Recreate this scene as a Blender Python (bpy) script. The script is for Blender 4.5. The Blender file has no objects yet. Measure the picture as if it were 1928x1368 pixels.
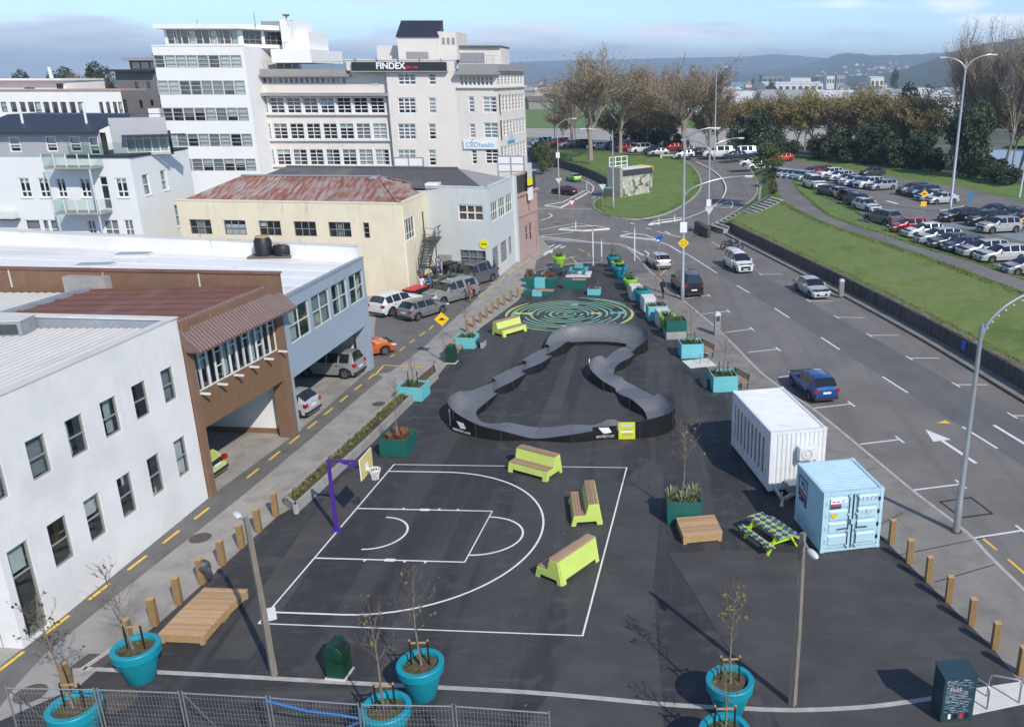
import bpy, bmesh, math, random
from mathutils import Vector, Matrix
R = math.radians
rnd = random.Random(7)
scene = bpy.context.scene
col = scene.collection

# ---------------------------------------------------------------- camera, sky, sun, exposure
CAM_H, FOC, PPX, PPY, HORIZON = 17.6, 1625.0, 1216.0, 684.0, 145.0
PITCH = math.atan((PPY - HORIZON) / FOC)
cam = bpy.data.cameras.new('camera')
cam.sensor_fit = 'HORIZONTAL'; cam.sensor_width = 36.0
cam.lens = FOC / 1928.0 * 36.0
cam.shift_x = -(PPX - 964.0) / 1928.0
cam.clip_start = 0.5; cam.clip_end = 40000
cam_ob = bpy.data.objects.new('camera', cam); col.objects.link(cam_ob)
cam_ob.location = (0, 0, CAM_H)
cam_ob.rotation_euler = (math.pi / 2 - PITCH, 0, 0)
scene.camera = cam_ob

SUN_AZ, SUN_EL = R(35.5), R(38.5)          # azimuth measured from -Y (behind the camera) towards +X
sun_dir = Vector((math.sin(SUN_AZ) * math.cos(SUN_EL), -math.cos(SUN_AZ) * math.cos(SUN_EL), math.sin(SUN_EL)))
w = bpy.data.worlds.new('World'); scene.world = w; w.use_nodes = True
nt = w.node_tree; N = nt.nodes; Lk = nt.links; N.clear()
out = N.new('ShaderNodeOutputWorld'); bg = N.new('ShaderNodeBackground')
sky = N.new('ShaderNodeTexSky'); sky.sky_type = 'NISHITA'; sky.sun_disc = False
sky.sun_elevation = SUN_EL
sky.sun_rotation = math.atan2(sun_dir.x, sun_dir.y)
sky.air_density = 0.75; sky.dust_density = 0.0; sky.ozone_density = 4.0; sky.altitude = 600
tc = N.new('ShaderNodeTexCoord'); sep = N.new('ShaderNodeSeparateXYZ')
Lk.new(tc.outputs['Generated'], sep.inputs[0])
def wm(op, a, b=None, c=None):
    n = N.new('ShaderNodeMath'); n.operation = op
    for i, q in enumerate((a, b, c)):
        if q is None: continue
        if isinstance(q, (int, float)): n.inputs[i].default_value = q
        else: Lk.new(q, n.inputs[i])
    return n.outputs[0]
# a cloud layer seen in perspective: noise over the direction, squeezed towards the horizon
zz = wm('MAXIMUM', sep.outputs[2], 0.0)
den = wm('ADD', zz, 0.16)
cmb = N.new('ShaderNodeCombineXYZ')
Lk.new(wm('DIVIDE', sep.outputs[0], den), cmb.inputs[0]); Lk.new(wm('DIVIDE', sep.outputs[1], den), cmb.inputs[1])
n1 = N.new('ShaderNodeTexNoise'); n1.inputs['Scale'].default_value = 1.0; n1.inputs['Detail'].default_value = 9
n1.inputs['Roughness'].default_value = 0.56; n1.inputs['Distortion'].default_value = 0.15
mp = N.new('ShaderNodeMapping'); mp.inputs['Location'].default_value = (3.1, 1.4, 0.0); mp.inputs['Scale'].default_value = (0.8, 1.0, 1.0)
Lk.new(cmb.outputs[0], mp.inputs[0]); Lk.new(mp.outputs[0], n1.inputs['Vector'])
# cover: thin high up, a bank of cloud low over the far hills
low = N.new('ShaderNodeMapRange'); low.inputs[1].default_value = 0.004; low.inputs[2].default_value = 0.062
low.inputs[3].default_value = 0.27; low.inputs[4].default_value = -0.05; low.clamp = True
Lk.new(zz, low.inputs[0])
cov = wm('ADD', n1.outputs['Fac'], low.outputs[0])
ramp = N.new('ShaderNodeMapRange'); ramp.interpolation_type = 'SMOOTHSTEP'
ramp.inputs[1].default_value = 0.49; ramp.inputs[2].default_value = 0.63; ramp.inputs[3].default_value = 0; ramp.inputs[4].default_value = 0.92
Lk.new(cov, ramp.inputs[0])
n2 = N.new('ShaderNodeTexNoise'); n2.inputs['Scale'].default_value = 1.7; n2.inputs['Detail'].default_value = 6
Lk.new(mp.outputs[0], n2.inputs['Vector'])
ccol = N.new('ShaderNodeMix'); ccol.data_type = 'RGBA'
ccol.inputs[6].default_value = (3.9, 4.25, 5.0, 1); ccol.inputs[7].default_value = (7.0, 7.25, 7.6, 1)
cr = N.new('ShaderNodeMapRange'); cr.inputs[1].default_value = 0.35; cr.inputs[2].default_value = 0.65
Lk.new(n2.outputs['Fac'], cr.inputs[0]); Lk.new(cr.outputs[0], ccol.inputs[0])
mixc = N.new('ShaderNodeMix'); mixc.data_type = 'RGBA'
tint = N.new('ShaderNodeMix'); tint.data_type = 'RGBA'; tint.blend_type = 'MULTIPLY'; tint.inputs[0].default_value = 1.0
tint.inputs[7].default_value = (0.98, 0.96, 0.94, 1); Lk.new(sky.outputs[0], tint.inputs[6])     # the camera's cool white balance
Lk.new(ramp.outputs[0], mixc.inputs[0]); Lk.new(tint.outputs[2], mixc.inputs[6]); Lk.new(ccol.outputs[2], mixc.inputs[7])
Lk.new(mixc.outputs[2], bg.inputs[0]); bg.inputs[1].default_value = 0.135
Lk.new(bg.outputs[0], out.inputs[0])

sun = bpy.data.lights.new('sun', 'SUN'); sun.energy = 2.75; sun.angle = R(0.53); sun.color = (1.0, 0.93, 0.82)
sun_ob = bpy.data.objects.new('sun', sun); col.objects.link(sun_ob)
sun_ob.rotation_euler = sun_dir.to_track_quat('Z', 'Y').to_euler()
sun_ob.location = (30, -40, 60)
scene.view_settings.view_transform = 'Standard'; scene.view_settings.look = 'None'
scene.view_settings.gamma = 1.0; scene.view_settings.use_curve_mapping = False
scene.view_settings.exposure = 0.68
scene.render.engine = 'CYCLES'
scene.cycles.max_bounces = 6; scene.cycles.transparent_max_bounces = 8
scene.cycles.caustics_reflective = False; scene.cycles.caustics_refractive = False

# ---------------------------------------------------------------- helpers
_s, _c = math.sin(PITCH), math.cos(PITCH)
def at(px, py, z=0.0):
    """the point of the place at height z that the photograph shows at pixel (px, py)"""
    u = (px - PPX) / FOC; v = (py - PPY) / FOC
    k = (z - CAM_H) / (-_s - v * _c)
    return Vector((u * k, (_c - v * _s) * k, z))
def atY(px, py, Y):
    u = (px - PPX) / FOC; v = (py - PPY) / FOC
    k = Y / (_c - v * _s)
    return Vector((u * k, Y, CAM_H + (-_s - v * _c) * k))

class MB:
    def __init__(self): self.v = []; self.f = []; self.m = []
    def add(self, vs, fs, mi=0):
        o = len(self.v); self.v.extend(tuple(p) for p in vs)
        for f in fs: self.f.append(tuple(i + o for i in f)); self.m.append(mi)
        return self
    def box(self, x0, y0, z0, x1, y1, z1, mi=0):
        vs = [(x0,y0,z0),(x1,y0,z0),(x1,y1,z0),(x0,y1,z0),(x0,y0,z1),(x1,y0,z1),(x1,y1,z1),(x0,y1,z1)]
        return self.add(vs, [(0,3,2,1),(4,5,6,7),(0,1,5,4),(1,2,6,5),(2,3,7,6),(3,0,4,7)], mi)
    def cbox(self, c, d, rz=0, mi=0, ry=0, rx=0):
        M = Matrix.Translation(c) @ Matrix.Rotation(rz, 4, 'Z') @ Matrix.Rotation(ry, 4, 'Y') @ Matrix.Rotation(rx, 4, 'X')
        x, y, z = d[0]/2, d[1]/2, d[2]/2
        vs = [M @ Vector(p) for p in [(-x,-y,-z),(x,-y,-z),(x,y,-z),(-x,y,-z),(-x,-y,z),(x,-y,z),(x,y,z),(-x,y,z)]]
        return self.add(vs, [(0,3,2,1),(4,5,6,7),(0,1,5,4),(1,2,6,5),(2,3,7,6),(3,0,4,7)], mi)
    def bar(self, a, b, w, h=None, mi=0):
        """a straight bar of w x h section from a to b"""
        a = Vector(a); b = Vector(b); h = h or w
        d = (b - a); L = d.length
        if L < 1e-6: return self
        q = d.to_track_quat('X', 'Z').to_matrix().to_4x4(); M = Matrix.Translation((a + b) / 2) @ q
        x, y, z = L/2, w/2, h/2
        vs = [M @ Vector(p) for p in [(-x,-y,-z),(x,-y,-z),(x,y,-z),(-x,y,-z),(-x,-y,z),(x,-y,z),(x,y,z),(-x,y,z)]]
        return self.add(vs, [(0,3,2,1),(4,5,6,7),(0,1,5,4),(1,2,6,5),(2,3,7,6),(3,0,4,7)], mi)
    def prism(self, poly, z0, z1, mi=0):
        n = len(poly); A = sum(poly[i][0]*poly[(i+1)%n][1]-poly[(i+1)%n][0]*poly[i][1] for i in range(n))
        if A < 0: poly = list(reversed(poly))
        vs = [(p[0],p[1],z0) for p in poly] + [(p[0],p[1],z1) for p in poly]
        fs = [tuple(range(n-1,-1,-1)), tuple(range(n,2*n))] + [(i,(i+1)%n,n+(i+1)%n,n+i) for i in range(n)]
        return self.add(vs, fs, mi)
    def extr(self, poly, y0, y1, mi=0):
        """polygon in the XZ plane extruded along Y"""
        n = len(poly)
        A = sum(poly[i][0]*poly[(i+1)%n][1]-poly[(i+1)%n][0]*poly[i][1] for i in range(n))
        if A < 0: poly = list(reversed(poly))
        vs = [(p[0],y0,p[1]) for p in poly] + [(p[0],y1,p[1]) for p in poly]
        fs = [tuple(range(n)), tuple(range(2*n-1,n-1,-1))] + [((i+1)%n,i,n+i,n+(i+1)%n) for i in range(n)]
        return self.add(vs, fs, mi)
    def tube(self, pts, r, n=6, mi=0, cap=True):
        pts = [Vector(p) for p in pts]; m = len(pts)
        rs = r if isinstance(r, (list, tuple)) else [r] * m
        vs = []; up = None
        for i, p in enumerate(pts):
            d = (pts[min(i+1,m-1)] - pts[max(i-1,0)]).normalized()
            if up is None:
                up = Vector((0,0,1)) if abs(d.z) < 0.9 else Vector((1,0,0))
            a = d.cross(up)
            if a.length < 1e-5: a = d.cross(Vector((0.3,1,0.2)))
            a.normalize(); b = d.cross(a).normalized(); up = -b if False else up
            for k in range(n):
                t = 2*math.pi*k/n
                vs.append(p + (a*math.cos(t) + b*math.sin(t)) * rs[i])
        fs = []
        for i in range(m-1):
            for k in range(n):
                fs.append((i*n+k, (i+1)*n+k, (i+1)*n+(k+1)%n, i*n+(k+1)%n))
        if cap:
            fs.append(tuple(range(n))); fs.append(tuple(range(m*n-1,(m-1)*n-1,-1)))
        return self.add(vs, fs, mi)
    def lathe(self, prof, n=24, mi=0, c=(0,0,0)):
        vs = []
        for r, z in prof:
            for k in range(n):
                t = 2*math.pi*k/n; vs.append((c[0]+r*math.cos(t), c[1]+r*math.sin(t), c[2]+z))
        fs = []
        for i in range(len(prof)-1):
            for k in range(n):
                fs.append((i*n+k, i*n+(k+1)%n, (i+1)*n+(k+1)%n, (i+1)*n+k))
        return self.add(vs, fs, mi)
    def ball(self, c, r, n=8, mi=0):
        prof = [(max(0.001, math.sin(math.pi*i/6))*1, -math.cos(math.pi*i/6)) for i in range(7)]
        rx = r if isinstance(r, (tuple, list)) else (r, r, r)
        o = len(self.v); self.lathe(prof, n, mi)
        for i in range(o, len(self.v)):
            x, y, z = self.v[i]; self.v[i] = (c[0]+x*rx[0], c[1]+y*rx[1], c[2]+z*rx[2])
        return self
    def quad(self, a, b, c, d, mi=0): return self.add([a,b,c,d], [(0,1,2,3)], mi)
    def xf(self, M, start=0):
        for i in range(start, len(self.v)): self.v[i] = tuple(M @ Vector(self.v[i]))
        return self
    def mesh(self, name, mats, smooth=None):
        me = bpy.data.meshes.new(name); me.from_pydata(self.v, [], self.f)
        for m in (mats if isinstance(mats, (list, tuple)) else [mats]): me.materials.append(M[m] if isinstance(m, str) else m)
        if any(self.m): me.polygons.foreach_set('material_index', self.m)
        if smooth is not None:
            me.polygons.foreach_set('use_smooth', [True]*len(me.polygons))
            if smooth < 179: me.set_sharp_from_angle(angle=R(smooth))
        me.update(); return me
    def build(self, name, mats, parent=None, loc=(0,0,0), rz=0, smooth=None, bevel=0):
        return ob(name, self.mesh(name, mats, smooth), parent, loc, rz, bevel)

def ob(name, me, parent=None, loc=(0,0,0), rz=0, bevel=0):
    o = bpy.data.objects.new(name, me); col.objects.link(o); o.parent = parent
    o.location = loc; o.rotation_euler = (0, 0, rz)
    if bevel:
        b = o.modifiers.new('edge', 'BEVEL'); b.width = bevel; b.segments = 2; b.limit_method = 'ANGLE'; b.angle_limit = R(40)
    return o
def tag(o, label, cat, group=None):
    o['label'] = label; o['category'] = cat
    if group: o['group'] = group
    return o
def thing(name, label, cat, loc=(0,0,0), rz=0, group=None):
    o = bpy.data.objects.new(name, None); col.objects.link(o)
    o.location = loc; o.rotation_euler = (0,0,rz); o.empty_display_size = 0.2
    return tag(o, label, cat, group)
def struct(o): o['kind'] = 'structure'; return o
def stuff(o): o['kind'] = 'stuff'; return o
def copy_tree(o, parent=None):
    c = o.copy(); col.objects.link(c); c.parent = parent
    for k in ('label', 'category', 'group'):
        if parent is None and k in c: del c[k]
    for ch in list(o.children): copy_tree(ch, c)
    return c
def tri_poly(pts):
    """triangulated sheet over a 3D outline"""
    bm = bmesh.new(); vs = [bm.verts.new(p) for p in pts]; f = bm.faces.new(vs)
    bm.normal_update()
    if f.normal.z < 0: f.normal_flip()
    bmesh.ops.triangulate(bm, faces=[f]); mb = MB()
    bm.verts.index_update(); bm.faces.ensure_lookup_table()
    mb.add([v.co.copy() for v in bm.verts], [[v.index for v in q.verts] for q in bm.faces]); bm.free()
    return mb
def resample(pts, n):
    pts = [Vector(p) for p in pts]; d = [0]
    for a, b in zip(pts, pts[1:]): d.append(d[-1] + (b-a).length)
    outp = []; j = 0
    for i in range(n):
        t = d[-1]*i/(n-1)
        while j < len(pts)-2 and d[j+1] < t: j += 1
        k = (t-d[j])/max(1e-9, d[j+1]-d[j]); outp.append(pts[j].lerp(pts[j+1], min(1,max(0,k))))
    return outp
def smooth_line(pts, per=6, closed=False):
    pts = [Vector(p) for p in pts]; n = len(pts); res = []
    rng = range(n) if closed else range(n-1)
    for i in rng:
        p0 = pts[(i-1)%n] if closed or i > 0 else pts[i]; p1 = pts[i]; p2 = pts[(i+1)%n]
        p3 = pts[(i+2)%n] if closed or i+2 < n else p2
        for k in range(per):
            t = k/per
            res.append(0.5*((2*p1)+(p2-p0)*t+(2*p0-5*p1+4*p2-p3)*t*t+(3*p1-p0-3*p2+p3)*t**3))
    if not closed: res.append(pts[-1])
    return res
def strip(A, B, n, m, jit=0.0):
    """surface between two 3D polylines"""
    A = resample(A, n); B = resample(B, n); vs = []; fs = []
    for i in range(n):
        for j in range(m+1):
            p = A[i].lerp(B[i], j/m)
            if jit and 0 < j < m and 0 < i < n-1: p.z += rnd.uniform(-jit, jit)
            vs.append(p)
    for i in range(n-1):
        for j in range(m):
            a = i*(m+1)+j; fs.append((a, a+1, a+m+2, a+m+1))
    mb = MB(); mb.add(vs, fs)
    a, b, c = vs[0], vs[1], vs[m+1]
    if (b-a).cross(c-a).z < 0: mb.f = [tuple(reversed(f)) for f in mb.f]
    return mb
def ribbon(pts, wd, z=None, closed=False):
    """flat line of width wd along 3D points (paint, kerbs)"""
    pts = [Vector(p) for p in pts]; n = len(pts); vs = []
    for i, p in enumerate(pts):
        a = pts[(i-1)%n] if closed or i > 0 else p; b = pts[(i+1)%n] if closed or i < n-1 else p
        d = (b-a); d.z = 0; d.normalize(); nn = Vector((-d.y, d.x, 0))
        h = wd[i]/2 if isinstance(wd, (list, tuple)) else wd/2
        vs += [p + nn*h, p - nn*h]
    fs = [(2*i, 2*i+1, (2*((i+1)%n))+1, 2*((i+1)%n)) for i in range(n if closed else n-1)]
    mb = MB(); mb.add(vs, fs); return mb

# ---------------------------------------------------------------- materials
M = {}
def mat(name, c, rough=0.7, metal=0.0, var=0.12, scale=2.5, bump=0.0, bscale=30, c2=None, thr=None, coat=0, space='Object', detail=5, spec=0.5, stretch=None, objcol=False):
    m = bpy.data.materials.new(name); m.use_nodes = True; t = m.node_tree; n = t.nodes; l = t.links
    b = n['Principled BSDF']; b.inputs['Roughness'].default_value = rough; b.inputs['Metallic'].default_value = metal
    b.inputs['Specular IOR Level'].default_value = spec
    if coat: b.inputs['Coat Weight'].default_value = coat; b.inputs['Coat Roughness'].default_value = 0.05
    if space == 'World':
        g = n.new('ShaderNodeNewGeometry'); vec = g.outputs['Position']
    else:
        g = n.new('ShaderNodeTexCoord'); vec = g.outputs['Object']
    if stretch:
        mp_ = n.new('ShaderNodeMapping'); mp_.inputs['Scale'].default_value = stretch; l.new(vec, mp_.inputs[0]); vec = mp_.outputs[0]
    x = n.new('ShaderNodeTexNoise'); x.inputs['Scale'].default_value = scale; x.inputs['Detail'].default_value = detail; x.inputs['Roughness'].default_value = 0.62
    l.new(vec, x.inputs['Vector'])
    r = n.new('ShaderNodeValToRGB')
    lo, hi = thr or (0.3, 0.7)
    r.color_ramp.elements[0].position = lo; r.color_ramp.elements[1].position = hi
    ca = tuple(v*(1-var) for v in c); cb = c2 or tuple(min(1, v*(1+var)) for v in c)
    if c2: ca = c
    r.color_ramp.elements[0].color = (*ca, 1); r.color_ramp.elements[1].color = (*cb, 1)
    l.new(x.outputs['Fac'], r.inputs[0]); colout = r.outputs[0]
    if objcol:
        oi = n.new('ShaderNodeObjectInfo'); mx = n.new('ShaderNodeMix'); mx.data_type = 'RGBA'; mx.blend_type = 'MULTIPLY'; mx.inputs[0].default_value = 1
        l.new(oi.outputs['Color'], mx.inputs[6]); l.new(colout, mx.inputs[7]); colout = mx.outputs[2]
    l.new(colout, b.inputs['Base Color'])
    if bump:
        y = n.new('ShaderNodeTexNoise'); y.inputs['Scale'].default_value = bscale; y.inputs['Detail'].default_value = 3; l.new(vec, y.inputs['Vector'])
        bp = n.new('ShaderNodeBump'); bp.inputs['Strength'].default_value = bump; bp.inputs['Distance'].default_value = 0.03
        l.new(y.outputs['Fac'], bp.inputs['Height']); l.new(bp.outputs[0], b.inputs['Normal'])
    M[name] = m; return m
def layer(name, c, scale, lo, hi, amount=1.0, stretch=None, space='World', detail=4):
    """lay one more patchy tone (stain, wear, dust) over a material's colour"""
    m = M[name]; t = m.node_tree; n = t.nodes; l = t.links; b = n['Principled BSDF']
    src = b.inputs['Base Color'].links[0].from_socket
    if space == 'World': g = n.new('ShaderNodeNewGeometry'); vec = g.outputs['Position']
    else: g = n.new('ShaderNodeTexCoord'); vec = g.outputs['Object']
    if stretch:
        q = n.new('ShaderNodeMapping'); q.inputs['Scale'].default_value = stretch[:3]
        if len(stretch) > 3: q.inputs['Rotation'].default_value = (0, 0, stretch[3])
        l.new(vec, q.inputs[0]); vec = q.outputs[0]
    x = n.new('ShaderNodeTexNoise'); x.inputs['Scale'].default_value = scale; x.inputs['Detail'].default_value = detail; l.new(vec, x.inputs['Vector'])
    r = n.new('ShaderNodeMapRange'); r.inputs[1].default_value = lo; r.inputs[2].default_value = hi; r.inputs[4].default_value = amount
    l.new(x.outputs['Fac'], r.inputs[0])
    mx = n.new('ShaderNodeMix'); mx.data_type = 'RGBA'; mx.inputs[7].default_value = (*c, 1)
    l.new(r.outputs[0], mx.inputs[0]); l.new(src, mx.inputs[6]); l.new(mx.outputs[2], b.inputs['Base Color'])
def glass(name, tint, refl=0.18):
    m = bpy.data.materials.new(name); m.use_nodes = True; t = m.node_tree; n = t.nodes; l = t.links; n.clear()
    o = n.new('ShaderNodeOutputMaterial'); mx = n.new('ShaderNodeMixShader'); a = n.new('ShaderNodeBsdfTransparent'); g = n.new('ShaderNodeBsdfGlossy')
    f = n.new('ShaderNodeLayerWeight'); f.inputs[0].default_value = 0.35
    mr = n.new('ShaderNodeMapRange'); mr.inputs[3].default_value = refl; mr.inputs[4].default_value = 0.9
    pw = n.new('ShaderNodeMath'); pw.operation = 'POWER'; pw.inputs[1].default_value = 4.0; f.inputs[0].default_value = 0.5
    l.new(f.outputs['Facing'], pw.inputs[0]); l.new(pw.outputs[0], mr.inputs[0]); l.new(mr.outputs[0], mx.inputs[0])
    a.inputs[0].default_value = (*tint, 1); g.inputs['Roughness'].default_value = 0.03; g.inputs[0].default_value = (0.9,0.93,0.95,1)
    l.new(a.outputs[0], mx.inputs[1]); l.new(g.outputs[0], mx.inputs[2]); l.new(mx.outputs[0], o.inputs[0]); M[name] = m; return m

mat('plaza_asphalt', (0.034,0.034,0.037), 0.82, var=0.25, scale=0.35, space='World', bump=0.25, bscale=60)
layer('plaza_asphalt', (0.072,0.071,0.073), 0.5, 0.5, 0.75, 0.75, (1.0,0.25,1,0.1))
layer('plaza_asphalt', (0.13,0.125,0.12), 1.3, 0.53, 0.80, 0.6)
layer('plaza_asphalt', (0.13,0.125,0.12), 0.6, 0.60, 0.72, 0.35, (0.25,1.8,1,0.5))
layer('plaza_asphalt', (0.030,0.030,0.033), 0.16, 0.48, 0.60, 0.65, (1.6,0.35,1,0.09))
layer('plaza_asphalt', (0.075,0.074,0.074), 0.35, 0.50, 0.54, 0.45, (1.3,0.05,1,0.09))
layer('plaza_asphalt', (0.085,0.083,0.08), 14, 0.60, 0.75, 0.45)
layer('plaza_asphalt', (0.10,0.098,0.094), 2.2, 0.60, 0.74, 0.5, (0.35,2.6,1,0.12))
layer('plaza_asphalt', (0.022,0.022,0.024), 45, 0.55, 0.75, 0.6)
layer('plaza_asphalt', (0.30,0.29,0.28), 3.2, 0.735, 0.76, 0.6)
layer('plaza_asphalt', (0.085,0.084,0.084), 0.7, 0.58, 0.72, 0.35, (3.5,0.22,1,-0.35))
mat('road_asphalt', (0.176,0.164,0.151), 0.85, var=0.18, scale=0.25, space='World', bump=0.2, bscale=60)
layer('road_asphalt', (0.125,0.118,0.112), 0.6, 0.50, 0.68, 0.5, (1.9,0.05,1,-0.23))
layer('road_asphalt', (0.10,0.096,0.092), 0.9, 0.62, 0.72, 0.3)
layer('road_asphalt', (0.20,0.19,0.18), 6, 0.55, 0.8, 0.35)
mat('lane_asphalt', (0.145,0.140,0.132), 0.85, var=0.15, scale=0.5, space='World', bump=0.2, bscale=60)
layer('lane_asphalt', (0.09,0.088,0.085), 0.9, 0.5, 0.72, 0.6)
layer('lane_asphalt', (0.22,0.21,0.195), 3, 0.56, 0.8, 0.5)
mat('concrete_path', (0.33,0.312,0.283), 0.85, var=0.14, scale=0.6, space='World', bump=0.2, bscale=40)
layer('concrete_path', (0.20,0.19,0.18), 1.1, 0.48, 0.75, 0.75)
layer('concrete_path', (0.36,0.35,0.33), 5, 0.6, 0.8, 0.6)
layer('concrete_path', (0.15,0.145,0.135), 0.55, 0.55, 0.72, 0.6, (1,0.4,1,0.2))
mat('footpath_right', (0.235,0.218,0.195), 0.85, var=0.14, scale=0.6, space='World', bump=0.2, bscale=40)
layer('footpath_right', (0.16,0.147,0.135), 0.8, 0.48, 0.7, 0.75)
layer('footpath_right', (0.30,0.29,0.27), 7, 0.56, 0.8, 0.5)
mat('kerb', (0.40,0.39,0.37), 0.8, var=0.2, scale=2, space='World')
mat('line_white', (0.72,0.72,0.71), 0.6, var=0.06, scale=3, space='World')
layer('line_white', (0.32,0.32,0.32), 9, 0.6, 0.72, 0.6)
mat('court_white', (0.76,0.76,0.755), 0.6, var=0.05, scale=3, space='World')
layer('court_white', (0.30,0.30,0.30), 11, 0.60, 0.74, 0.6)
layer('court_white', (0.45,0.45,0.45), 1.1, 0.58, 0.72, 0.5)
mat('line_yellow', (0.80,0.50,0.05), 0.6, var=0.1, scale=3, space='World')
layer('line_yellow', (0.22,0.19,0.14), 7, 0.58, 0.7, 0.7)
mat('grass', (0.125,0.182,0.036), 0.9, var=0.3, scale=0.5, space='World', bump=0.6, bscale=9, c2=(0.175,0.235,0.055))
layer('grass', (0.23,0.20,0.11), 0.22, 0.54, 0.70, 0.42, (1,1,1))
layer('grass', (0.085,0.13,0.03), 2.4, 0.52, 0.75, 0.6)
mat('grass_near', (0.095,0.160,0.028), 0.9, var=0.3, scale=0.5, space='World', bump=0.6, bscale=9, c2=(0.15,0.225,0.045))
layer('grass_near', (0.065,0.115,0.022), 2.0, 0.5, 0.75, 0.6)
layer('grass', (0.21,0.235,0.085), 0.9, 0.52, 0.70, 0.55)
layer('grass', (0.075,0.11,0.025), 0.45, 0.56, 0.70, 0.5, (1,0.5,1,0.4))
layer('grass_near', (0.17,0.20,0.06), 0.5, 0.54, 0.70, 0.5)
mat('wall_dark', (0.075,0.071,0.068), 0.85, var=0.45, scale=1.6, space='World', stretch=(1.5,1.5,0.25), bump=0.3, bscale=12)
mat('concrete', (0.33,0.32,0.30), 0.85, var=0.15, scale=1.5, bump=0.15, bscale=25)
mat('concrete_white', (0.62,0.61,0.58), 0.8, var=0.1, scale=2)
mat('steel', (0.42,0.43,0.44), 0.42, 0.7, var=0.1, scale=4)
mat('steel_dark', (0.10,0.105,0.11), 0.5, 0.6, var=0.1)
mat('wire', (0.50,0.51,0.52), 0.4, 0.3, var=0.05)
mat('black', (0.012,0.012,0.013), 0.5, var=0.1)
mat('rubber', (0.018,0.018,0.018), 0.85, var=0.2)
mat('white_paint', (0.80,0.80,0.80), 0.5, var=0.04)
mat('timber', (0.42,0.27,0.125), 0.8, var=0.25, scale=6, stretch=(1,1,6), bump=0.2, bscale=20)
mat('timber_post', (0.27,0.17,0.07), 0.8, var=0.25, scale=6, stretch=(3,3,0.6))
mat('plank', (0.45,0.29,0.155), 0.75, var=0.22, scale=7, stretch=(0.5,6,6), objcol=True)
mat('slat_wood', (0.38,0.245,0.16), 0.75, var=0.22, scale=7, stretch=(6,0.6,6), objcol=True)
mat('old_pole', (0.20,0.175,0.145), 0.9, var=0.35, scale=3, stretch=(8,8,0.5), bump=0.4, bscale=12)
mat('lime', (0.53,0.66,0.15), 0.55, var=0.07, scale=1.2)
mat('lime_pot', (0.30,0.60,0.03), 0.5, var=0.06, scale=1.2)
mat('teal', (0.005,0.27,0.35), 0.5, var=0.12, scale=1.5)
layer('teal', (0.03,0.20,0.25), 6, 0.58, 0.8, 0.5, None, 'Object')
mat('aqua', (0.15,0.50,0.54), 0.55, var=0.07, scale=1.5)
mat('bottle_green', (0.010,0.105,0.088), 0.5, var=0.1, scale=2)
mat('bin_green', (0.008,0.050,0.028), 0.4, var=0.12, scale=2)
mat('soil', (0.10,0.07,0.04), 0.95, var=0.5, scale=9, bump=0.8, bscale=14)
mat('purple', (0.075,0.022,0.26), 0.45, var=0.06)
mat('sign_yellow', (0.85,0.50,0.01), 0.45, var=0.03)
mat('sign_blue', (0.02,0.13,0.55), 0.45, var=0.03)
mat('sign_red', (0.6,0.03,0.03), 0.45, var=0.03)
mat('pink', (0.75,0.22,0.35), 0.5, var=0.1)
mat('track_deck', (0.140,0.145,0.160), 0.5, var=0.08, scale=2.5, bump=0.05)
layer('track_deck', (0.165,0.17,0.18), 1.8, 0.5, 0.8, 0.55)
layer('track_deck', (0.105,0.11,0.12), 3.5, 0.58, 0.72, 0.4)
mat('track_side', (0.010,0.010,0.012), 0.45, var=0.2)
mat('paint_teal', (0.17,0.42,0.38), 0.7, var=0.12, scale=4, space='World')
mat('paint_lime', (0.50,0.56,0.18), 0.7, var=0.12, scale=4, space='World')
mat('paint_green', (0.24,0.42,0.24), 0.7, var=0.12, scale=4, space='World')
mat('bark', (0.20,0.16,0.125), 0.9, var=0.3, scale=3, stretch=(3,3,1))
mat('bark_pale', (0.30,0.25,0.20), 0.9, var=0.3, scale=2, stretch=(3,3,1))
mat('twig', (0.15,0.11,0.08), 0.9, var=0.2)
mat('leaf_sparse', (0.16,0.15,0.03), 0.8, var=0.4, scale=4)
mat('leaf_dark', (0.05,0.045,0.02), 0.8, var=0.4, scale=4)
mat('manhole', (0.11,0.09,0.075), 0.7, 0.2, var=0.3, scale=8)
glass('window_glass', (0.82,0.88,0.88), 0.10)
glass('balcony_glass', (0.80,0.89,0.87), 0.12)
# ================================================================ ground, roads, banks
RZ = -0.12                                   # the carriageway lies a kerb's height below the plaza
CP = 2.3                                     # level of the car park on the river side
base = MB(); S = 16000
ring = [0, 300, 900, 3000, 16000]
base.quad((-S,-300,-0.45), (S,-300,-0.45), (S,S,-0.45), (-S,S,-0.45))
mat('far_ground', (0.055,0.075,0.035), 0.95, var=0.3, scale=0.01, space='World', c2=(0.10,0.095,0.075))
layer('far_ground', (0.16,0.15,0.14), 0.03, 0.5, 0.62, 0.7)
struct(base.build('ground', 'far_ground'))
rd = MB(); n = 1
rd.quad((-75,8,RZ),(40,8,RZ),(40,224,RZ),(-75,224,RZ))
struct(rd.build('road', 'road_asphalt'))

kerb_px = [(1928,1105),(1828,1005),(1721,922),(1619,838),(1533,769),(1440,705),(1362,627),(1291,567),(1229,513),(1206,488),(1186,468),(1168,459),(1107,455),(1016,445)]
kerb = [Vector((17.2,10,0))] + [at(*p) for p in kerb_px] + [Vector((-13.5,104,0))]
block = [(p.x, p.y) for p in kerb] + [(-75,104),(-75,10)]
fp = MB().prism(block, -0.3, -0.010)
struct(fp.build('footpath', 'concrete_path'))
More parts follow.
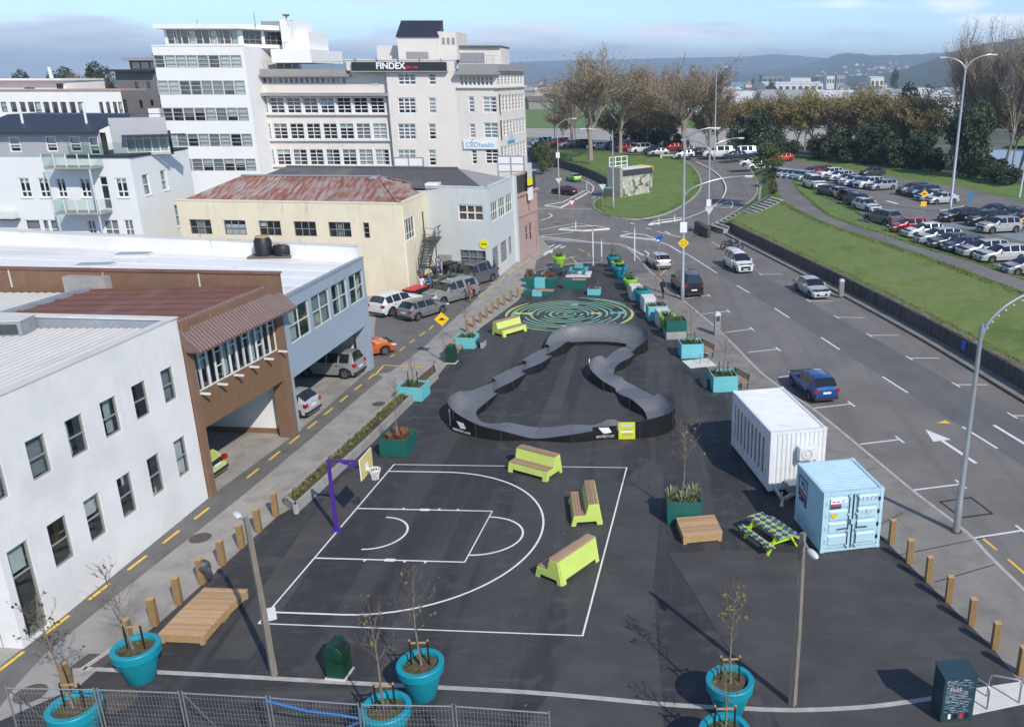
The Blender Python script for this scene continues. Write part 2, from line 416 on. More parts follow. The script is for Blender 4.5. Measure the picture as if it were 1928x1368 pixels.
# kerb stones along the carriageway, and the darker paved footpath inside them
kl = smooth_line([(p.x,p.y,0) for p in kerb[:-1]], 5)
k0 = MB(); inner = []
for i, p in enumerate(kl):
    d = (kl[min(i+1,len(kl)-1)] - kl[max(i-1,0)]).normalized(); nn = Vector((-d.y, d.x, 0)); inner.append(p + nn*0.16)
kb = MB()
for i in range(len(kl)-1):
    a, b, c, d = kl[i]+Vector((0.0,0,0)), kl[i+1], inner[i+1], inner[i]
    o = [(a.x,a.y),(b.x,b.y),(c.x,c.y),(d.x,d.y)]
    kb.prism(o, -0.28, 0.006)
struct(kb.build('kerb', 'kerb'))
right_edge = [at(*p) for p in [(1980,1370),(1928,1295),(1872,1222),(1785,1135),(1676,1026),(1560,905),(1440,790),(1380,735),(1318,680),(1270,632),(1225,590),(1196,552),(1170,520),(1150,500)]]
rf = strip([Vector((p.x,p.y,-0.004)) for p in right_edge[:-1]], [Vector((p.x,p.y,-0.004)) for p in [inner[0]]+inner[4:46]], 30, 4)
struct(rf.build('footpath', 'footpath_right'))

left_edge = [at(*p) for p in [(150,1290),(185,1258),(300,1172),(420,1064),(520,973),(600,925),(700,828),(800,738),(838,690),(905,617),(975,566),(1003,530),(1012,505)]]
plaza = [Vector((-24,12,0)), Vector((-21.2,17.5,0))] + left_edge + [at(1050,500), at(1100,496), at(1150,499)] + list(reversed(right_edge)) + [Vector((16,12,0))]
struct(tri_poly(plaza).build('plaza', 'plaza_asphalt'))

mat('plaza_patch', (0.060,0.059,0.059), 0.82, var=0.25, scale=0.6, space='World', bump=0.25, bscale=60); layer('plaza_patch', (0.085,0.083,0.080), 1.0, 0.5, 0.75, 0.6, (0.4,1.6,1,0.3)); layer('plaza_patch', (0.10,0.098,0.094), 14, 0.6, 0.75, 0.45); layer('plaza_patch', (0.03,0.03,0.032), 45, 0.55, 0.75, 0.5)
for pp in ([(1258,1040),(1340,1170),(1415,1290),(1470,1368),(1900,1420),(1860,1225),(1690,1060),(1640,1048),(1400,1035)], [(990,1368),(1105,1200),(1180,900),(1230,860),(1250,900),(1230,1100),(1250,1368)], [(560,1010),(640,900),(735,852),(700,930),(590,1060),(470,1240),(400,1240)], [(1000,830),(1075,650),(1090,652),(1060,760),(1040,832)]):
    struct(tri_poly([at(x,y,0.0022) for x,y in pp]).build('plaza_patch','plaza_patch'))
wallA, wallB, wallC, wallD = Vector((-20.2,23.69,0)), Vector((-19.29,34.25,0)), Vector((-18.16,41.55,0)), Vector((-17.39,52.41,0))
dash = [at(*p) for p in [(-60,1310),(20,1245),(165,1130),(338,998),(433,925),(567,817),(650,748),(700,708)]]
lane_l = [Vector((-21.5,14,-0.005)), Vector((-20.25,23.6,-0.005)), Vector((-19.32,34.2,-0.005)), Vector((-18.2,41.5,-0.005)), Vector((-17.5,52,-0.005))]
lane_r = [Vector((p.x+0.75, p.y-0.2, -0.005)) for p in dash]; lane_r[0] = Vector((-17.6,14,-0.005))
struct(strip(lane_l, lane_r, 24, 3).build('lane', 'lane_asphalt'))
yard = [at(p[0],p[1],-0.0052) for p in [(700,705),(706,610),(712,560),(830,503),(926,533),(900,560),(855,600),(790,660),(735,700)]]
struct(tri_poly(yard).build('parking_yard', 'lane_asphalt'))
end_lane = [at(p[0],p[1],-0.0048) for p in [(1006,512),(1050,503),(1100,499),(1150,503),(1172,520),(1200,552),(1228,560),(1222,512),(1203,489),(1183,469),(1165,461),(1105,457),(1022,452),(1040,470),(1010,490)]]
struct(tri_poly(end_lane).build('lane', 'lane_asphalt'))
garage = tri_poly([Vector(p) for p in [(-19.6,34.3,-0.006),(-18.3,41.6,-0.006),(-17.5,52.2,-0.006),(-30,53.5,-0.006),(-30,35,-0.006)]])
struct(garage.build('garage_floor', 'concrete_path'))

PAINT = MB(); PY = MB(); PC = MB()
def line(mb, px, wd, z=0.005, zz=0.0):
    pts = [at(p[0], p[1], zz) for p in px]
    r = ribbon([(q.x,q.y,zz+z) for q in pts], wd); mb.add(r.v, r.f)
# yellow broken line along the lane
for i, p in enumerate(resample(dash[1:], 15)):
    d = (dash[3]-dash[1]).normalized() if i < 7 else (dash[7]-dash[4]).normalized()
    if i == 6: continue
    r = ribbon([p - d*0.52 + Vector((0,0,0.003)), p + d*0.52 + Vector((0,0,0.003))], 0.13); PY.add(r.v, r.f)
for px in [((706,706),(722,688)),((735,672),(743,667)),((752,660),(762,653)),((772,645),(781,639)),((790,632),(800,625)),((808,620),(816,613)),((722,687),(768,690)),((775,690),(800,692)),
           ((900,558),(912,549)),((918,545),(930,537)),((938,530),(950,521)),((956,516),(968,508)),((974,504),(984,497)),((990,493),(1000,486)),((1006,481),(1016,474)),
           ((1018,462),(1040,463)),((1090,468),(1100,474)),((1074,483),(1087,496)),((1105,478),(1112,482))]:
    line(PY, px, 0.12, 0.003)
line(PAINT, [(1024,481),(1034,473)], 0.28, 0.003); line(PAINT, [(1032,476),(1041,469)], [0.95,0.02], 0.0035)
for px in [((1034,465),(1043,461)),((1045,466),(1056,461)),((1040,468),(1050,467)),((1055,467),(1064,463))]: line(PAINT, px, 0.3, 0.003)
# carriageway paint
W2 = lambda px, wd: line(PAINT, px, wd, 0.006, RZ)
for px in [((1387,537),(1411,551)),((1458,580),(1486,598)),((1546,635),(1581,658)),((1662,709),(1709,739)),((1812,803),(1878,844)),((1287,474),(1350,514)),((1940,880),(1990,915))]: W2(px, 0.14)
rdir = Vector((-0.225,0.974,0))
for a, b in [((1290,562),(1335,556)),((1322,591),(1372,586)),((1364,626),(1416,619)),((1409,663),(1465,657)),((1466,710),(1520,703)),((1533,768),(1603,760)),((1619,836),(1694,827)),((1721,922),(1809,911)),((1835,1012),(1925,998)),
             ((1473,516),(1432,516)),((1568,567),(1522,566)),((1625,598),(1575,597)),((1692,631),(1637,631)),((1769,674),(1712,674)),((1860,724),(1800,724)),((1965,783),(1906,782))]:
    W2((a, b), 0.11); q = at(b[0], b[1], RZ) + Vector((0,0,0.0065))
    r = ribbon([q - rdir*0.45, q + rdir*0.45], 0.11); PAINT.add(r.v, r.f)
def arrow(tip, tail):
    t = at(*tip, RZ); b = at(*tail, RZ); d = (t-b).normalized(); nn = Vector((-d.y,d.x,0)); z = Vector((0,0,0.007))
    h = t - d*1.55
    PAINT.add([t+z, h+nn*0.52+z, h-nn*0.52+z, h+nn*0.1+z, h-nn*0.1+z, b+nn*0.1+z, b-nn*0.1+z], [(0,1,2),(3,5,6,4)])
ll = tri_poly([at(x,y,RZ+0.003) for x,y in [(1330,505),(1387,537),(1472,589),(1563,647),(1685,724),(1845,825),(1990,915),(2060,880),(1912,786),(1806,728),(1718,678),(1643,635),(1581,601),(1528,570),(1436,519),(1390,492)]]); mat('road_lane', (0.122,0.122,0.121), 0.85, var=0.15, scale=0.3, space='World', bump=0.2, bscale=60); layer('road_lane', (0.155,0.152,0.148), 0.5, 0.5, 0.75, 0.6, (2.2,0.1,1,-0.23)); struct(ll.build('road_lane', 'road_lane'))
arrow((1742,808),(1838,872)); arrow((1990,872),(1871,800))
line(PY, [(1849,1012),(1877,1035)], 0.12, 0.006, RZ); line(PY, [(1898,1052),(1930,1080)], 0.12, 0.006, RZ)
line(PY, [(1764,796),(1785,794)], [0.05,0.5], 0.006, RZ)
for px in [((1340,455),(1365,470)),((1233,500),(1268,494)),((1240,520),(1258,505))]: line(PY, px, 0.12, 0.006, RZ)
# junction
for px, wd in [([(1016,445),(1060,449),(1107,455),(1150,458),(1178,463),(1212,481)],0.22),([(1017,444),(1080,437)],0.2),([(1017,432),(1087,420),(1125,427)],0.2),([(1017,393),(1112,393)],0.18),
        ([(1206,442),(1260,462),(1290,480)],0.2),([(1237,436),(1283,447)],0.2),([(1089,337),(1106,342),(1118,351),(1116,360),(1110,366)],0.22),([(1017,415),(1034,410),(1040,406),(1034,402)],0.2),
        ([(1187,420),(1195,422)],0.3),([(1173,436),(1184,437)],0.3),([(1252,436),(1262,440)],0.3),([(1216,430),(1226,431)],0.3),([(1180,475),(1187,468),(1214,472),(1225,480)],0.2),([(1187,468),(1214,472)],0.25),
        ([(1115,373),(1128,368),(1128,373),(1115,373)],0.2)]: W2(px, wd)
stuff_paint = PAINT
line(PAINT, [(506,1144),(510,1168)], 0.4, 0.006)
mh = MB()
for px, r_ in [((377,1012),0.42),((222,1318),0.55),((57,1305),0.45),((713,760),0.36)]:
    p = at(*px); mh.add([(p.x+r_*math.cos(t*math.pi/10), p.y+r_*math.sin(t*math.pi/10), 0.006) for t in range(20)], [tuple(range(20))])
p = at(177,1243); mh.add([(p.x-0.55,p.y-0.35,0.006),(p.x+0.45,p.y-0.35,0.006),(p.x+0.6,p.y+0.35,0.006),(p.x-0.4,p.y+0.35,0.006)], [(0,1,2,3)])
struct(mh.build('ground_covers', 'manhole'))
tr = MB()   # trench patch cut in the carriageway
q = [at(x,y,RZ+0.005) for x,y in [(1770,944),(1828,936),(1868,966),(1810,974)]]
rr = ribbon(q, 0.16, closed=True); tr.add(rr.v, rr.f); mat('tar', (0.028,0.028,0.03), 0.6, var=0.2); struct(tr.build('road_patch', 'tar'))
seams = MB()   # joints where the plaza surfacing was laid in strips, tar lines on the footpath
def seam(px, wd, zz=0.0, z=0.0035):
    pts = [at(x,y,zz) for x,y in px]; r = ribbon([(p.x,p.y,zz+z) for p in resample(pts,8)], wd); seams.add(r.v, r.f)
for px in [((1258,1040),(1415,1290)),((1000,830),(1035,760),(1075,650)),((1240,700),(1330,850))]: seam(px, 0.03)
for px in [((1690,1045),(1860,1010)),((1640,995),(1700,965)),((1760,1095),(1880,1060)),((1560,905),(1650,880)),((1440,780),(1560,800)),((1340,660),(1420,670))]: seam(px, 0.05, 0, 0.001)
struct(seams.build('surface_joints', 'tar'))

# flush concrete edging across the foreground and along the lane
def kstrip(px, wd, z=0.012, mt='kerb'):
    pts = smooth_line([at(*p) for p in px], 6); mb = MB()
    for i in range(len(pts)-1):
        d = (pts[i+1]-pts[i]).normalized(); nn = Vector((-d.y,d.x,0))*wd/2
        a, b = pts[i], pts[i+1]
        mb.prism([((a+nn).x,(a+nn).y),((b+nn).x,(b+nn).y),((b-nn).x,(b-nn).y),((a-nn).x,(a-nn).y)], -0.08, z)
    return struct(mb.build('kerb', mt))
kstrip([(158,1258),(400,1270),(700,1287),(1000,1303),(1250,1325),(1400,1333),(1500,1336),(1620,1331),(1700,1322),(1762,1313)], 0.17)
kstrip([(150,1262),(205,1225),(235,1205)], 0.2)
kstrip([(985,541),(1030,508),(1050,493),(1085,482)], 0.16)
kstrip([(1012,508),(1060,499),(1110,494),(1150,499),(1165,508)], 0.2)

# stop bank: retaining wall, grass slope, path along the crest, car park behind
wall_xy = [Vector((26.5,24,0)), Vector((24.4,36,0)), Vector((22.4,48,0)), Vector((20.24,60.3,0)), Vector((16.57,76.6,0)), Vector((11.4,97.6,0)), Vector((10.3,102.5,0))]
wl = smooth_line(wall_xy, 6)
fpw = strip([p + Vector((-0.95,0,-0.005)) for p in wl], [p + Vector((0.05,0,-0.005)) for p in wl], 40, 1)
struct(fpw.build('footpath', 'footpath_right'))
kw = MB()
for a, b in zip(wl, wl[1:]):
    kw.prism([(a.x-1.08,a.y),(b.x-1.08,b.y),(b.x-0.95,b.y),(a.x-0.95,a.y)], -0.3, 0.0)
struct(kw.build('kerb', 'wall_dark'))
rw = thing('retaining_wall', 'long dark concrete retaining wall at the foot of the grass bank beside the road', 'wall', (18,70,0))
Lw = resample(wl, 44)
for i in range(43):
    a, b = Lw[i] - Vector((18,70,0)), Lw[i+1] - Vector((18,70,0)); h = 1.05 + 0.02*math.sin(i*2.1)
    d = (b-a).normalized()*0.012; a2, b2 = a+d, b-d
    mb = MB().prism([(a2.x,a2.y),(b2.x,b2.y),(b2.x+0.22,b2.y+0.04),(a2.x+0.22,a2.y+0.04)], -0.3, h)
    mb.build('wall_panel', 'wall_dark', rw)
PZ = 2.5
ee = strip([p + Vector((0.16,0.02,1.075)) for p in wl], [p + Vector((0.62,0.1,1.13)) for p in wl], 60, 2, 0.03); mat('bare_earth', (0.20,0.165,0.12), 0.95, var=0.35, scale=1.5, space='World'); struct(ee.build('earth_edge', 'bare_earth'))
near_edge = [Vector((34.0,24,PZ)), Vector((31.6,40,PZ))] + [at(x,y,PZ) for x,y in [(1928,550),(1873,530),(1814,507),(1729,477),(1668,457),(1629,444),(1561,422),(1516,401),(1473,377),(1460,347),(1455,325)]]
far_edge = [Vector((37.5,24,PZ)), Vector((34.2,42,PZ))] + [at(x,y,PZ) for x,y in [(1928,527),(1814,488),(1741,468),(1669,443),(1615,426),(1561,407),(1530,382),(1508,364),(1495,347),(1487,328)]]
near_edge = smooth_line(near_edge, 4); far_edge = smooth_line(far_edge, 4)
wall_top = [p + Vector((0.2,0.03,1.02)) for p in wl] + [at(1365,416,1.0)]
bank_top = near_edge[:-6]
struct(strip(wall_top, bank_top, 60, 14, 0.05).build('grass_bank', 'grass', smooth=180))
struct(strip(near_edge, far_edge, 40, 3).build('path', 'road_asphalt'))
cp_near = [Vector((39.5,24,CP)), Vector((36.4,42,CP))] + [at(x,y,CP) for x,y in [(1928,520),(1902,511),(1814,482),(1741,458),(1700,443),(1660,424),(1640,414),(1602,392),(1548,367),(1526,354),(1508,336),(1500,318)]]
cp_near = smooth_line(cp_near, 4)
struct(strip(far_edge, [p - Vector((0,0,0.05)) for p in cp_near], 40, 4, 0.03).build('grass_verge', 'grass_near', smooth=180))
cp_far = [at(x,y,CP) for x,y in [(2300,470),(2100,420),(1928,380),(1840,358),(1760,345),(1700,336),(1640,325),(1560,311),(1490,300),(1450,297)]]
struct(strip([p + Vector((0,0,0)) for p in cp_near], cp_far, 40, 6).build('car_park', 'road_asphalt'))
far_verge = [at(x,y,CP) for x,y in [(2300,440),(2100,395),(1928,352),(1840,336),(1760,325),(1640,310),(1560,298),(1490,288),(1440,284)]]
struct(strip(cp_far, [p + Vector((0,0,0.25)) for p in far_verge], 40, 3, 0.05).build('grass_verge', 'grass_near', smooth=180))
under_trees = strip(far_verge, [p + Vector((4,34,-0.6)) for p in far_verge], 30, 3); mat('leaf_litter', (0.06,0.05,0.03), 0.95, var=0.4, scale=0.6, space='World')
struct(under_trees.build('tree_belt_ground', 'leaf_litter'))
# pale parking bays and arrows in the car park
for px, wd in [([(1600,362),(1640,372)],0.5),([(1670,378),(1690,384)],0.5),([(1700,428),(1757,421)],0.35),([(1770,397),(1815,388)],0.3)]:
    line(PAINT, px, wd, 0.006, CP)
bay = tri_poly([at(x,y,CP+0.004) for x,y in [(1755,423),(1835,415),(1928,440),(1990,470),(1928,455),(1840,432)]]); mat('bay_blue', (0.20,0.24,0.25), 0.8, var=0.12, scale=0.8, space='World')
struct(bay.build('parking_bay', 'bay_blue'))
for px in [((1688,418),(1692,410)),((1706,412),(1714,419))]: line(PY, px, 0.2, 0.006, CP)

# ramp road and the grass island, rising to the upper road on top of the stop bank
isl_r = [at(*p) for p in [(1150,407,0),(1200,412,0),(1250,403,0),(1290,383,.1),(1314,362,.35),(1320,345,.7),(1312,322,1.3),(1290,303,1.9),(1262,289,2.35)]]
ramp_o = [at(*p) for p in [(1215,440,-.11),(1290,440,-.11),(1345,421,-.05),(1400,389,.15),(1424,367,.4),(1425,342,.8),(1407,317,1.4),(1372,302,1.9),(1330,289,2.35)]]
isl_r = smooth_line(isl_r, 5); ramp_o = smooth_line(ramp_o, 5)
lo = lambda L, d: [p + Vector((0,0,d)) for p in L]
struct(strip(lo(isl_r[6:], -0.1), lo(ramp_o[8:], -0.0), 40, 6).build('road', 'road_asphalt', smooth=180))
isl_l = [at(*p) for p in [(1150,407,0),(1128,397,0),(1118,387,0),(1124,376,.1),(1150,360,.5),(1165,352,1.0),(1130,329,1.15),(1085,311,1.25),(1035,298,1.3),(1000,292,1.3)]]
isl_l = smooth_line(isl_l, 5)
isl_top = [at(*p) for p in [(1000,270,2.5),(1100,281,2.45),(1180,289,2.4),(1262,289,2.35)]]
isl_loop_r = isl_r
mb = strip(isl_l, isl_loop_r + list(reversed(isl_top))[1:], 60, 16, 0.04)
struct(mb.build('grass_island', 'grass_near', smooth=180))
def kline(pts, wd, h, mt='kerb'):
    mb = MB()
    for a, b in zip(pts, pts[1:]):
        d = (b-a); d.z = 0
        if d.length < 1e-4: continue
        d.normalize(); nn = Vector((-d.y,d.x,0))*wd/2
        vs = [a+nn,b+nn,b-nn,a-nn]; mb.add([v+Vector((0,0,-0.3)) for v in vs]+[v+Vector((0,0,h)) for v in vs], [(3,2,1,0),(4,5,6,7),(0,1,5,4),(1,2,6,5),(2,3,7,6),(3,0,4,7)])
    return mb
struct(kline(isl_r + [], 0.3, 0.03).build('kerb', 'kerb')); struct(kline(isl_l[:18], 0.3, 0.03).build('kerb', 'kerb'))
struct(kline(ramp_o[6:], 0.3, 0.05).build('kerb', 'kerb'))
iw = thing('retaining_wall', 'curved black retaining wall below the grass island beside the slip road', 'wall', (0,0,0))
wseg = resample(isl_l[24:], 18)
for a, b in zip(wseg, wseg[1:]):
    kline([a, b], 0.3, 0.12, 'black').build('wall_panel', 'wall_dark', iw)
    for p in iw.children[-1].data.vertices:
        if p.co.z < 1.0: p.co.z = -0.3
# outer grass between the ramp and the steps
og = strip(ramp_o[8:], [at(*p) for p in [(1300,447,0),(1335,432,0.1),(1365,416,1.0),(1400,398,1.6),(1440,375,2.3),(1462,350,2.5),(1458,322,2.5),(1435,306,2.45),(1395,293,2.4),(1350,287,2.4)]], 30, 6, 0.03)
struct(og.build('grass_slope', 'grass_near', smooth=180))
up_road = tri_poly([at(*p) for p in [(985,258,2.38),(985,273,2.38),(1100,283,2.38),(1180,291,2.38),(1262,290,2.38),(1330,290,2.38),(1350,288,2.38),(1395,295,2.38),(1435,307,2.38),(1470,330,2.38),(1510,322,2.38),(1490,298,2.38),(1430,285,2.38),(1330,278,2.38),(1180,266,2.38)]])
struct(up_road.build('road', 'road_asphalt'))
PR = lambda px, wd: PAINT.add(*(lambda r: (r.v, r.f))(ribbon(smooth_line([at(x,y,z)+Vector((0,0,0.06)) for x,y,z in px], 4), wd)))
PR([(1284,415,-.08),(1312,404,-.02),(1340,391,.08),(1360,373,.35),(1367,354,.65),(1358,335,1.0),(1340,320,1.4),(1311,305,1.9)], 0.22)
PR([(1345,390,.15),(1376,392,.1),(1376,379,.2),(1345,390,.15)], 0.2)
# splitter islands with white kerbs
def splitter(px, label):
    pts = [at(x,y,RZ) for x,y in px]
    t = thing('traffic_island', label, 'traffic island', pts[0], 0, 'splitter islands at the roundabout')
    mb = MB().prism([(p.x-pts[0].x, p.y-pts[0].y) for p in pts], -0.1, 0.12)
    mb.build('island_top', 'bare_earth', t)
    q = [p - pts[0] for p in pts]
    kline([Vector((p.x,p.y,0)) for p in q] + [Vector((q[0].x,q[0].y,0))], 0.17, 0.15).build('island_kerb', 'white_paint', t)
splitter([(1052,433),(1100,435.5),(1147,432),(1122,427),(1087,428)], 'lens shaped traffic island nearest the pink building')
splitter([(1168,446),(1236,453),(1215,444),(1188,441)], 'white edged traffic island beside the blue keep-left sign')
splitter([(1221,424),(1286,414),(1280,411),(1235,418)], 'thin white edged traffic island below the grass roundabout island')
splitter([(1026,388),(1056,392),(1110,362),(1102,360),(1060,382)], 'long slanted traffic island on the slip road with a give way sign')
# far side: river gravel, far bank
gr = tri_poly([Vector(p) for p in [(-110,222,-0.3),(60,222,-0.3),(70,330,-0.3),(-160,332,-0.3)]]); mat('gravel', (0.36,0.33,0.29), 0.95, var=0.2, scale=0.15, space='World')
struct(gr.build('river_gravel', 'gravel'))
fg = tri_poly([Vector(p) for p in [(-180,331,-0.2),(90,329,-0.2),(120,690,-0.2),(-300,690,-0.2)]]); struct(fg.build('far_field', 'grass_near'))
mat('water', (0.045,0.055,0.06), 0.12, var=0.15, scale=0.3, space='World', bump=0.1, bscale=1.5)
wt = tri_poly([Vector(p) for p in [(72,178,-0.25),(130,150,-0.25),(190,170,-0.25),(170,235,-0.25),(88,228,-0.25)]]); struct(wt.build('river_water', 'water'))
fb = tri_poly([Vector(p) for p in [(95,235,0.4),(190,200,0.4),(260,260,2.0),(150,330,2.0)]]); struct(fb.build('far_bank', 'grass_near'))
# ================================================================ buildings
mat('render_white', (0.76,0.755,0.74), 0.85, var=0.05, scale=0.8, space='World', bump=0.05)
layer('render_white', (0.60,0.61,0.61), 0.9, 0.55, 0.8, 0.5, (1,1,0.35))
layer('render_white', (0.42,0.42,0.40), 1.6, 0.60, 0.80, 0.32, (2.2,2.2,0.16))
layer('render_white', (0.64,0.64,0.62), 0.25, 0.5, 0.6, 0.6)
mat('tower_white', (0.80,0.795,0.78), 0.8, var=0.03, scale=0.3, space='World')
layer('tower_white', (0.66,0.655,0.64), 0.5, 0.56, 0.8, 0.5, (1,1,0.2))
mat('office_cream', (0.70,0.655,0.60), 0.8, var=0.04, scale=0.3, space='World')
layer('office_cream', (0.55,0.51,0.47), 0.6, 0.55, 0.8, 0.5, (1,1,0.2))
mat('roof_grey', (0.30,0.29,0.28), 0.7, var=0.1, scale=0.5, space='World')
mat('yellow_wall', (0.76,0.68,0.51), 0.85, var=0.07, scale=0.5, space='World', bump=0.1)
layer('yellow_wall', (0.62,0.53,0.37), 1.2, 0.56, 0.78, 0.55, (2,2,0.25))
layer('yellow_wall', (0.16,0.13,0.10), 0.8, 0.66, 0.76, 0.5, (1.5,1.5,0.5))
mat('grey_wall', (0.56,0.59,0.59), 0.85, var=0.04, scale=0.5, space='World', bump=0.05)
layer('grey_wall', (0.45,0.47,0.47), 1.1, 0.56, 0.8, 0.45, (1.5,1.5,0.3))
mat('pink_wall', (0.42,0.29,0.27), 0.85, var=0.08, scale=0.6, space='World')
mat('trim_pink', (0.46,0.32,0.25), 0.8, var=0.1)
mat('hoarding', (0.045,0.047,0.055), 0.6, var=0.15, scale=1)
mat('blue_wall', (0.30,0.365,0.43), 0.8, var=0.06, scale=0.7, space='World', bump=0.05)
layer('blue_wall', (0.34,0.42,0.49), 1.5, 0.55, 0.8, 0.5, (2,2,0.4))
mat('brown_wall', (0.20,0.115,0.07), 0.85, var=0.12, scale=1.2, space='World')
layer('brown_wall', (0.30,0.20,0.14), 1.2, 0.6, 0.8, 0.5, (2,2,0.4))
mat('pebble_brown', (0.19,0.105,0.055), 0.95, var=0.55, scale=22, space='World', bump=0.6, bscale=30)
mat('roof_brown', (0.19,0.085,0.06), 0.7, var=0.12, scale=0.8, space='World')
layer('roof_brown', (0.26,0.17,0.135), 0.9, 0.5, 0.75, 0.65, (1,0.25,1))
mat('awning_brown', (0.16,0.105,0.095), 0.55, var=0.1, scale=1.5, space='World')
mat('membrane', (0.80,0.795,0.775), 0.6, var=0.03, scale=0.4, space='World')
layer('membrane', (0.60,0.59,0.57), 0.35, 0.48, 0.72, 0.7, (0.2,1,1))
layer('membrane', (0.50,0.49,0.46), 1.2, 0.6, 0.75, 0.5)
mat('iron_white', (0.62,0.60,0.56), 0.6, var=0.05, scale=0.8, space='World')
layer('iron_white', (0.42,0.37,0.31), 1.0, 0.56, 0.75, 0.55, (2,0.15,1,-0.09))
mat('flashing', (0.30,0.33,0.37), 0.5, 0.2, var=0.15, scale=2, space='World')
mat('rust_roof', (0.27,0.20,0.185), 0.8, var=0.15, scale=1.0, space='World', c2=(0.36,0.29,0.27))
layer('rust_roof', (0.25,0.075,0.035), 1.5, 0.46, 0.60, 0.9, (2.2,0.25,1))
layer('rust_roof', (0.20,0.06,0.03), 0.45, 0.5, 0.65, 0.6)
mat('slate_roof', (0.105,0.10,0.10), 0.7, var=0.12, scale=1.2, space='World')
layer('slate_roof', (0.19,0.17,0.15), 0.5, 0.58, 0.66, 0.6, (0.4,0.12,1))
mat('navy_roof', (0.028,0.032,0.045), 0.5, var=0.1, scale=1, space='World')
mat('apart_white', (0.70,0.715,0.715), 0.85, var=0.03, scale=0.5, space='World')
mat('weatherboard', (0.40,0.405,0.43), 0.8, var=0.04, scale=0.5, space='World')
mat('dark_clad', (0.16,0.155,0.16), 0.7, var=0.08, scale=0.6, space='World')
mat('unlit_interior', (0.035,0.034,0.034), 0.9, var=0.5, scale=1.5)  # backing behind the glass; the shade of unlit rooms is put into its colour
mat('frame_white', (0.74,0.74,0.73), 0.5, var=0.03)
mat('frame_grey', (0.30,0.30,0.29), 0.5, var=0.08)
mat('frame_mid', (0.42,0.42,0.41), 0.5, var=0.05)
mat('frame_dark', (0.075,0.07,0.068), 0.5, var=0.1)
mat('frame_pale', (0.55,0.60,0.58), 0.5, var=0.05)
mat('blind', (0.62,0.63,0.61), 0.85, var=0.08, scale=2)
mat('blind_grey', (0.26,0.27,0.29), 0.85, var=0.1, scale=2)
mat('curtain', (0.42,0.50,0.46), 0.9, var=0.25, scale=3, stretch=(9,9,0.3))
mat('door_brown', (0.20,0.10,0.055), 0.6, var=0.15)
mat('sign_black', (0.022,0.023,0.026), 0.4, var=0.15)

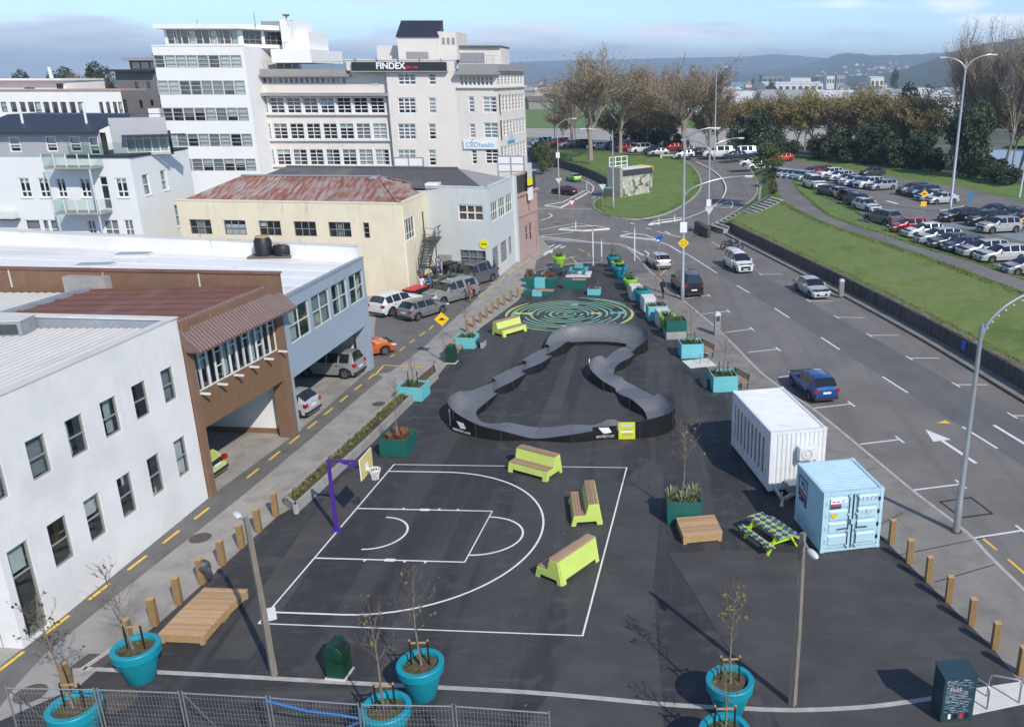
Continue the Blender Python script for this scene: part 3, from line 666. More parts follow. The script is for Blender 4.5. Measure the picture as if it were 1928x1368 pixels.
class Wall:
    """an upright wall plane from P0 to P1 (outside on the right hand), in its building's coordinates"""
    def __init__(s, P0, P1, root=None):
        s.a = Vector((P0[0],P0[1],0)); s.b = Vector((P1[0],P1[1],0)); s.L = (s.b-s.a).length
        s.d = (s.b-s.a)/s.L; s.n = Vector((s.d.y,-s.d.x,0)); s.root = root
        s.o = Vector(root.location) if root else Vector((0,0,0)); s.o.z = 0
    def p(s, t, z, out=0.0): return s.a + s.d*t + s.n*out + Vector((0,0,z)) - s.o
    def pix(s, px, py):
        u = (px-PPX)/FOC; v = (py-PPY)/FOC; D = Vector((u, _c-v*_s, -_s-v*_c))
        k = s.n.dot(s.a)/s.n.dot(D); q = D*k
        return (q-s.a).dot(s.d), CAM_H + D.z*k
    def rect(s, x0, y0, x1, y1):
        ym = (y0+y1)/2; xm = (x0+x1)/2
        return s.pix(x0,ym)[0], s.pix(xm,y1)[1], s.pix(x1,ym)[0], s.pix(xm,y0)[1]
    def box(s, mb, t0, z0, t1, z1, o0, o1, mi=0):
        P = [s.p(t0,z0,o0),s.p(t1,z0,o0),s.p(t1,z0,o1),s.p(t0,z0,o1),s.p(t0,z1,o0),s.p(t1,z1,o0),s.p(t1,z1,o1),s.p(t0,z1,o1)]
        mb.add(P, [(0,1,2,3),(7,6,5,4),(1,0,4,5),(2,1,5,6),(3,2,6,7),(0,3,7,4)], mi)
    def solid(s, z0, z1, holes, mats, depth=0.22, name='wall', back=0.7):
        """wall skin with real openings, their reveals and a flat backing painted dark for the unlit room behind"""
        mb = MB(); H = [h[:4] for h in holes]
        ts = sorted(set([0.0, s.L] + [round(min(max(v,0),s.L),4) for h in H for v in (h[0],h[2])]))
        zs = sorted(set([z0, z1] + [round(min(max(v,z0),z1),4) for h in H for v in (h[1],h[3])]))
        for i in range(len(ts)-1):
            for j in range(len(zs)-1):
                tm, zm = (ts[i]+ts[i+1])/2, (zs[j]+zs[j+1])/2
                if any(h[0] < tm < h[2] and h[1] < zm < h[3] for h in H): continue
                mb.quad(s.p(ts[i],zs[j]), s.p(ts[i+1],zs[j]), s.p(ts[i+1],zs[j+1]), s.p(ts[i],zs[j+1]))
        for t0,a,t1,b in H:
            q = depth+0.02
            for A,B in (((t0,a),(t1,a)),((t1,a),(t1,b)),((t1,b),(t0,b)),((t0,b),(t0,a))):
                mb.quad(s.p(*A), s.p(*B), s.p(B[0],B[1],-q), s.p(A[0],A[1],-q))
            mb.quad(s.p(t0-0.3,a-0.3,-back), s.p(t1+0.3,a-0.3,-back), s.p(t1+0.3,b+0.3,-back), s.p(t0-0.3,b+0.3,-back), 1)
        return mb.build(name, [mats, 'unlit_interior'], s.root)
    def window(s, h, nx=1, nz=1, fr='frame_white', fw=0.07, bar=0.045, depth=0.12, panes=False, blind=None, sill=0, zr=None, label=None):
        t0,a,t1,b = h[:4]; mb = MB()
        i0, i1 = -depth-0.05, -depth+0.02
        s.box(mb,t0,a,t0+fw,b,i0,i1); s.box(mb,t1-fw,a,t1,b,i0,i1); s.box(mb,t0+fw,a,t1-fw,a+fw,i0,i1); s.box(mb,t0+fw,b-fw,t1-fw,b,i0,i1)
        X = [t0+fw+(t1-t0-2*fw)*k/nx for k in range(nx+1)]
        Z = zr and [a+fw+(b-a-2*fw)*k for k in zr] or [a+fw+(b-a-2*fw)*k/nz for k in range(nz+1)]
        for x in X[1:-1]: s.box(mb,x-bar/2,a+fw,x+bar/2,b-fw,i0+0.01,i1-0.004)
        for z in Z[1:-1]: s.box(mb,t0+fw,z-bar/2,t1-fw,z+bar/2,i0+0.012,i1-0.007)
        if sill: s.box(mb,t0-0.06,a-0.07,t1+0.06,a-0.005,-depth,sill)
        o = mb.build('window', fr, s.root)
        if label: o['label'] = label
        if panes:
            for i in range(len(X)-1):
                for j in range(len(Z)-1):
                    g = MB(); g.quad(s.p(X[i],Z[j],-depth-0.02),s.p(X[i+1],Z[j],-depth-0.02),s.p(X[i+1],Z[j+1],-depth-0.02),s.p(X[i],Z[j+1],-depth-0.02)); g.build('pane','window_glass',o)
        else:
            g = MB(); g.quad(s.p(t0+fw,a+fw,-depth-0.02),s.p(t1-fw,a+fw,-depth-0.02),s.p(t1-fw,b-fw,-depth-0.02),s.p(t0+fw,b-fw,-depth-0.02)); g.build('pane','window_glass',o)
        if blind:
            x0,z0,x1,z1,m = blind
            g = MB(); q0,q1 = t0+fw+(t1-t0-2*fw)*x0, t0+fw+(t1-t0-2*fw)*x1; r0,r1 = a+fw+(b-a-2*fw)*z0, a+fw+(b-a-2*fw)*z1
            s.box(g,q0,r0,q1,r1,-depth-0.17,-depth-0.14); g.build('blind', m, o)
        return o
def rblind(p=0.5, pale=False):
    if rnd.random() > p: return None
    k = rnd.random(); m = rnd.choice(['blind','blind','blind','blind_grey'] if pale else ['blind','blind','blind_grey','curtain'])
    if pale and k > 0.3: k *= 0.6
    if k < 0.5: return (0,0,1,1,m)
    if k < 0.75: return (0,rnd.uniform(0.3,0.7),1,1,m)
    return (0,0,rnd.uniform(0.3,0.7),1,m)
def sheet_roof(pts, name, mt, parent, o, ribs=None, rmat=None):
    """roof sheet over a 3D outline, with raised ribs along a direction"""
    mb = tri_poly([Vector(p)-o for p in pts]); r = mb.build(name, mt, parent)
    return r
def corrugated(c00, c10, c11, c01, n, amp, name, mt, parent, o):
    """folded sheet between edges c00-c01 and c10-c11: n ribs running from the c00-c10 edge to c01-c11"""
    c00,c10,c11,c01 = [Vector(p)-o for p in (c00,c10,c11,c01)]; mb = MB(); vs = []; fs = []
    for i in range(n*4+1):
        t = i/(n*4); z = amp*(0,1,1,0)[i%4]
        vs += [c00.lerp(c10,t)+Vector((0,0,z)), c01.lerp(c11,t)+Vector((0,0,z))]
    for i in range(n*4): fs.append((2*i,2*i+2,2*i+3,2*i+1))
    mb.add(vs,fs); a,b,c = [Vector(vs[k]) for k in (0,2,1)]
    if (b-a).cross(c-a).z < 0: mb.f = [tuple(reversed(f)) for f in mb.f]
    return mb.build(name, mt, parent)
def boxpart(name, mt, root, x0,y0,z0,x1,y1,z1, bevel=0):
    o = root.location; return MB().box(x0-o.x,y0-o.y,z0,x1-o.x,y1-o.y,z1).build(name, mt, root, bevel=bevel)
V2 = lambda p: (p[0], p[1])

# --- white two-storey building, nearest on the left
d1 = Vector((0.0859,0.9963,0)); n1_ = Vector((-0.9963,0.0859,0))
A_ = (-20.2,23.69); B_ = (-19.29,34.25)
b = thing('white_building', 'white rendered two storey building with sash windows nearest the camera', 'building', (A_[0],A_[1],0)); O = Vector(b.location)
wl_ = Wall(A_, B_, b)
ups = [(-0.10,0.92),(1.93,2.77),(3.70,4.54),(5.45,6.32),(7.21,8.04),(9.00,9.78)]
lows = [(0.28,1.14),(1.98,2.86),(3.72,4.53),(5.48,6.28),(7.26,8.02),(9.00,9.78)]
up_h = [(max(0.02,a),5.02,q,6.42) for a,q in ups]; lo_h = [(a,0.12 if i==0 else 1.72,q,3.36) for i,(a,q) in enumerate(lows)]
wl_.solid(-0.3, 8.2, up_h+lo_h, 'render_white', 0.11)
bl = [(0,0,1,1,'blind_grey'),(0,0,1,1,'blind_grey'),(0,0,0.35,1,'curtain'),(0.45,0,0.85,1,'curtain'),None,(0,0,1,1,'blind_grey')]
for i,h in enumerate(up_h): wl_.window(h,1,2,'frame_grey',0.05,0.045,0.07,True,bl[i])
wl_.window(lo_h[0],1,2,'frame_grey',0.06,0.05,0.07,True,(0,0.72,1,1,'blind'),zr=(0,0.7,1))
bl = [None,(0,0.55,1,1,'blind'),None,None,(0,0,1,1,'blind')]
for i,h in enumerate(lo_h[1:]): wl_.window(h,1,2,'frame_grey',0.05,0.045,0.07,True,bl[i])
Q = Vector((A_[0],A_[1],0)) + n1_*14; Q2 = Vector((B_[0],B_[1],0)) + n1_*14
Wall(V2(Q), A_, b).solid(-0.3, 8.2, [], 'render_white'); Wall(B_, V2(Q2), b).solid(-0.3, 8.2, [], 'render_white', name='wall')
ra = Vector((A_[0],A_[1],0))+n1_*0.3; rb = Vector((B_[0],B_[1],0))+n1_*0.3-d1*0.35
up = lambda v,z: Vector((v.x,v.y,z))
corrugated(up(ra+n1_*11.5,7.55), up(ra,7.85), up(rb,7.85), up(rb+n1_*11.5,7.55), 34, 0.035, 'roof', 'iron_white', b, O)
mb = MB(); w_ = Wall(A_, B_, b); w_.box(mb,-0.02,8.2,w_.L+0.02,8.24,-0.3,0.03); mb.build('parapet_cap','iron_white',b)
w2 = Wall(B_, V2(Q2), b); mb = MB(); w2.box(mb,0,7.6,13.9,8.2,-0.34,-0.02); mb.build('parapet','flashing',b)
mb = MB(); w2.box(mb,-0.05,8.2,14,8.26,-0.40,0.04); mb.build('parapet_cap','concrete_white',b)
t = thing('air_conditioner', 'rusty grey rooftop cooling unit on the white building roof', 'air conditioner', at(20,625,7.75), 0.09); t.location.z = 7.7
MB().box(-0.75,-0.5,0,0.75,0.5,0.62).build('casing','flashing',t,bevel=0.02); MB().box(-0.6,-0.515,0.08,0.6,-0.5,0.5).build('grille','steel_dark',t); MB().box(-0.78,-0.53,0.622,0.78,0.53,0.66).build('lid','iron_white',t)

# --- brown building with the sloping metal awning
C_ = (-18.16,41.55)
b = thing('brown_building', 'brown building with a sloping ribbed metal awning above its ribbon of windows', 'building', (B_[0],B_[1],0)); O = Vector(b.location)
wb = Wall((B_[0]+0.02,B_[1]+0.06), C_, b)
mb = MB(); wb.box(mb,0.0,-0.3,0.42,7.9,-0.5,0.10); mb.build('pillar','brown_wall',b,bevel=0.01)
mb = MB(); wb.box(mb,wb.L-0.62,-0.3,wb.L-0.02,8.0,-0.6,0.10); mb.build('pillar','brown_wall',b,bevel=0.01)
mb = MB(); wb.box(mb,0.42,3.12,wb.L-0.62,4.72,-0.35,0.04); mb.build('spandrel','pebble_brown',b)
mb = MB(); wb.box(mb,0.42,6.7,wb.L-0.62,7.9,-0.35,0.0); mb.build('upper_band','brown_wall',b)
n = 12; t0, t1 = 0.42, wb.L-0.62
for i in range(n):
    a, q = t0+(t1-t0)*i/n, t0+(t1-t0)*(i+1)/n
    h = (a,4.72,q,6.7); zr = [(0,1),(0,0.68,1),(0,1),(0,0.34,0.68,1),(0,1),(0,0.68,1)][i%6]
    wb.window(h,1,1,'frame_white' if i%3 else 'frame_pale',0.045,0.05,0.1,True,[(0,0,1,1,'curtain'),None,(0,0,0.6,1,'blind_grey'),(0,0.4,1,1,'curtain')][(i*7)%4],zr=zr)
mb = MB(); mb.quad(wb.p(t0,4.5,-0.9),wb.p(t1,4.5,-0.9),wb.p(t1,6.9,-0.9),wb.p(t0,6.9,-0.9)); mb.build('room','unlit_interior',b)  # single flat sheet, coloured dark to stand for an unlit room
for i in range(6):
    a = t0+0.1+(t1-t0-0.2)*i/5; mb = MB(); wb.box(mb,a-0.05,4.66,a+0.05,4.74,0.04,0.5); mb.build('sill_bracket','frame_white',b)
# awning: ribs run down the slope
corrugated(wb.p(-0.05,7.95,-0.35)+O, wb.p(wb.L+0.1,7.95,-0.35)+O, wb.p(wb.L+0.1,6.75,0.85)+O, wb.p(-0.05,6.75,0.85)+O, 34, 0.05, 'awning', 'awning_brown', b, O)
mb = MB(); wb.box(mb,-0.05,6.70,wb.L+0.1,6.74,0.1,0.84); mb.build('soffit','awning_brown',b)
for tt in (-0.05, wb.L+0.06):
    mb = MB(); mb.add([wb.p(tt,6.72,0.1),wb.p(tt,6.72,0.84),wb.p(tt,7.95,-0.3),wb.p(tt+0.04,6.72,0.1),wb.p(tt+0.04,6.72,0.84),wb.p(tt+0.04,7.95,-0.3)],[(0,1,2),(5,4,3),(0,3,4,1),(1,4,5,2),(2,5,3,0)]); mb.build('awning_end','awning_brown',b)
pr = Vector((-0.9965,0.084,0))
Cv = Vector((C_[0],C_[1],0)); Bv = Vector((B_[0],B_[1],0))
sheet_roof([up(Bv+pr*0.4+d1*0.1,7.9), up(Cv+pr*0.4-d1*0.3,7.9), up(Cv+pr*9.5-d1*0.3,7.55), up(Bv+pr*9.8+d1*0.1,7.55)], 'roof', 'roof_brown', b, O)
for k in range(7):
    f = (k+0.5)/7; a = Bv.lerp(Cv,f)
    mb = MB(); mb.bar(up(a+pr*0.5,7.93)-O, up(a+pr*9.5,7.585)-O, 0.12, 0.05); mb.build('roof_seam','roof_brown',b)
mb = MB(); mb.bar(up(Bv+pr*9.7,7.62)-O, up(Cv+pr*9.5,7.62)-O, 0.35, 0.18); mb.build('box_gutter','flashing',b)
corrugated(up(Bv+pr*27,7.05)+d1*0.2, up(Bv+pr*10,7.35)+d1*0.2, up(Cv+pr*9.8-d1*0.3,7.35), up(Cv+pr*27-d1*0.3,7.05), 40, 0.03, 'lower_roof', 'iron_white', b, O)
pw = Wall(V2(Cv+pr*30), V2(Cv+pr*(-0.1)), b)
mb = MB(); pw.box(mb,0,6.6,pw.L,8.42,-0.28,0.0); mb.build('parapet','brown_wall',b)
mb = MB(); pw.box(mb,-0.02,8.42,pw.L+0.05,8.5,-0.34,0.06); mb.build('parapet_cap','roof_brown',b)
for k in (6,11,16,21,26):
    mb = MB(); pw.box(mb,k,7.3+(k%3)*0.2,k+0.06,8.38,0.002,0.05); mb.build('downpipe','trim_pink' if k%2 else 'concrete_white',b)
mb = MB(); pw.box(mb,19.2,6.9,21.4,8.2,0.01,0.5); mb.build('plant_box','concrete',b)
# garage under the brown building
gp = Wall(V2(Cv+pr*13-d1*0.1), V2(Cv+pr*0.3-d1*0.1), b)
mb = MB(); gp.box(mb,0,-0.3,gp.L,3.3,-0.14,0.0); mb.build('partition','render_white',b)
mb = MB(); gp.box(mb,0,-0.05,gp.L,0.28,0.0,0.03); mb.build('skirting','brown_wall',b)
mb = MB().add([up(Bv+pr*0.3,3.12)-O,up(Cv+pr*0.3,3.12)-O,up(Cv+pr*13,3.12)-O,up(Bv+pr*13,3.12)-O],[(0,1,2,3)]); mb.build('garage_ceiling','concrete',b)
mb = MB(); Wall(V2(Cv+pr*13),V2(Bv+pr*13),b).box(mb,0,-0.3,7.4,3.3,0,0.1); mb.build('garage_back','concrete',b)

# --- blue building
D_ = (-17.39,52.41); Dv = Vector((D_[0],D_[1],0))
b = thing('blue_building', 'pale blue building with a flat white roof bridging a parking bay', 'building', (C_[0],C_[1],0)); O = Vector(b.location)
wu = Wall((C_[0]+0.03,C_[1]+0.08), D_, b)
groups = [(0.55,2.95),(3.25,5.55),(5.85,8.05),(8.35,10.55)]
holes = [(a,4.62,q,6.42) for a,q in groups]
wu.solid(2.95, 7.05, holes, 'blue_wall', 0.14)
for i,h in enumerate(holes): wu.window(h,2,2,'frame_pale',0.05,0.06,0.1,True,[(0,0,0.45,1,'curtain'),(0.1,0,1,1,'blind_grey'),(0.5,0,0.9,1,'curtain'),None][i])
mb = MB(); wu.box(mb,0.0,-0.3,0.3,2.96,-0.5,-0.005); mb.build('pillar','blue_wall',b)
mb = MB(); wu.box(mb,wu.L-0.75,-0.3,wu.L-0.003,2.96,-0.7,-0.004); mb.build('pillar','blue_wall',b)
mb = MB(); wu.box(mb,0,2.93,wu.L,2.949,-1.2,0.0); mb.build('beam_soffit','blue_wall',b)
mb = MB(); wu.box(mb,-0.01,7.05,wu.L+0.02,7.14,-0.25,0.035); mb.build('roof_edge','flashing',b)
pr2 = Vector((-0.975,0.222,0)); fw_ = Wall(D_, V2(Dv+pr2*29), b); fw_.solid(-0.3,7.75,[], 'render_white', name='wall')
gp = Wall(V2(Dv+pr*13-d1*0.3), V2(Dv+pr*0.72-d1*0.3), b); mb = MB(); gp.box(mb,0,-0.3,gp.L,2.93,-0.14,0.0); mb.build('partition','yellow_wall',b)
mb = MB().add([up(Cv+pr*0.3,2.94)-O,up(Dv+pr*0.3,2.94)-O,up(Dv+pr*13,2.94)-O,up(Cv+pr*13,2.94)-O],[(0,1,2,3)]); mb.build('garage_ceiling','concrete',b)
mb = MB(); Wall(V2(Dv+pr*13),V2(Cv+pr*13),b).box(mb,0,-0.3,11,2.94,0,0.1); mb.build('garage_back','concrete',b)
sheet_roof([up(Cv+pr*0.2+d1*0.25,7.0), up(Dv+pr2*0.2-d1*0.3,7.0), up(Dv+pr2*29-d1*0.3,7.0), up(Cv+pr*30+d1*0.25,7.0)], 'roof', 'membrane', b, O)
mb = MB(); fw_.box(mb,0.1,7.0,28.5,7.85,-0.62,-0.3); mb.build('parapet','membrane',b)
mb = MB(); fw_.box(mb,0.05,7.85,28.6,7.91,-0.66,-0.26); mb.build('parapet_cap','iron_white',b)
for f in (0.17,0.33,0.5,0.66,0.83): 
    a = Cv.lerp(Dv,f); mb = MB(); mb.bar(up(a+pr*0.4,7.012)-O, up(a+(pr*(1-f)+pr2*f)*28.0,7.012)-O, 0.14, 0.03); mb.build('roof_lap','membrane',b)
for px in [((230,482),(273,477)),((155,502),(205,498))]:
    p = at((px[0][0]+px[1][0])/2, px[0][1], 7.0); q = thing('skylight', 'flat grey skylight on the white roof, %s' % ('the one nearer the rooftop tanks' if px[0][0]==230 else 'the one beside the brown parapet'), 'skylight', p, 0.09, 'skylights on the white roof')
    MB().box(-1.0,-0.45,0,1.0,0.45,0.16).build('kerb_frame','iron_white',q); MB().box(-0.93,-0.38,0.16,0.93,0.38,0.20).build('pane','blue_wall',q)
p = at(512,484,7.0)
t = thing('pallet', 'weathered wooden pallet under the black rooftop tanks', 'pallet', p, 0.09)
for k in range(7): MB().box(-1.3+k*0.38,-0.62,0.10,-1.0+k*0.38,0.62,0.13).build('board','old_pole',t)
for k in (-0.5,0,0.5): MB().box(-1.3,k-0.05,0,1.3,k+0.05,0.10).build('bearer','old_pole',t)
t = thing('water_tank', 'tall black plastic water tank with a yellow lid on the white roof', 'water tank', (p.x-0.45,p.y,7.13))
MB().lathe([(0.001,0),(0.52,0),(0.52,0.9),(0.46,1.0),(0.40,1.12)],20).build('tank','black',t,smooth=40); MB().lathe([(0.40,1.12),(0.38,1.2),(0.001,1.2)],16).build('lid','timber',t)
t = thing('water_tank', 'low black ribbed water tank beside the tall one on the white roof', 'water tank', (p.x+0.68,p.y+0.1,7.13))
mb = MB().lathe([(0.001,0),(0.5,0),(0.55,0.05),(0.53,0.1),(0.55,0.15),(0.55,0.55),(0.5,0.62),(0.2,0.66)],20); mb.build('tank','black',t,smooth=40); MB().lathe([(0.2,0.66),(0.2,0.72),(0.001,0.72)],12).build('lid','timber',t)
for px,h,lab in [((408,477),0.9,'pair of thin white pipes'),((447,476),0.75,'short black vent pipe'),((491,478),0.8,'black cowled vent pipe')]:
    q = at(*px,7.0); t = thing('vent_pipe', lab+' standing on the white flat roof', 'vent pipe', q)
    if h == 0.9:
        for dx in (-0.22,0.22): MB().tube([(dx,0,0),(dx-0.05,0,h)],0.025,6).build('pipe','steel',t)
    else:
        MB().tube([(0,0,0),(0,0,h*0.7)],0.09,8).build('pipe','black',t); MB().lathe([(0.03,h*0.7),(0.15,h*0.75),(0.13,h),(0.001,h)],10).build('cowl','black',t)

# --- cream yellow building with the rusty hip roof
Y0,Y1,Y2 = (-39.48,73.1),(-20.0,70.9),(-19.5,82.0)
b = thing('yellow_building', 'cream yellow two storey building with a rusty hipped iron roof', 'building', (Y1[0],Y1[1],0)); O = Vector(b.location)
wf = Wall(Y0,Y1,b)
hs = [(0.87,4.95,2.82,6.2),(3.95,4.95,5.92,6.2),(7.07,4.95,9.0,6.2),(10.15,4.95,12.1,6.2),(13.18,4.95,15.13,6.2),(16.2,4.9,16.72,6.2)]
wf.solid(-0.3,7.75,hs,'yellow_wall',0.15)
for i,h in enumerate(hs): wf.window(h,3 if i<5 else 1,2 if i<5 else 3,'frame_grey',0.05,0.05,0.1,i<5,[(0.33,0,0.66,1,'blind_grey'),(0,0,1,0.7,'blind'),(0,0.6,0.33,1,'frame_white'),None,(0.36,0,0.62,1,'blind_grey'),None][i])
ws = Wall(Y1,Y2,b); hs = [(0.35,4.55,3.25,6.35),(5.5,3.9,6.15,6.3),(7.1,4.9,7.5,6.5),(8.6,4.9,9.0,6.5)]
ws.solid(-0.3,7.75,hs+[(4.5,0.0,5.3,2.1)],'yellow_wall',0.15)
ws.window(hs[0],4,2,'frame_white',0.06,0.06,0.1,True,None,zr=(0,0.3,1)); ws.window(hs[1],1,1,'frame_dark',0.08,0.05,0.1); ws.window(hs[2],1,1,'frame_white',0.06,0.05,0.1); ws.window(hs[3],1,1,'frame_white',0.06,0.05,0.1)
mb = MB(); ws.box(mb,4.5,0.0,5.3,2.1,-0.12,-0.06); mb.build('door','frame_white',b)
mb = MB(); wf.box(mb,-0.02,7.75,wf.L+0.03,7.86,-0.3,0.04); ws.box(mb,0,7.75,ws.L,7.86,-0.3,0.035); mb.build('coping','yellow_wall',b)
for q in (0.12,ws.L-0.4): 
    mb = MB(); ws.box(mb,q,0,q+0.1,7.6,0.002,0.1); mb.build('downpipe','yellow_wall',b)
Wall(Y2,(-39,84),b).solid(-0.3,7.75,[],'yellow_wall',name='wall'); Wall((-39,84),Y0,b).solid(-0.3,7.75,[],'yellow_wall',name='wall')
r0 = atY(455,331,77.5); r1 = atY(715,333,77.0)
e = [Vector((-39.2,73.35,7.7)),Vector((-20.2,71.2,7.7)),Vector((-19.8,81.8,7.7)),Vector((-38.8,83.8,7.7))]
def roof_plane(a, b_, c, d, n, name='roof_plane', mt='rust_roof', amp=0.05):
    return corrugated(a,b_,c,d,n,amp,name,mt,b,O)
roof_plane(e[0],e[1],r1,r0,26); roof_plane(e[2],e[3],r0,r1,26)
sheet_roof([e[1],e[2],r1],'roof_plane','rust_roof',b,O); sheet_roof([e[3],e[0],r0],'roof_plane','rust_roof',b,O)
for k in range(1,12):
    f = k/12; p0 = e[1].lerp(e[2],f); p1 = r1.lerp(p0,0.02) if False else e[1].lerp(r1,1)
    q = p0 + (r1-(e[1]+e[2])/2)*(1-abs(2*f-1)); mb = MB(); mb.bar(p0-O+Vector((0,0,0.02)), q-O+Vector((0,0,0.02)), 0.06,0.05); mb.build('roof_rib','rust_roof',b)
mb = MB(); mb.bar(r0-O+Vector((0,0,0.06)),r1-O+Vector((0,0,0.06)),0.4,0.1); mb.build('ridge_cap','flashing',b)
for q in (e[1],e[2]): mb = MB(); mb.bar(q-O+Vector((0,0,0.06)),r1-O+Vector((0,0,0.08)),0.35,0.08); mb.build('hip_cap','rust_roof',b)
mb = MB(); mb.add([r1-O+Vector((-0.9,-0.5,-0.05)),r1-O+Vector((1.2,-0.8,-0.75)),r1-O+Vector((1.5,0.6,-0.75)),r1-O+Vector((0,0,0.16))],[(0,1,3),(1,2,3)]); mb.build('hip_flashing','flashing',b)
# fire escape on its side wall
t = thing('fire_escape', 'rusty dark steel fire escape stair on the side of the yellow building', 'stair', ws.p(5.8,0,0)+O)
fo = Vector(t.location); P = lambda s_,z,o_: ws.p(s_,z,o_)+O-fo
mb = MB(); ws_ = ws
def fbox(mb,s0,z0,s1,z1,o0,o1):
    c = [P(s0,z0,o0),P(s1,z0,o0),P(s1,z0,o1),P(s0,z0,o1),P(s0,z1,o0),P(s1,z1,o0),P(s1,z1,o1),P(s0,z1,o1)]
    mb.add(c,[(0,1,2,3),(7,6,5,4),(1,0,4,5),(2,1,5,6),(3,2,6,7),(0,3,7,4)])
fbox(mb,5.0,3.85,7.4,3.92,0.02,1.2); mb.build('landing','steel_dark',t)
mb = MB()
for s_ in (5.0,6.2,7.4):
    for z in (4.4,4.95): mb.bar(P(5.0,z,1.18),P(7.4,z,1.18),0.04)
    mb.bar(P(s_,3.9,1.18),P(s_,4.95,1.18),0.05)
for z in (4.4,4.95): mb.bar(P(7.38,z,0.05),P(7.38,z,1.18),0.04); mb.bar(P(5.02,z,0.05),P(5.02,z,1.18),0.04)
mb.build('railing','steel_dark',t)
def flight(s0,z0,s1,z1,o0,o1):
    mb = MB(); mb.bar(P(s0,z0,o0),P(s1,z1,o0),0.06,0.2); mb.bar(P(s0,z0,o1),P(s1,z1,o1),0.06,0.2)
    for q in (0.5,0.95):
        for o_ in (o0,o1): mb.bar(P(s0,z0+q,o_),P(s1,z1+q,o_),0.04)
    for k in range(5):
        f = k/4
        for o_ in (o0,o1): mb.bar(P(s0+(s1-s0)*f,z0+(z1-z0)*f,o_),P(s0+(s1-s0)*f,z0+(z1-z0)*f+0.95,o_),0.04)
    mb.build('stringer','steel_dark',t)
    for k in range(9):
        f = (k+0.5)/9; mb = MB(); s_ = s0+(s1-s0)*f; z = z0+(z1-z0)*f; fbox(mb,s_-0.13,z-0.02,s_+0.13,z+0.02,o0,o1); mb.build('tread','steel_dark',t)
flight(5.0,3.85,2.9,2.0,0.3,1.1); flight(2.9,2.0,5.4,0.0,1.15,1.9)
mb = MB(); fbox(mb,2.2,1.95,3.0,2.0,0.3,1.95); mb.build('half_landing','steel_dark',t)
mb = MB()
for s_,o_ in ((2.25,1.9),(2.25,0.35),(7.35,1.15),(5.05,1.15)): mb.bar(P(s_,-0.0,o_),P(s_,3.9 if s_>4 else 2.9,o_),0.07)
mb.build('post','steel_dark',t)

# --- pale grey building
G0,G1,G2 = (-19.7,78.0),(-13.87,76.62),(-12.95,86.18)
b = thing('grey_building', 'pale grey two storey corner building with a dark hipped roof', 'building', (G1[0],G1[1],0)); O = Vector(b.location)
wf = Wall(G0,G1,b); hs = [(3.05,5.45,5.45,6.85),(2.95,0.35,5.45,2.78)]
wf.solid(-0.3,8.35,hs,'grey_wall',0.15)
wf.window(hs[0],3,2,'frame_white',0.1,0.12,0.08,True,(0,0,1,1,'door_brown')); wf.window(hs[1],3,4,'frame_grey',0.07,0.07,0.08,False,(0,0,1,1,'blind_grey'))
ws = Wall(G1,G2,b); hs = [(0.75,5.2,3.0,6.95),(3.4,5.2,5.7,6.95),(6.1,5.2,8.5,6.95),(0.4,0.95,2.5,2.9),(3.3,0.95,5.6,2.9),(6.3,1.2,7.5,2.9)]
ws.solid(-0.3,8.35,hs,'grey_wall',0.15)
for i,h in enumerate(hs): ws.window(h,3 if i<3 else 4,2 if i<3 else 5,'frame_white' if i<3 else 'frame_grey',0.08,0.09 if i<3 else 0.05,0.08,False,(0.35,0,0.65,1,'door_brown') if i<3 else (0,0,1,1,'blind_grey'))
mb = MB(); ws.box(mb,ws.L-0.7,-0.3,ws.L,8.35,-0.3,0.25); mb.build('pilaster','grey_wall',b)
mb = MB(); wf.box(mb,0,8.35,wf.L+0.04,8.45,-0.3,0.04); ws.box(mb,0,8.35,ws.L,8.45,-0.3,0.036); mb.build('coping','grey_wall',b)
Wall((-38,80),G0,b).solid(-0.3,8.0,[],'grey_wall',name='wall'); Wall(G2,(-38,91),b).solid(-0.3,8.0,[],'grey_wall',name='wall')
r0 = atY(540,314,85.5); r1 = atY(862,317,84.5); e0 = Vector((-38,79.9,8.0)); e1 = Vector((-14.3,77.2,8.2)); e2 = Vector((-13.5,86,8.2)); e3 = Vector((-38,91,8.0)); em = Vector((-17.6,82.5,9.15))
corrugated(e0,e1,r1,r0,60,0.035,'roof_plane','slate_roof',b,O); corrugated(e3,e2,r1,r0,30,0.03,'roof_plane','slate_roof',b,O)
sheet_roof([e1,e2,r1],'roof_plane','roof_grey',b,O)
mb = MB(); mb.bar(r0-O+Vector((0,0,0.06)),r1-O+Vector((0,0,0.06)),0.4,0.1); mb.build('ridge_cap','slate_roof',b)
p = atY(815,352,78.5); mb = MB(); mb.box(-0.6,-0.4,-0.5,0.6,0.8,0.35); mb.build('roof_light','frame_white',b,p-O); 
mb = MB(); q = wf.p(1.1,0,0); wf.box(mb,1.0,1.3,2.2,2.3,0.01,0.4); mb.build('cooling_unit','concrete',b)
t = tag(MB().lathe([(0.001,0),(0.42,0),(0.42,0.04),(0.001,0.04)],24).build('round_sign','sign_yellow',None), 'bright yellow round sign on the corner of the pale grey building', 'sign')
q = wf.p(5.35,3.4,0.03)+O; t.location = q; t.rotation_euler = (R(90),0,math.atan2(wf.d.y,wf.d.x)); M['sign_yellow2'] = None
mat('sign_lemon', (0.80,0.75,0.01), 0.5, var=0.03); t.data.materials[0] = M['sign_lemon']
mb = MB()
for k,(x,y,wd,h) in enumerate([(-0.2,0,0.05,0.16),(-0.08,0,0.14,0.12),(0.12,0.0,0.14,0.14),(0.26,0,0.05,0.12)]): mb.box(x-wd/2,y-h/2,0.042,x+wd/2,y+h/2,0.046)
mb.build('lettering','sign_black',t)

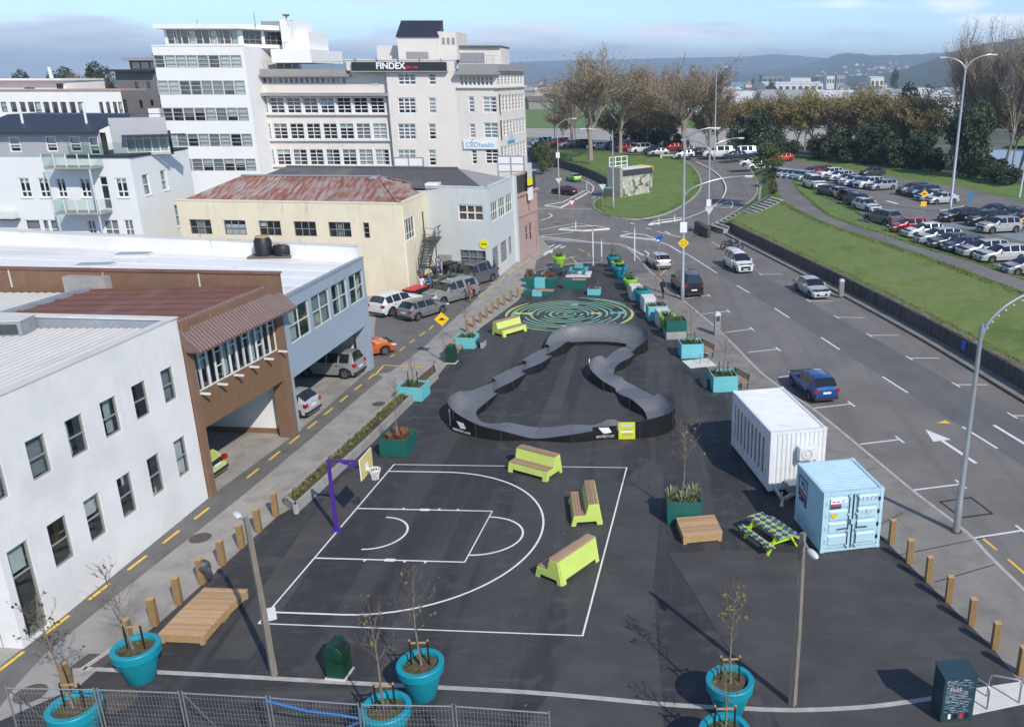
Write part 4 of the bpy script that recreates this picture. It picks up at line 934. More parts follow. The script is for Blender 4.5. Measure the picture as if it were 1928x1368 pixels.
# --- pink building with the dark hoarding
P1_ = (-11.54,92.45)
b = thing('pink_building', 'dusty pink low building at the street corner', 'building', (G2[0],G2[1],0)); O = Vector(b.location)
wp = Wall((G2[0]+0.01,G2[1]+0.02),P1_,b); hs = [(2.5,1.5,3.3,3.1),(3.7,1.3,4.5,3.2),(5.6,0.2,6.1,3.1)]
wp.solid(-0.3,6.3,hs,'pink_wall',0.15)
for h in hs: wp.window(h,1,2,'trim_pink',0.09,0.06,0.08)
for z,o_ in ((4.2,0.12),(6.3,0.22)): mb = MB(); wp.box(mb,-0.0,z,wp.L+0.05,z+0.22,-0.2,o_); mb.build('cornice','trim_pink',b)
for s_ in (0.9,2.6,4.2,5.6): mb = MB(); wp.box(mb,s_,4.45,s_+0.35,6.3,-0.02,0.08); mb.build('pilaster','trim_pink',b)
Wall(P1_,(-30,97),b).solid(-0.3,6.3,[],'pink_wall',name='wall')
sheet_roof([(-13,86.4,6.25),(-11.7,92.2,6.25),(-30,96.8,6.25),(-31,91.2,6.25)],'roof','slate_roof',b,O)
t = thing('roof_hoarding', 'dark grey hoarding with brown rails standing on the pink building', 'hoarding', (G2[0],G2[1],6.52)); 
wh = Wall((G2[0]-0.1,G2[1]),(P1_[0]-0.1,P1_[1]),t)
for k in range(4): mb = MB(); wh.box(mb,k*wh.L/4+0.01,0,(k+1)*wh.L/4-0.01,1.75,-0.12,0.0); mb.build('panel','hoarding',t)
mb = MB(); wh.box(mb,-0.1,1.75,wh.L+0.1,1.9,-0.2,0.06); mb.build('rail','trim_pink',t)
mb = MB(); wq = Wall((-30,91),(G2[0]-0.1,G2[1]),t); wq.box(mb,4,0,wq.L,1.6,-0.1,0); mb.build('panel','hoarding',t)
t = thing('sign_board', 'tall sign board with a yellow top and white panel on the pink building', 'sign', wp.p(3.6,0,0.3)+O); so = Vector(t.location)
def sb(name,mt,z0,z1,o=0.0,w_=0.5): mb = MB(); mb.cbox((0,0,(z0+z1)/2),(0.12+o,w_*2,z1-z0),math.atan2(wp.n.y,wp.n.x)); mb.build(name,mt,t)
sb('upper_panel','frame_pale',7.9,9.3,0,0.55); sb('yellow_panel','sign_lemon',7.1,7.88,0.02,0.6); sb('stripe','sign_black',6.9,7.09,0.02,0.6); sb('white_panel','white_paint',5.6,6.89,0.02,0.6); sb('post','trim_pink',4.6,9.35,-0.06,0.08)

# --- cream office block with the long black sign
YF = 115.0; X = lambda px, py=220, Y=YF: atY(px,py,Y).x; Z = lambda py, px=760, Y=YF: atY(px,py,Y).z
b = thing('office_block', 'cream five storey office block with a long black sign under its parapet', 'building', (X(735),YF,0)); O = Vector(b.location)
xa, xb, xc, xd = X(472), X(735), X(862), X(940)
F1 = (xd, YF-0.6); F2 = (-17.1,127.5)
rows = [(184,214),(233,263),(282,312)]
ww = Wall((xa,YF+0.9),(xb+0.3,YF+0.9),b); hs = []
t0,t1 = ww.pix(482,250)[0], ww.pix(731,250)[0]
for y0,y1 in rows:
    for k in range(8): q = (t1-t0)/8; hs.append((t0+q*k+0.18,Z(y1),t0+q*(k+1)-0.18,Z(y0)))
y5 = [(Z(157),Z(146))]; strips = [(t0+(t1-t0)*0.02+ (X(660)-X(482))*k/18+0.08, Z(157.5), t0+(t1-t0)*0.02+(X(660)-X(482))*(k+1)/18-0.08, Z(146)) for k in range(18)]
ww.solid(-0.3,Z(133),hs+strips,'office_cream',0.14)
for i,h in enumerate(hs): ww.window(h,2,4,'frame_white',0.09,0.09,0.08,False,rblind(0.45),sill=0)
for h in strips: ww.window(h,1,1,'frame_white',0.06,0.05,0.15,False,rblind(0.3))
for y0,y1 in rows:
    mb = MB(); ww.box(mb,t0-0.3,Z(y1)-0.22,t1+0.3,Z(y1)-0.02,0,0.35); mb.build('sill_band','office_cream',b)
    for k in range(9): mb = MB(); ww.box(mb,t0+(t1-t0)*k/8-0.12,Z(y1)-0.02,t0+(t1-t0)*k/8+0.12,Z(y0)+0.1,0.002,0.16); mb.build('mullion_post','frame_white',b)
mb = MB(); ww.box(mb,t0-0.6,Z(181),t1+0.7,Z(175),0.0,1.1); mb.build('canopy','roof_grey',b)
mb = MB(); ww.box(mb,-0.3,Z(144.5),X(662)-xa+0.2,Z(140),-0.1,1.0); ww.box(mb,0.2,Z(140)+0.01,X(660)-xa,Z(130),-0.4,0.5); mb.build('eaves','roof_grey',b)
wm_ = Wall((xb-0.05,YF),(xc,YF),b); hs = []
for y0,y1 in [(138,160)]+rows: hs += [(wm_.pix(748,y0)[0],Z(y1),wm_.pix(782,y0)[0],Z(y0)),(wm_.pix(806,y0)[0],Z(y1),wm_.pix(820,y0)[0],Z(y0))]
wm_.solid(-0.3,Z(114),hs,'office_cream',0.3)
for i,h in enumerate(hs): wm_.window(h,3 if i%2==0 else 1,3 if i<2 else 4,'frame_white',0.12,0.13,0.12,False,rblind(0.45))
wl2 = Wall((X(662),YF+0.88),(xb-0.06,YF+0.88),b); mb = MB(); wl2.box(mb,0,Z(133),wl2.L,Z(114),-0.3,0.85); mb.build('parapet_block','office_cream',b)
mb = MB(); wl2.box(mb,2.5,Z(160),3.6,Z(138),0.002,0.06); mb.build('louvre','blind',b)
mb = MB(); wl2.box(mb,-0.1,Z(114),wl2.L+(xc-xb)+0.1,Z(114)+0.15,-0.3,0.95); mb.build('coping','office_cream',b)
# facets turning the corner
w3 = Wall((xc,YF),F1,b); hs = [(w3.pix(882,195)[0],Z(212),w3.pix(893,195)[0],Z(182)),(w3.pix(909,195)[0],Z(212),w3.pix(935,195)[0],Z(182)),(w3.pix(884,245)[0],Z(260),w3.pix(895,245)[0],Z(233)),(w3.pix(911,245)[0],Z(260),w3.pix(938,245)[0],Z(231)),
        (w3.pix(888,295)[0],Z(309),w3.pix(898,295)[0],Z(281)),(w3.pix(914,295)[0],Z(308),w3.pix(939,295)[0],Z(280))]
hs = [(max(0.1,a),c,min(w3.L-0.1,d),e_) for a,c,d,e_ in hs]
st = [(0.6+k*(w3.L-1.0)/8,Z(161),0.6+(k+1)*(w3.L-1.0)/8-0.14,Z(144)) for k in range(8)]
w3.solid(-0.3,Z(133),hs+st,'office_cream',0.3)
for i,h in enumerate(hs): w3.window(h,1 if i%2==0 else 2,4,'frame_white',0.12,0.13,0.12,False,rblind(0.5))
for h in st: w3.window(h,1,2,'frame_white',0.05,0.06,0.12)
w4 = Wall(F1,F2,b); hs = []
zz_ = [(Z(160,940),Z(136,940)),(Z(210,940),Z(180,940)),(Z(258,940),Z(229,940)),(Z(306,940),Z(277,940))]
for a_,c_ in zz_:
    for k in range(8): q = (w4.L-0.8)/8; hs.append((0.4+q*k+0.2,a_,0.4+q*(k+1)-0.2,c_))
w4.solid(-0.3,Z(128,940),hs,'office_cream',0.3)
for h in hs: w4.window(h,1,4,'frame_white',0.1,0.12,0.12,False,rblind(0.5))
mb = MB(); w4.box(mb,-0.4,Z(163,940)-0.2,w4.L+0.2,Z(163,940),0,0.3); w3.box(mb,0.2,Z(163)-0.2,w3.L+0.2,Z(163),0,0.3); mb.build('sill_band','office_cream',b)
mb = MB(); w4.box(mb,-0.5,Z(134,940),w4.L+0.3,Z(121,940),-1.2,0.45); w3.box(mb,0.2,Z(141),w3.L+0.35,Z(134),-0.5,0.9); w3.box(mb,0.6,Z(134)+0.01,w3.L,Z(121),-0.5,0.5); mb.build('eaves','roof_grey',b)
Wall(F2,(-40,131),b).solid(-0.3,Z(128),[],'office_cream',name='wall')
sheet_roof([(xa,YF+0.9,Z(133)),(X(662),YF+0.7,Z(133)),(xc,YF+0.3,Z(133)),(F1[0],F1[1],Z(133)),(F2[0],F2[1],Z(133)),(-40,131,Z(133)),(xa,131,Z(133))],'roof','roof_grey',b,O)
# lift tower, plant rooms
x0,x1 = X(741,90),X(818,90); zt,zb_ = Z(68),Z(112)
m0 = MB(); m0.box(x0-O.x,2.0,zb_-0.5,x1-O.x,9.0,zt); m0.build('lift_tower','office_cream',b)
m0 = MB(); m0.add([(x0-O.x-0.15,1.8,zt-0.05),(x1-O.x+0.15,1.8,zt-0.05),(x1-O.x+0.15,5.2,zt+2.1),(x0-O.x-0.15,5.2,zt+2.1),(x0-O.x-0.15,5.2,zt-0.05),(x1-O.x+0.15,5.2,zt-0.05)],[(0,1,2,3),(0,3,4),(1,5,2),(3,2,5,4)]); m0.build('tower_roof','navy_roof',b)
m0 = MB(); m0.box(x1-O.x+0.002,2.3,zb_,X(850,90)-O.x+0.2,9,Z(58)); m0.build('lift_tower_annex','office_cream',b)
m0 = MB(); m0.box(x0-O.x+1.0,1.96,zb_-0.4,x1-O.x-1.3,2.05,Z(97)); m0.build('tower_opening','roof_grey',b)
for k in range(3): m0 = MB(); m0.box(x1-O.x+0.5+k*0.62,2.27,Z(83),x1-O.x+0.85+k*0.62,2.32,Z(70)); m0.build('window','blind_grey',b)
m0 = MB(); m0.box(X(704)-O.x,4,Z(120),x0-O.x-0.002,9,Z(84)); m0.build('plant_room','office_cream',b); m0 = MB(); m0.box(X(850)-O.x+0.25,4,Z(130),X(940)-O.x,11,Z(87)); m0.build('plant_room','office_cream',b)
m0 = MB(); m0.box(X(850)-O.x+0.1,3.6,Z(87),X(941)-O.x,11.2,Z(84)); m0.build('plant_roof','slate_roof',b)
m0 = MB(); m0.box(X(855)-O.x,3.95,Z(118),X(908)-O.x,4.02,Z(98)); m0.build('plant_door','blind_grey',b)
m0 = MB()
for k in range(12): q = X(870)+k*0.85; m0.bar((q-O.x,0.7,Z(121)),(q-O.x,0.7,Z(121)+1.0),0.04)
m0.bar((X(870)-O.x,0.7,Z(121)+1),(X(940)-O.x,0.7,Z(121)+1),0.05); m0.bar((X(870)-O.x,0.7,Z(121)+.5),(X(940)-O.x,0.7,Z(121)+.5),0.04); 
for k in range(14): q = xa+0.5+k*1.02; m0.bar((q-O.x,1.2,Z(128)),(q-O.x,1.2,Z(116)),0.04)
m0.bar((xa-O.x,1.2,Z(116)),(X(662)-O.x,1.2,Z(116)),0.05); m0.build('railing','steel',b)
# signs
def text(body, size, mt, parent, loc, rz, ext=0.02, align='CENTER', rx=90, name='lettering', bold=0.0):
    cu = bpy.data.curves.new(name, 'FONT'); cu.body = body; cu.size = size; cu.extrude = ext; cu.align_x = align; cu.offset = bold
    cu.materials.append(M[mt]); o = bpy.data.objects.new(name, cu); col.objects.link(o); bpy.context.view_layer.update()
    me = bpy.data.meshes.new_from_object(o); bpy.data.objects.remove(o); o = bpy.data.objects.new(name, me); col.objects.link(o)
    o.parent = parent; o.location = loc; o.rotation_euler = (R(rx),0,rz); return o
mat('letter_white', (0.85,0.85,0.85), 0.5, var=0.02); mat('letter_red', (0.6,0.02,0.03), 0.5, var=0.02); mat('letter_blue', (0.10,0.33,0.50), 0.5, var=0.1)
t = thing('building_sign', 'long black sign reading FINDEX in white across the cream office block', 'sign', (X(760),YF-0.02,Z(134)))
sx0,sx1 = X(673)-X(760), X(848)-X(760); hh = Z(117)-Z(134)
MB().box(sx0,-0.35,0,sx1,-0.02,hh).build('panel','sign_black',t); MB().box(sx0-0.1,-0.6,-0.12,sx1+0.1,-0.02,-0.002).build('ledge','concrete',t)
text('FINDEX',1.06,'letter_white',t,((X(745)-X(760)),-0.37,0.26),0,0.015,bold=0.03)
mr = MB()
for k in range(11):
    if k == 6: continue
    mr.box(X(769)-X(760)+k*0.165,-0.372,0.33,X(769)-X(760)+k*0.165+0.125,-0.36,0.33+0.22+0.05*(k%3==0))
mr.build('small_print','letter_red',t)
for k in range(5): m0 = MB(); m0.tube([(sx0+0.5+k*2.7,0.0,hh+0.2),(sx0+0.5+k*2.7,-0.7,hh+0.4)],0.05,6); m0.build('sign_lamp','steel_dark',t)
qq = w3.pix(908,271); pz = w3.p(w3.L/2+0.1,0,0.05)+O
t = thing('building_sign', 'white sign reading CBDhealth in pale blue on the corner of the office block', 'sign', (pz.x,pz.y-0.12,Z(280)), math.atan2(w3.d.y,w3.d.x))
MB().box(-2.2,-0.08,0,2.2,0.0,1.15).build('panel','white_paint',t); text('CBDhealth',0.86,'letter_blue',t,(0,-0.09,0.25),0,0.01)
mr = MB(); mr.add([(-1.35,-0.095,0.75),(-1.2,-0.095,0.8),(-0.75,-0.095,1.25),(-0.9,-0.095,1.2)],[(0,1,2,3)]); mr.build('swoosh','purple',t)
t = thing('building_sign', 'small blue lettered sign on the side face of the office block', 'sign', w4.p(5.2,Z(271,940),0.05)+O)
for k in range(8): m0 = MB(); m0.cbox((w4.d.x*(k-3.5)*0.42,w4.d.y*(k-3.5)*0.42,0),(0.34,0.04,0.42),math.atan2(w4.d.y,w4.d.x)); m0.build('letter','letter_blue',t)
m0 = MB(); m0.cbox((0,0,0.75),(2.0,0.04,0.6),math.atan2(w4.d.y,w4.d.x)); m0.build('emblem','frame_pale',t)
# white billboard frames on the roofs in front
for (px0,py0,px1,py1,Y_,lab,nz) in [(743,297,796,313,95,'blank white double billboard on the dark roof below the office block',1),(938,294,986,323,93,'blank white billboard in a grey frame above the dark hoarding',2)]:
    a = atY(px0,py1,Y_); c = atY(px1,py0,Y_); t = thing('billboard', lab, 'billboard', (a.x,Y_,a.z-0.6)); wd = c.x-a.x; ht = c.z-a.z+0.6
    for i in range(2):
        for j in range(nz): MB().box(i*wd/2+0.06,0,0.6+(ht-0.6)*j/nz+0.05,(i+1)*wd/2-0.06,0.06,0.6+(ht-0.6)*(j+1)/nz-0.05).build('panel','white_paint',t)
    m0 = MB()
    for i in range(3): m0.box(i*wd/2-0.06,-0.04,-0.8,i*wd/2+0.06,0.1,ht)
    for j in range(nz+1): m0.box(0,-0.03,0.6+(ht-0.6)*j/nz-0.05,wd,0.09,0.6+(ht-0.6)*j/nz+0.05)
    m0.build('frame','frame_grey',t)

# --- white tower
YT = 112.0; X2 = lambda px,py=220: atY(px,py,YT).x; Z2 = lambda py,px=400: atY(px,py,YT).z
tx0, tx1 = X2(281,90)+0.3, X2(488,310)
b = thing('white_tower', 'tall white office tower with five ribbons of windows and a set back penthouse', 'building', (tx0,YT,0)); O = Vector(b.location)
wt = Wall((tx0,YT),(tx1,YT),b); hs = []
for y0,y1,pa,pb in [(104,128,289,455),(152,179,297,462),(203,228,305,468),(252,276,313,475),(299,322,322,482)]:
    a = wt.pix(pa,(y0+y1)/2)[0]; c = wt.pix(pb,(y0+y1)/2)[0]
    for k in range(8): hs.append((a+(c-a)*k/8+0.02,Z2(y1),a+(c-a)*(k+1)/8-0.02,Z2(y0)))
wt.solid(2.6,Z2(87),hs,'tower_white',0.14,back=0.5)
for i,h in enumerate(hs): wt.window(h,1,3,'frame_mid',0.08,0.07,0.06,False,rblind(0.8,True))
wt2 = Wall((tx1,YT),(tx1+0.8,YT+16),b); wt2.solid(2.6,Z2(87),[],'tower_white')
Wall((tx0-1.5,YT+16),(tx0,YT),b).solid(2.6,Z2(87),[],'tower_white',name='wall')
m0 = MB(); m0.box(0.5,2,-0.3,tx1-tx0-0.5,14,2.7); m0.build('ground_storey','frame_dark',b)
m0 = MB(); wt.box(m0,0,Z2(87),wt.L,Z2(87)+0.15,-0.4,0.06); m0.build('coping','tower_white',b)
sheet_roof([(tx0,YT+0.4,Z2(88)),(tx1,YT+0.4,Z2(88)),(tx1+0.8,YT+16,Z2(88)),(tx0-1.5,YT+16,Z2(88))],'roof','roof_grey',b,O)
YP = YT+2.5; px_ = lambda p,y: atY(p,y,YP).x; pz_ = lambda y: atY(400,y,YP).z
wp_ = Wall((px_(310,70),YP),(px_(452,70),YP),b); n = 10
hs = [(0.3+(wp_.L-0.6)*k/n+0.03,pz_(83),0.3+(wp_.L-0.6)*(k+1)/n-0.03,pz_(57)) for k in range(n)]
wp_.solid(pz_(90),pz_(55),hs,'tower_white',0.2)
for i,h in enumerate(hs): wp_.window(h,1,[3,1,2,3][i%4],'frame_grey',0.06,0.05,0.1,False,rblind(0.55))
w5 = Wall((px_(452,70),YP),(px_(503,70)+0.6,YP+5.5),b); hs = [(0.4+k*2.9,pz_(83),0.4+k*2.9+2.5,pz_(57)) for k in range(2)]
w5.solid(pz_(90),pz_(55),hs,'tower_white',0.2)
for h in hs: w5.window(h,3,3,'frame_grey',0.06,0.05,0.1)
m0 = MB(); m0.prism([(px_(296,50)-O.x,YP-1.0-O.y),(px_(452,50)-O.x+0.3,YP-1.0-O.y),(px_(503,50)-O.x+0.8,YP+4.5-O.y),(px_(503,50)-O.x,YP+12-O.y),(px_(296,50)-O.x-0.6,YP+12-O.y)],pz_(55),pz_(46)); m0.build('penthouse_roof','tower_white',b)
m0 = MB(); m0.box(px_(503,60)-O.x+0.5,5.5,pz_(105),px_(530,60)-O.x,13,pz_(34)); m0.build('lift_core','tower_white',b)
m0 = MB(); m0.box(px_(462,40)-O.x,7,pz_(55),px_(503,40)-O.x+0.4,12,pz_(36)); m0.build('plant_room','blind_grey',b)
m0 = MB(); m0.box(px_(530,60)-O.x+0.002,7,pz_(105),px_(555,60)-O.x,14,pz_(56)); m0.build('rear_block','tower_white',b)
m0 = MB(); m0.box(px_(500,95)-O.x,4,pz_(118),px_(576,95)-O.x,16,pz_(92)); m0.build('rear_block','tower_white',b)
m0 = MB(); m0.tube([(px_(512,30)-O.x,7,pz_(34)),(px_(512,30)-O.x,7,pz_(28))],0.08,6); m0.lathe([(0.001,0),(0.35,0.12),(0.5,0.3)],10,0,(px_(512,30)-O.x,7,pz_(28))); m0.build('dish','door_brown',b)
m0 = MB(); 
for q_,y_ in ((369,36),(478,24),(540,40)): m0.bar((px_(q_,50)-O.x,3,pz_(50)),(px_(q_,50)-O.x,3,pz_(y_)),0.07)
m0.bar((px_(533,38)-O.x,3,pz_(39)),(px_(547,38)-O.x,3,pz_(39)),0.05); m0.build('aerial','steel',b)
m0 = MB(); YB=YT-3; m0.box(atY(274,205,YT).x-O.x,0.5,2,atY(302,205,YT).x-O.x-0.5,8,Z2(205)); m0.build('side_wing','tower_white',b)

# --- pale apartment building on the left
YA = 74.0; XA = lambda px,py=330: atY(px,py,YA).x; ZA = lambda py,px=150: atY(px,py,YA).z
ax0, ax1 = XA(-40), XA(246,310)
b = thing('apartment_building', 'pale grey apartment building with glass balconies and a dark roof', 'building', (ax1,YA,0)); O = Vector(b.location)
wa = Wall((ax0,YA),(ax1,YA),b); hs = []
rowA = [(36,57),(72,93),(106,124),(150,170),(218,240)]
for pa,pb in rowA: r_ = wa.rect(pa,331,pb,368); hs.append((r_[0],ZA(372),r_[2],ZA(335)))
low_ = [(48,76),(80,92),(94,108),(165,180),(196,223),(234,251)]
for pa,pb in low_: hs.append((wa.pix(pa,425)[0],ZA(450),wa.pix(pb,425)[0],ZA(414)))
dr = (wa.pix(188,350)[0],ZA(394),wa.pix(204,350)[0],ZA(332)); hs.append(dr)
wa.solid(-0.3,ZA(296),hs,'apart_white',0.2)
for i,h in enumerate(hs[:5]): wa.window(h,2,2,'frame_white',0.1,0.1,0.1,False,(0,0.75,1,1,'blind'),sill=0.08,zr=(0,0.28,1))
for i,h in enumerate(hs[5:11]): wa.window(h,1 if i<3 else 2,2,'frame_white',0.08,0.08,0.1,False,(0,0,1,1,'blind_grey'))
wa.window(dr,1,3,'frame_white',0.09,0.09,0.1,zr=(0,0.3,0.75,1))
was = Wall((ax1,YA),(ax1+0.6,YA+8.5),b)
hs = [(1.2,ZA(372),2.1,ZA(332)),(3.8,ZA(370),4.7,ZA(330)),(5.0,ZA(445),6.0,ZA(402)),(7.2,ZA(443),8.1,ZA(400))]
was.solid(-0.3,ZA(296),hs,'apart_white',0.2)
for h in hs: was.window(h,1,2,'frame_white',0.1,0.07,0.1,False,(0,0,1,1,'curtain'),sill=0.06)
# set-back weatherboard storey
wk = Wall((ax0,YA+0.25),(XA(188,270),YA+0.25),b); hs = []
for pa,pb,y0,y1 in [(16,38,258,287),(86,107,257,286),(131,152,257,286),(167,186,258,292)]: hs.append((wk.pix(pa,270)[0],ZA(y1),wk.pix(pb,270)[0],ZA(y0)))
wk.solid(ZA(297),ZA(245),hs,'weatherboard',0.15)
for h in hs: wk.window(h,1,2,'frame_white',0.1,0.09,0.06,False,(0,0.2,1,1,'blind'))
for k in range(14):
    z = ZA(297)+(ZA(245)-ZA(297))*k/14; m0 = MB()
    for t_a,t_b in zip([0]+[h[2] for h in hs],[h[0] for h in hs]+[wk.L]): wk.box(m0,t_a+0.06,z,t_b-0.06,z+0.02,0.001,0.018)
    m0.build('weatherboard_lap','weatherboard',b)
wk2 = Wall((XA(184,240),YA+1.6),(XA(270,240),YA+3.6),b); hs = [(1.0,ZA(292),4.2,ZA(258))]
wk2.solid(ZA(297),ZA(224),hs,'weatherboard',0.15); wk2.window(hs[0],5,2,'frame_white',0.08,0.07,0.06,False,(0,0,1,1,'curtain'),zr=(0,0.85,1))
m0 = MB(); wk2.box(m0,0.8,ZA(259),5.6,ZA(257),0.0,1.2); m0.build('door_canopy','navy_roof',b)
m0 = MB(); m0.prism([(ax1-5.2-O.x,YA-0.1-O.y),(ax1+0.12-O.x,YA-0.1-O.y),(ax1+0.6-O.x,YA+8.6-O.y),(ax1-4.6-O.x,YA+8.6-O.y)],ZA(297),ZA(292)); m0.build('terrace_edge','navy_roof',b)
m0 = MB(); q = ax1-O.x
for a_,c_ in (((q-5,0.0),(q,0.0)),((q,0.0),(q+0.45,7.5))): m0.quad((a_[0],a_[1],ZA(292)),(c_[0],c_[1],ZA(292)),(c_[0],c_[1],ZA(292)+1.0),(a_[0],a_[1],ZA(292)+1.0))
m0.build('glass_rail','balcony_glass',b)
m0 = MB(); z0,z1 = ZA(248),ZA(220); y0 = YA-0.4
m0.add([(ax0-O.x,y0-O.y,z0),(XA(184,240)-O.x,y0-O.y,z0),(XA(188,230)-O.x,YA+5-O.y,z1),(ax0-O.x,YA+5-O.y,z1),(XA(262,225)-O.x,YA+9-O.y,z1-0.1),(ax0-O.x,YA+9-O.y,z1)],[(0,1,2,3),(3,2,4,5)]); m0.build('roof','navy_roof',b)
m0 = MB(); m0.box(ax0-O.x,y0-O.y-0.08,z0-0.16,XA(184,240)-O.x,y0-O.y+0.06,z0+0.01); m0.build('gutter','navy_roof',b)
for px in (43,163): m0 = MB(); p_ = atY(px,232,YA+2.2); m0.tube([(p_.x-O.x,2.2,z0+0.5),(p_.x-O.x,2.2,z0+2.2)],0.1,6); m0.build('flue','frame_white',b)
for zlev,pa,pb,yy in [(0,107,195,312),(1,128,212,396)]:
    x0,x1 = XA(pa,yy)-O.x, XA(pb,yy)-O.x; z = ZA(yy,150)
    m0 = MB(); m0.box(x0,-1.7,z-0.12,x1,-0.005,z+0.04); m0.build('balcony_floor','concrete',b)
    m0 = MB(); m0.quad((x0,-1.68,z+0.05),(x1,-1.68,z+0.05),(x1,-1.68,z+1.1),(x0,-1.68,z+1.1)); m0.quad((x0+0.02,-1.68,z+0.05),(x0+0.02,0,z+0.05),(x0+0.02,0,z+1.1),(x0+0.02,-1.68,z+1.1)); m0.quad((x1-0.02,-1.68,z+0.05),(x1-0.02,0,z+0.05),(x1-0.02,0,z+1.1),(x1-0.02,-1.68,z+1.1)); m0.build('balcony_glass','balcony_glass',b)
    m0 = MB()
    for k in range(5): m0.bar((x0+(x1-x0)*k/4,-1.72,z),(x0+(x1-x0)*k/4,-1.72,z+1.12),0.06)
    m0.build('balcony_post','frame_white',b)
    for xx in (x0+0.15,x1-0.2): m0 = MB(); m0.bar((xx,-1.65,z-4.0),(xx,-1.65,z-0.1),0.09); m0.build('balcony_column','frame_pale',b)
t = thing('air_conditioner', 'white wall mounted cooling unit on the pale apartment building', 'air conditioner', atY(12,405,YA-0.4)); MB().box(-0.8,-0.3,-0.3,0.8,0.3,0.3).build('casing','blind',t,bevel=0.03); MB().box(-0.85,-0.35,-0.4,0.9,0.35,-0.33).build('bracket','steel_dark',t)

# --- white block with tall slot windows, far left
YL = 120.0; XL = lambda px,py=200: atY(px,py,YL).x; ZL = lambda py,px=100: atY(px,py,YL).z
b = thing('white_block', 'long white building with tall slot windows behind the apartment building', 'building', (XL(232),YL,0)); O = Vector(b.location)
wv = Wall((XL(-60),YL),(XL(232),YL),b); hs = []
for pa in [2,20,37,53]: hs.append((wv.pix(pa,200)[0],ZL(211),wv.pix(pa+11,200)[0],ZL(192)))
for pa in [66,82,98,114,131,147,187,200,213,223]: hs.append((wv.pix(pa,200)[0],ZL(222),wv.pix(pa+(11 if pa<180 else 7),200)[0],ZL(192)))
wv.solid(2,ZL(171),hs,'tower_white',0.3)
for h in hs: wv.window(h,1,2,'frame_dark',0.06,0.06,0.1,False,rblind(0.3))
m0 = MB(); wv.box(m0,-0.1,ZL(171),wv.L+0.1,ZL(168),-6,0.15); m0.build('coping','trim_pink',b)
m0 = MB(); m0.prism([(XL(-60)-O.x,4),(XL(95)-O.x,4),(XL(104)-O.x,12),(XL(-60)-O.x,14)],ZL(170),ZL(152)); m0.build('penthouse','tower_white',b)
m0 = MB(); m0.prism([(XL(-60)-O.x,3),(XL(98)-O.x,3),(XL(106)-O.x,13),(XL(-60)-O.x,15)],ZL(152),ZL(148)); m0.build('penthouse_roof','membrane',b)
m0 = MB(); m0.box(XL(15)-O.x,3.95,ZL(169),XL(34)-O.x,4.05,ZL(167)+0.1); m0.box(XL(78)-O.x,3.95,ZL(169),XL(90)-O.x,4.05,ZL(158)); m0.build('window','frame_dark',b)
m0 = MB(); m0.tube([(XL(53)-O.x,6,ZL(148)),(XL(51)-O.x,6,ZL(126))],0.22,6); m0.build('flue','frame_white',b)

# --- dark grey building between
YD = 132.0; XD = lambda px,py=170: atY(px,py,YD).x; ZD = lambda py: atY(250,py,YD).z
b = thing('dark_grey_building', 'dark grey clad building left of the white tower', 'building', (XD(222),YD,0)); O = Vector(b.location)
wd_ = Wall((XD(222),YD),(XD(300),YD),b); hs = [(wd_.pix(254,160)[0],ZD(168),wd_.pix(261,160)[0],ZD(154)),(wd_.pix(276,160)[0],ZD(166),wd_.pix(283,160)[0],ZD(154)),(wd_.pix(262,195)[0],ZD(204),wd_.pix(268,195)[0],ZD(189)),(wd_.pix(283,195)[0],ZD(200),wd_.pix(289,195)[0],ZD(188))]
wd_.solid(2,ZD(135),hs,'dark_clad',0.2)
for h in hs: wd_.window(h,1,2,'frame_dark',0.05,0.05,0.1)
Wall((XD(222)-1,YD+14),(XD(222),YD),b).solid(2,ZD(135),[],'dark_clad',name='wall')
m0 = MB(); m0.box(-2.0,-1.2,ZD(135),XD(300)-O.x,13,ZD(131)); m0.build('roof','navy_roof',b)
m0 = MB(); m0.box(XD(238)-O.x,2,ZD(131),XD(300)-O.x,9,ZD(114)); m0.build('top_storey','frame_dark',b); m0 = MB(); m0.box(XD(232)-O.x,1,ZD(114),XD(300)-O.x,10,ZD(108)); m0.build('top_roof','roof_grey',b)
for k in range(5): m0 = MB(); m0.box(XD(243)-O.x+k*1.35,1.93,ZD(129),XD(243)-O.x+k*1.35+1.1,1.99,ZD(117)); m0.build('window','window_glass',b)
# ================================================================ court, track, plaza furniture
struct(PAINT.build('road_markings', 'line_white')); struct(PY.build('yellow_markings', 'line_yellow'))
# --- basketball court lines
c0, c1, c2, c3 = at(487,1173), at(742,874), at(1180,880), at(1097,1196)
eu = (c1-c0).normalized(); Lu = (c1-c0).length; ev = (c3-c0).normalized(); Lv = (c3-c0).length
def ct(u, v): return c0.lerp(c1, u/Lu) .lerp(c3.lerp(c2, u/Lu), v/Lv) + Vector((0,0,0.005))
CW = 0.085
def cl(pts, wd=CW, closed=False): r = ribbon([ct(*p) for p in pts], wd, closed=closed); PC.add([Vector(v)+Vector((0,0,0.0002*rnd.random())) for v in r.v], r.f)
cl([(0,0),(Lu,0),(Lu,Lv),(0,Lv)], CW, True)
def uv(px, py):
    p = at(px,py) - c0; return p.dot(eu), p.dot(Vector((eu.y,-eu.x,0)))
hoop_u = uv(634,997)[0]
k0 = uv(595,1050)[0]; k1 = uv(680,957)[0]; kd = uv(900,1010)[1]
cl([(k0,0),(k0,kd),(k1,kd),(k1,0)])
for ku, sg in ((k0,-1),(k1,1)):
    for v in (2.0,3.55,4.35): cl([(ku,v),(ku+sg*0.14,v)], 0.09)
    cl([(ku,2.75),(ku,3.15)], 0.2)
km = (k0+k1)/2; kr = (k1-k0)*0.375
cl([(km-kr*math.cos(t), kd+kr*math.sin(t)*1.15) for t in [math.pi*i/24 for i in range(25)]])
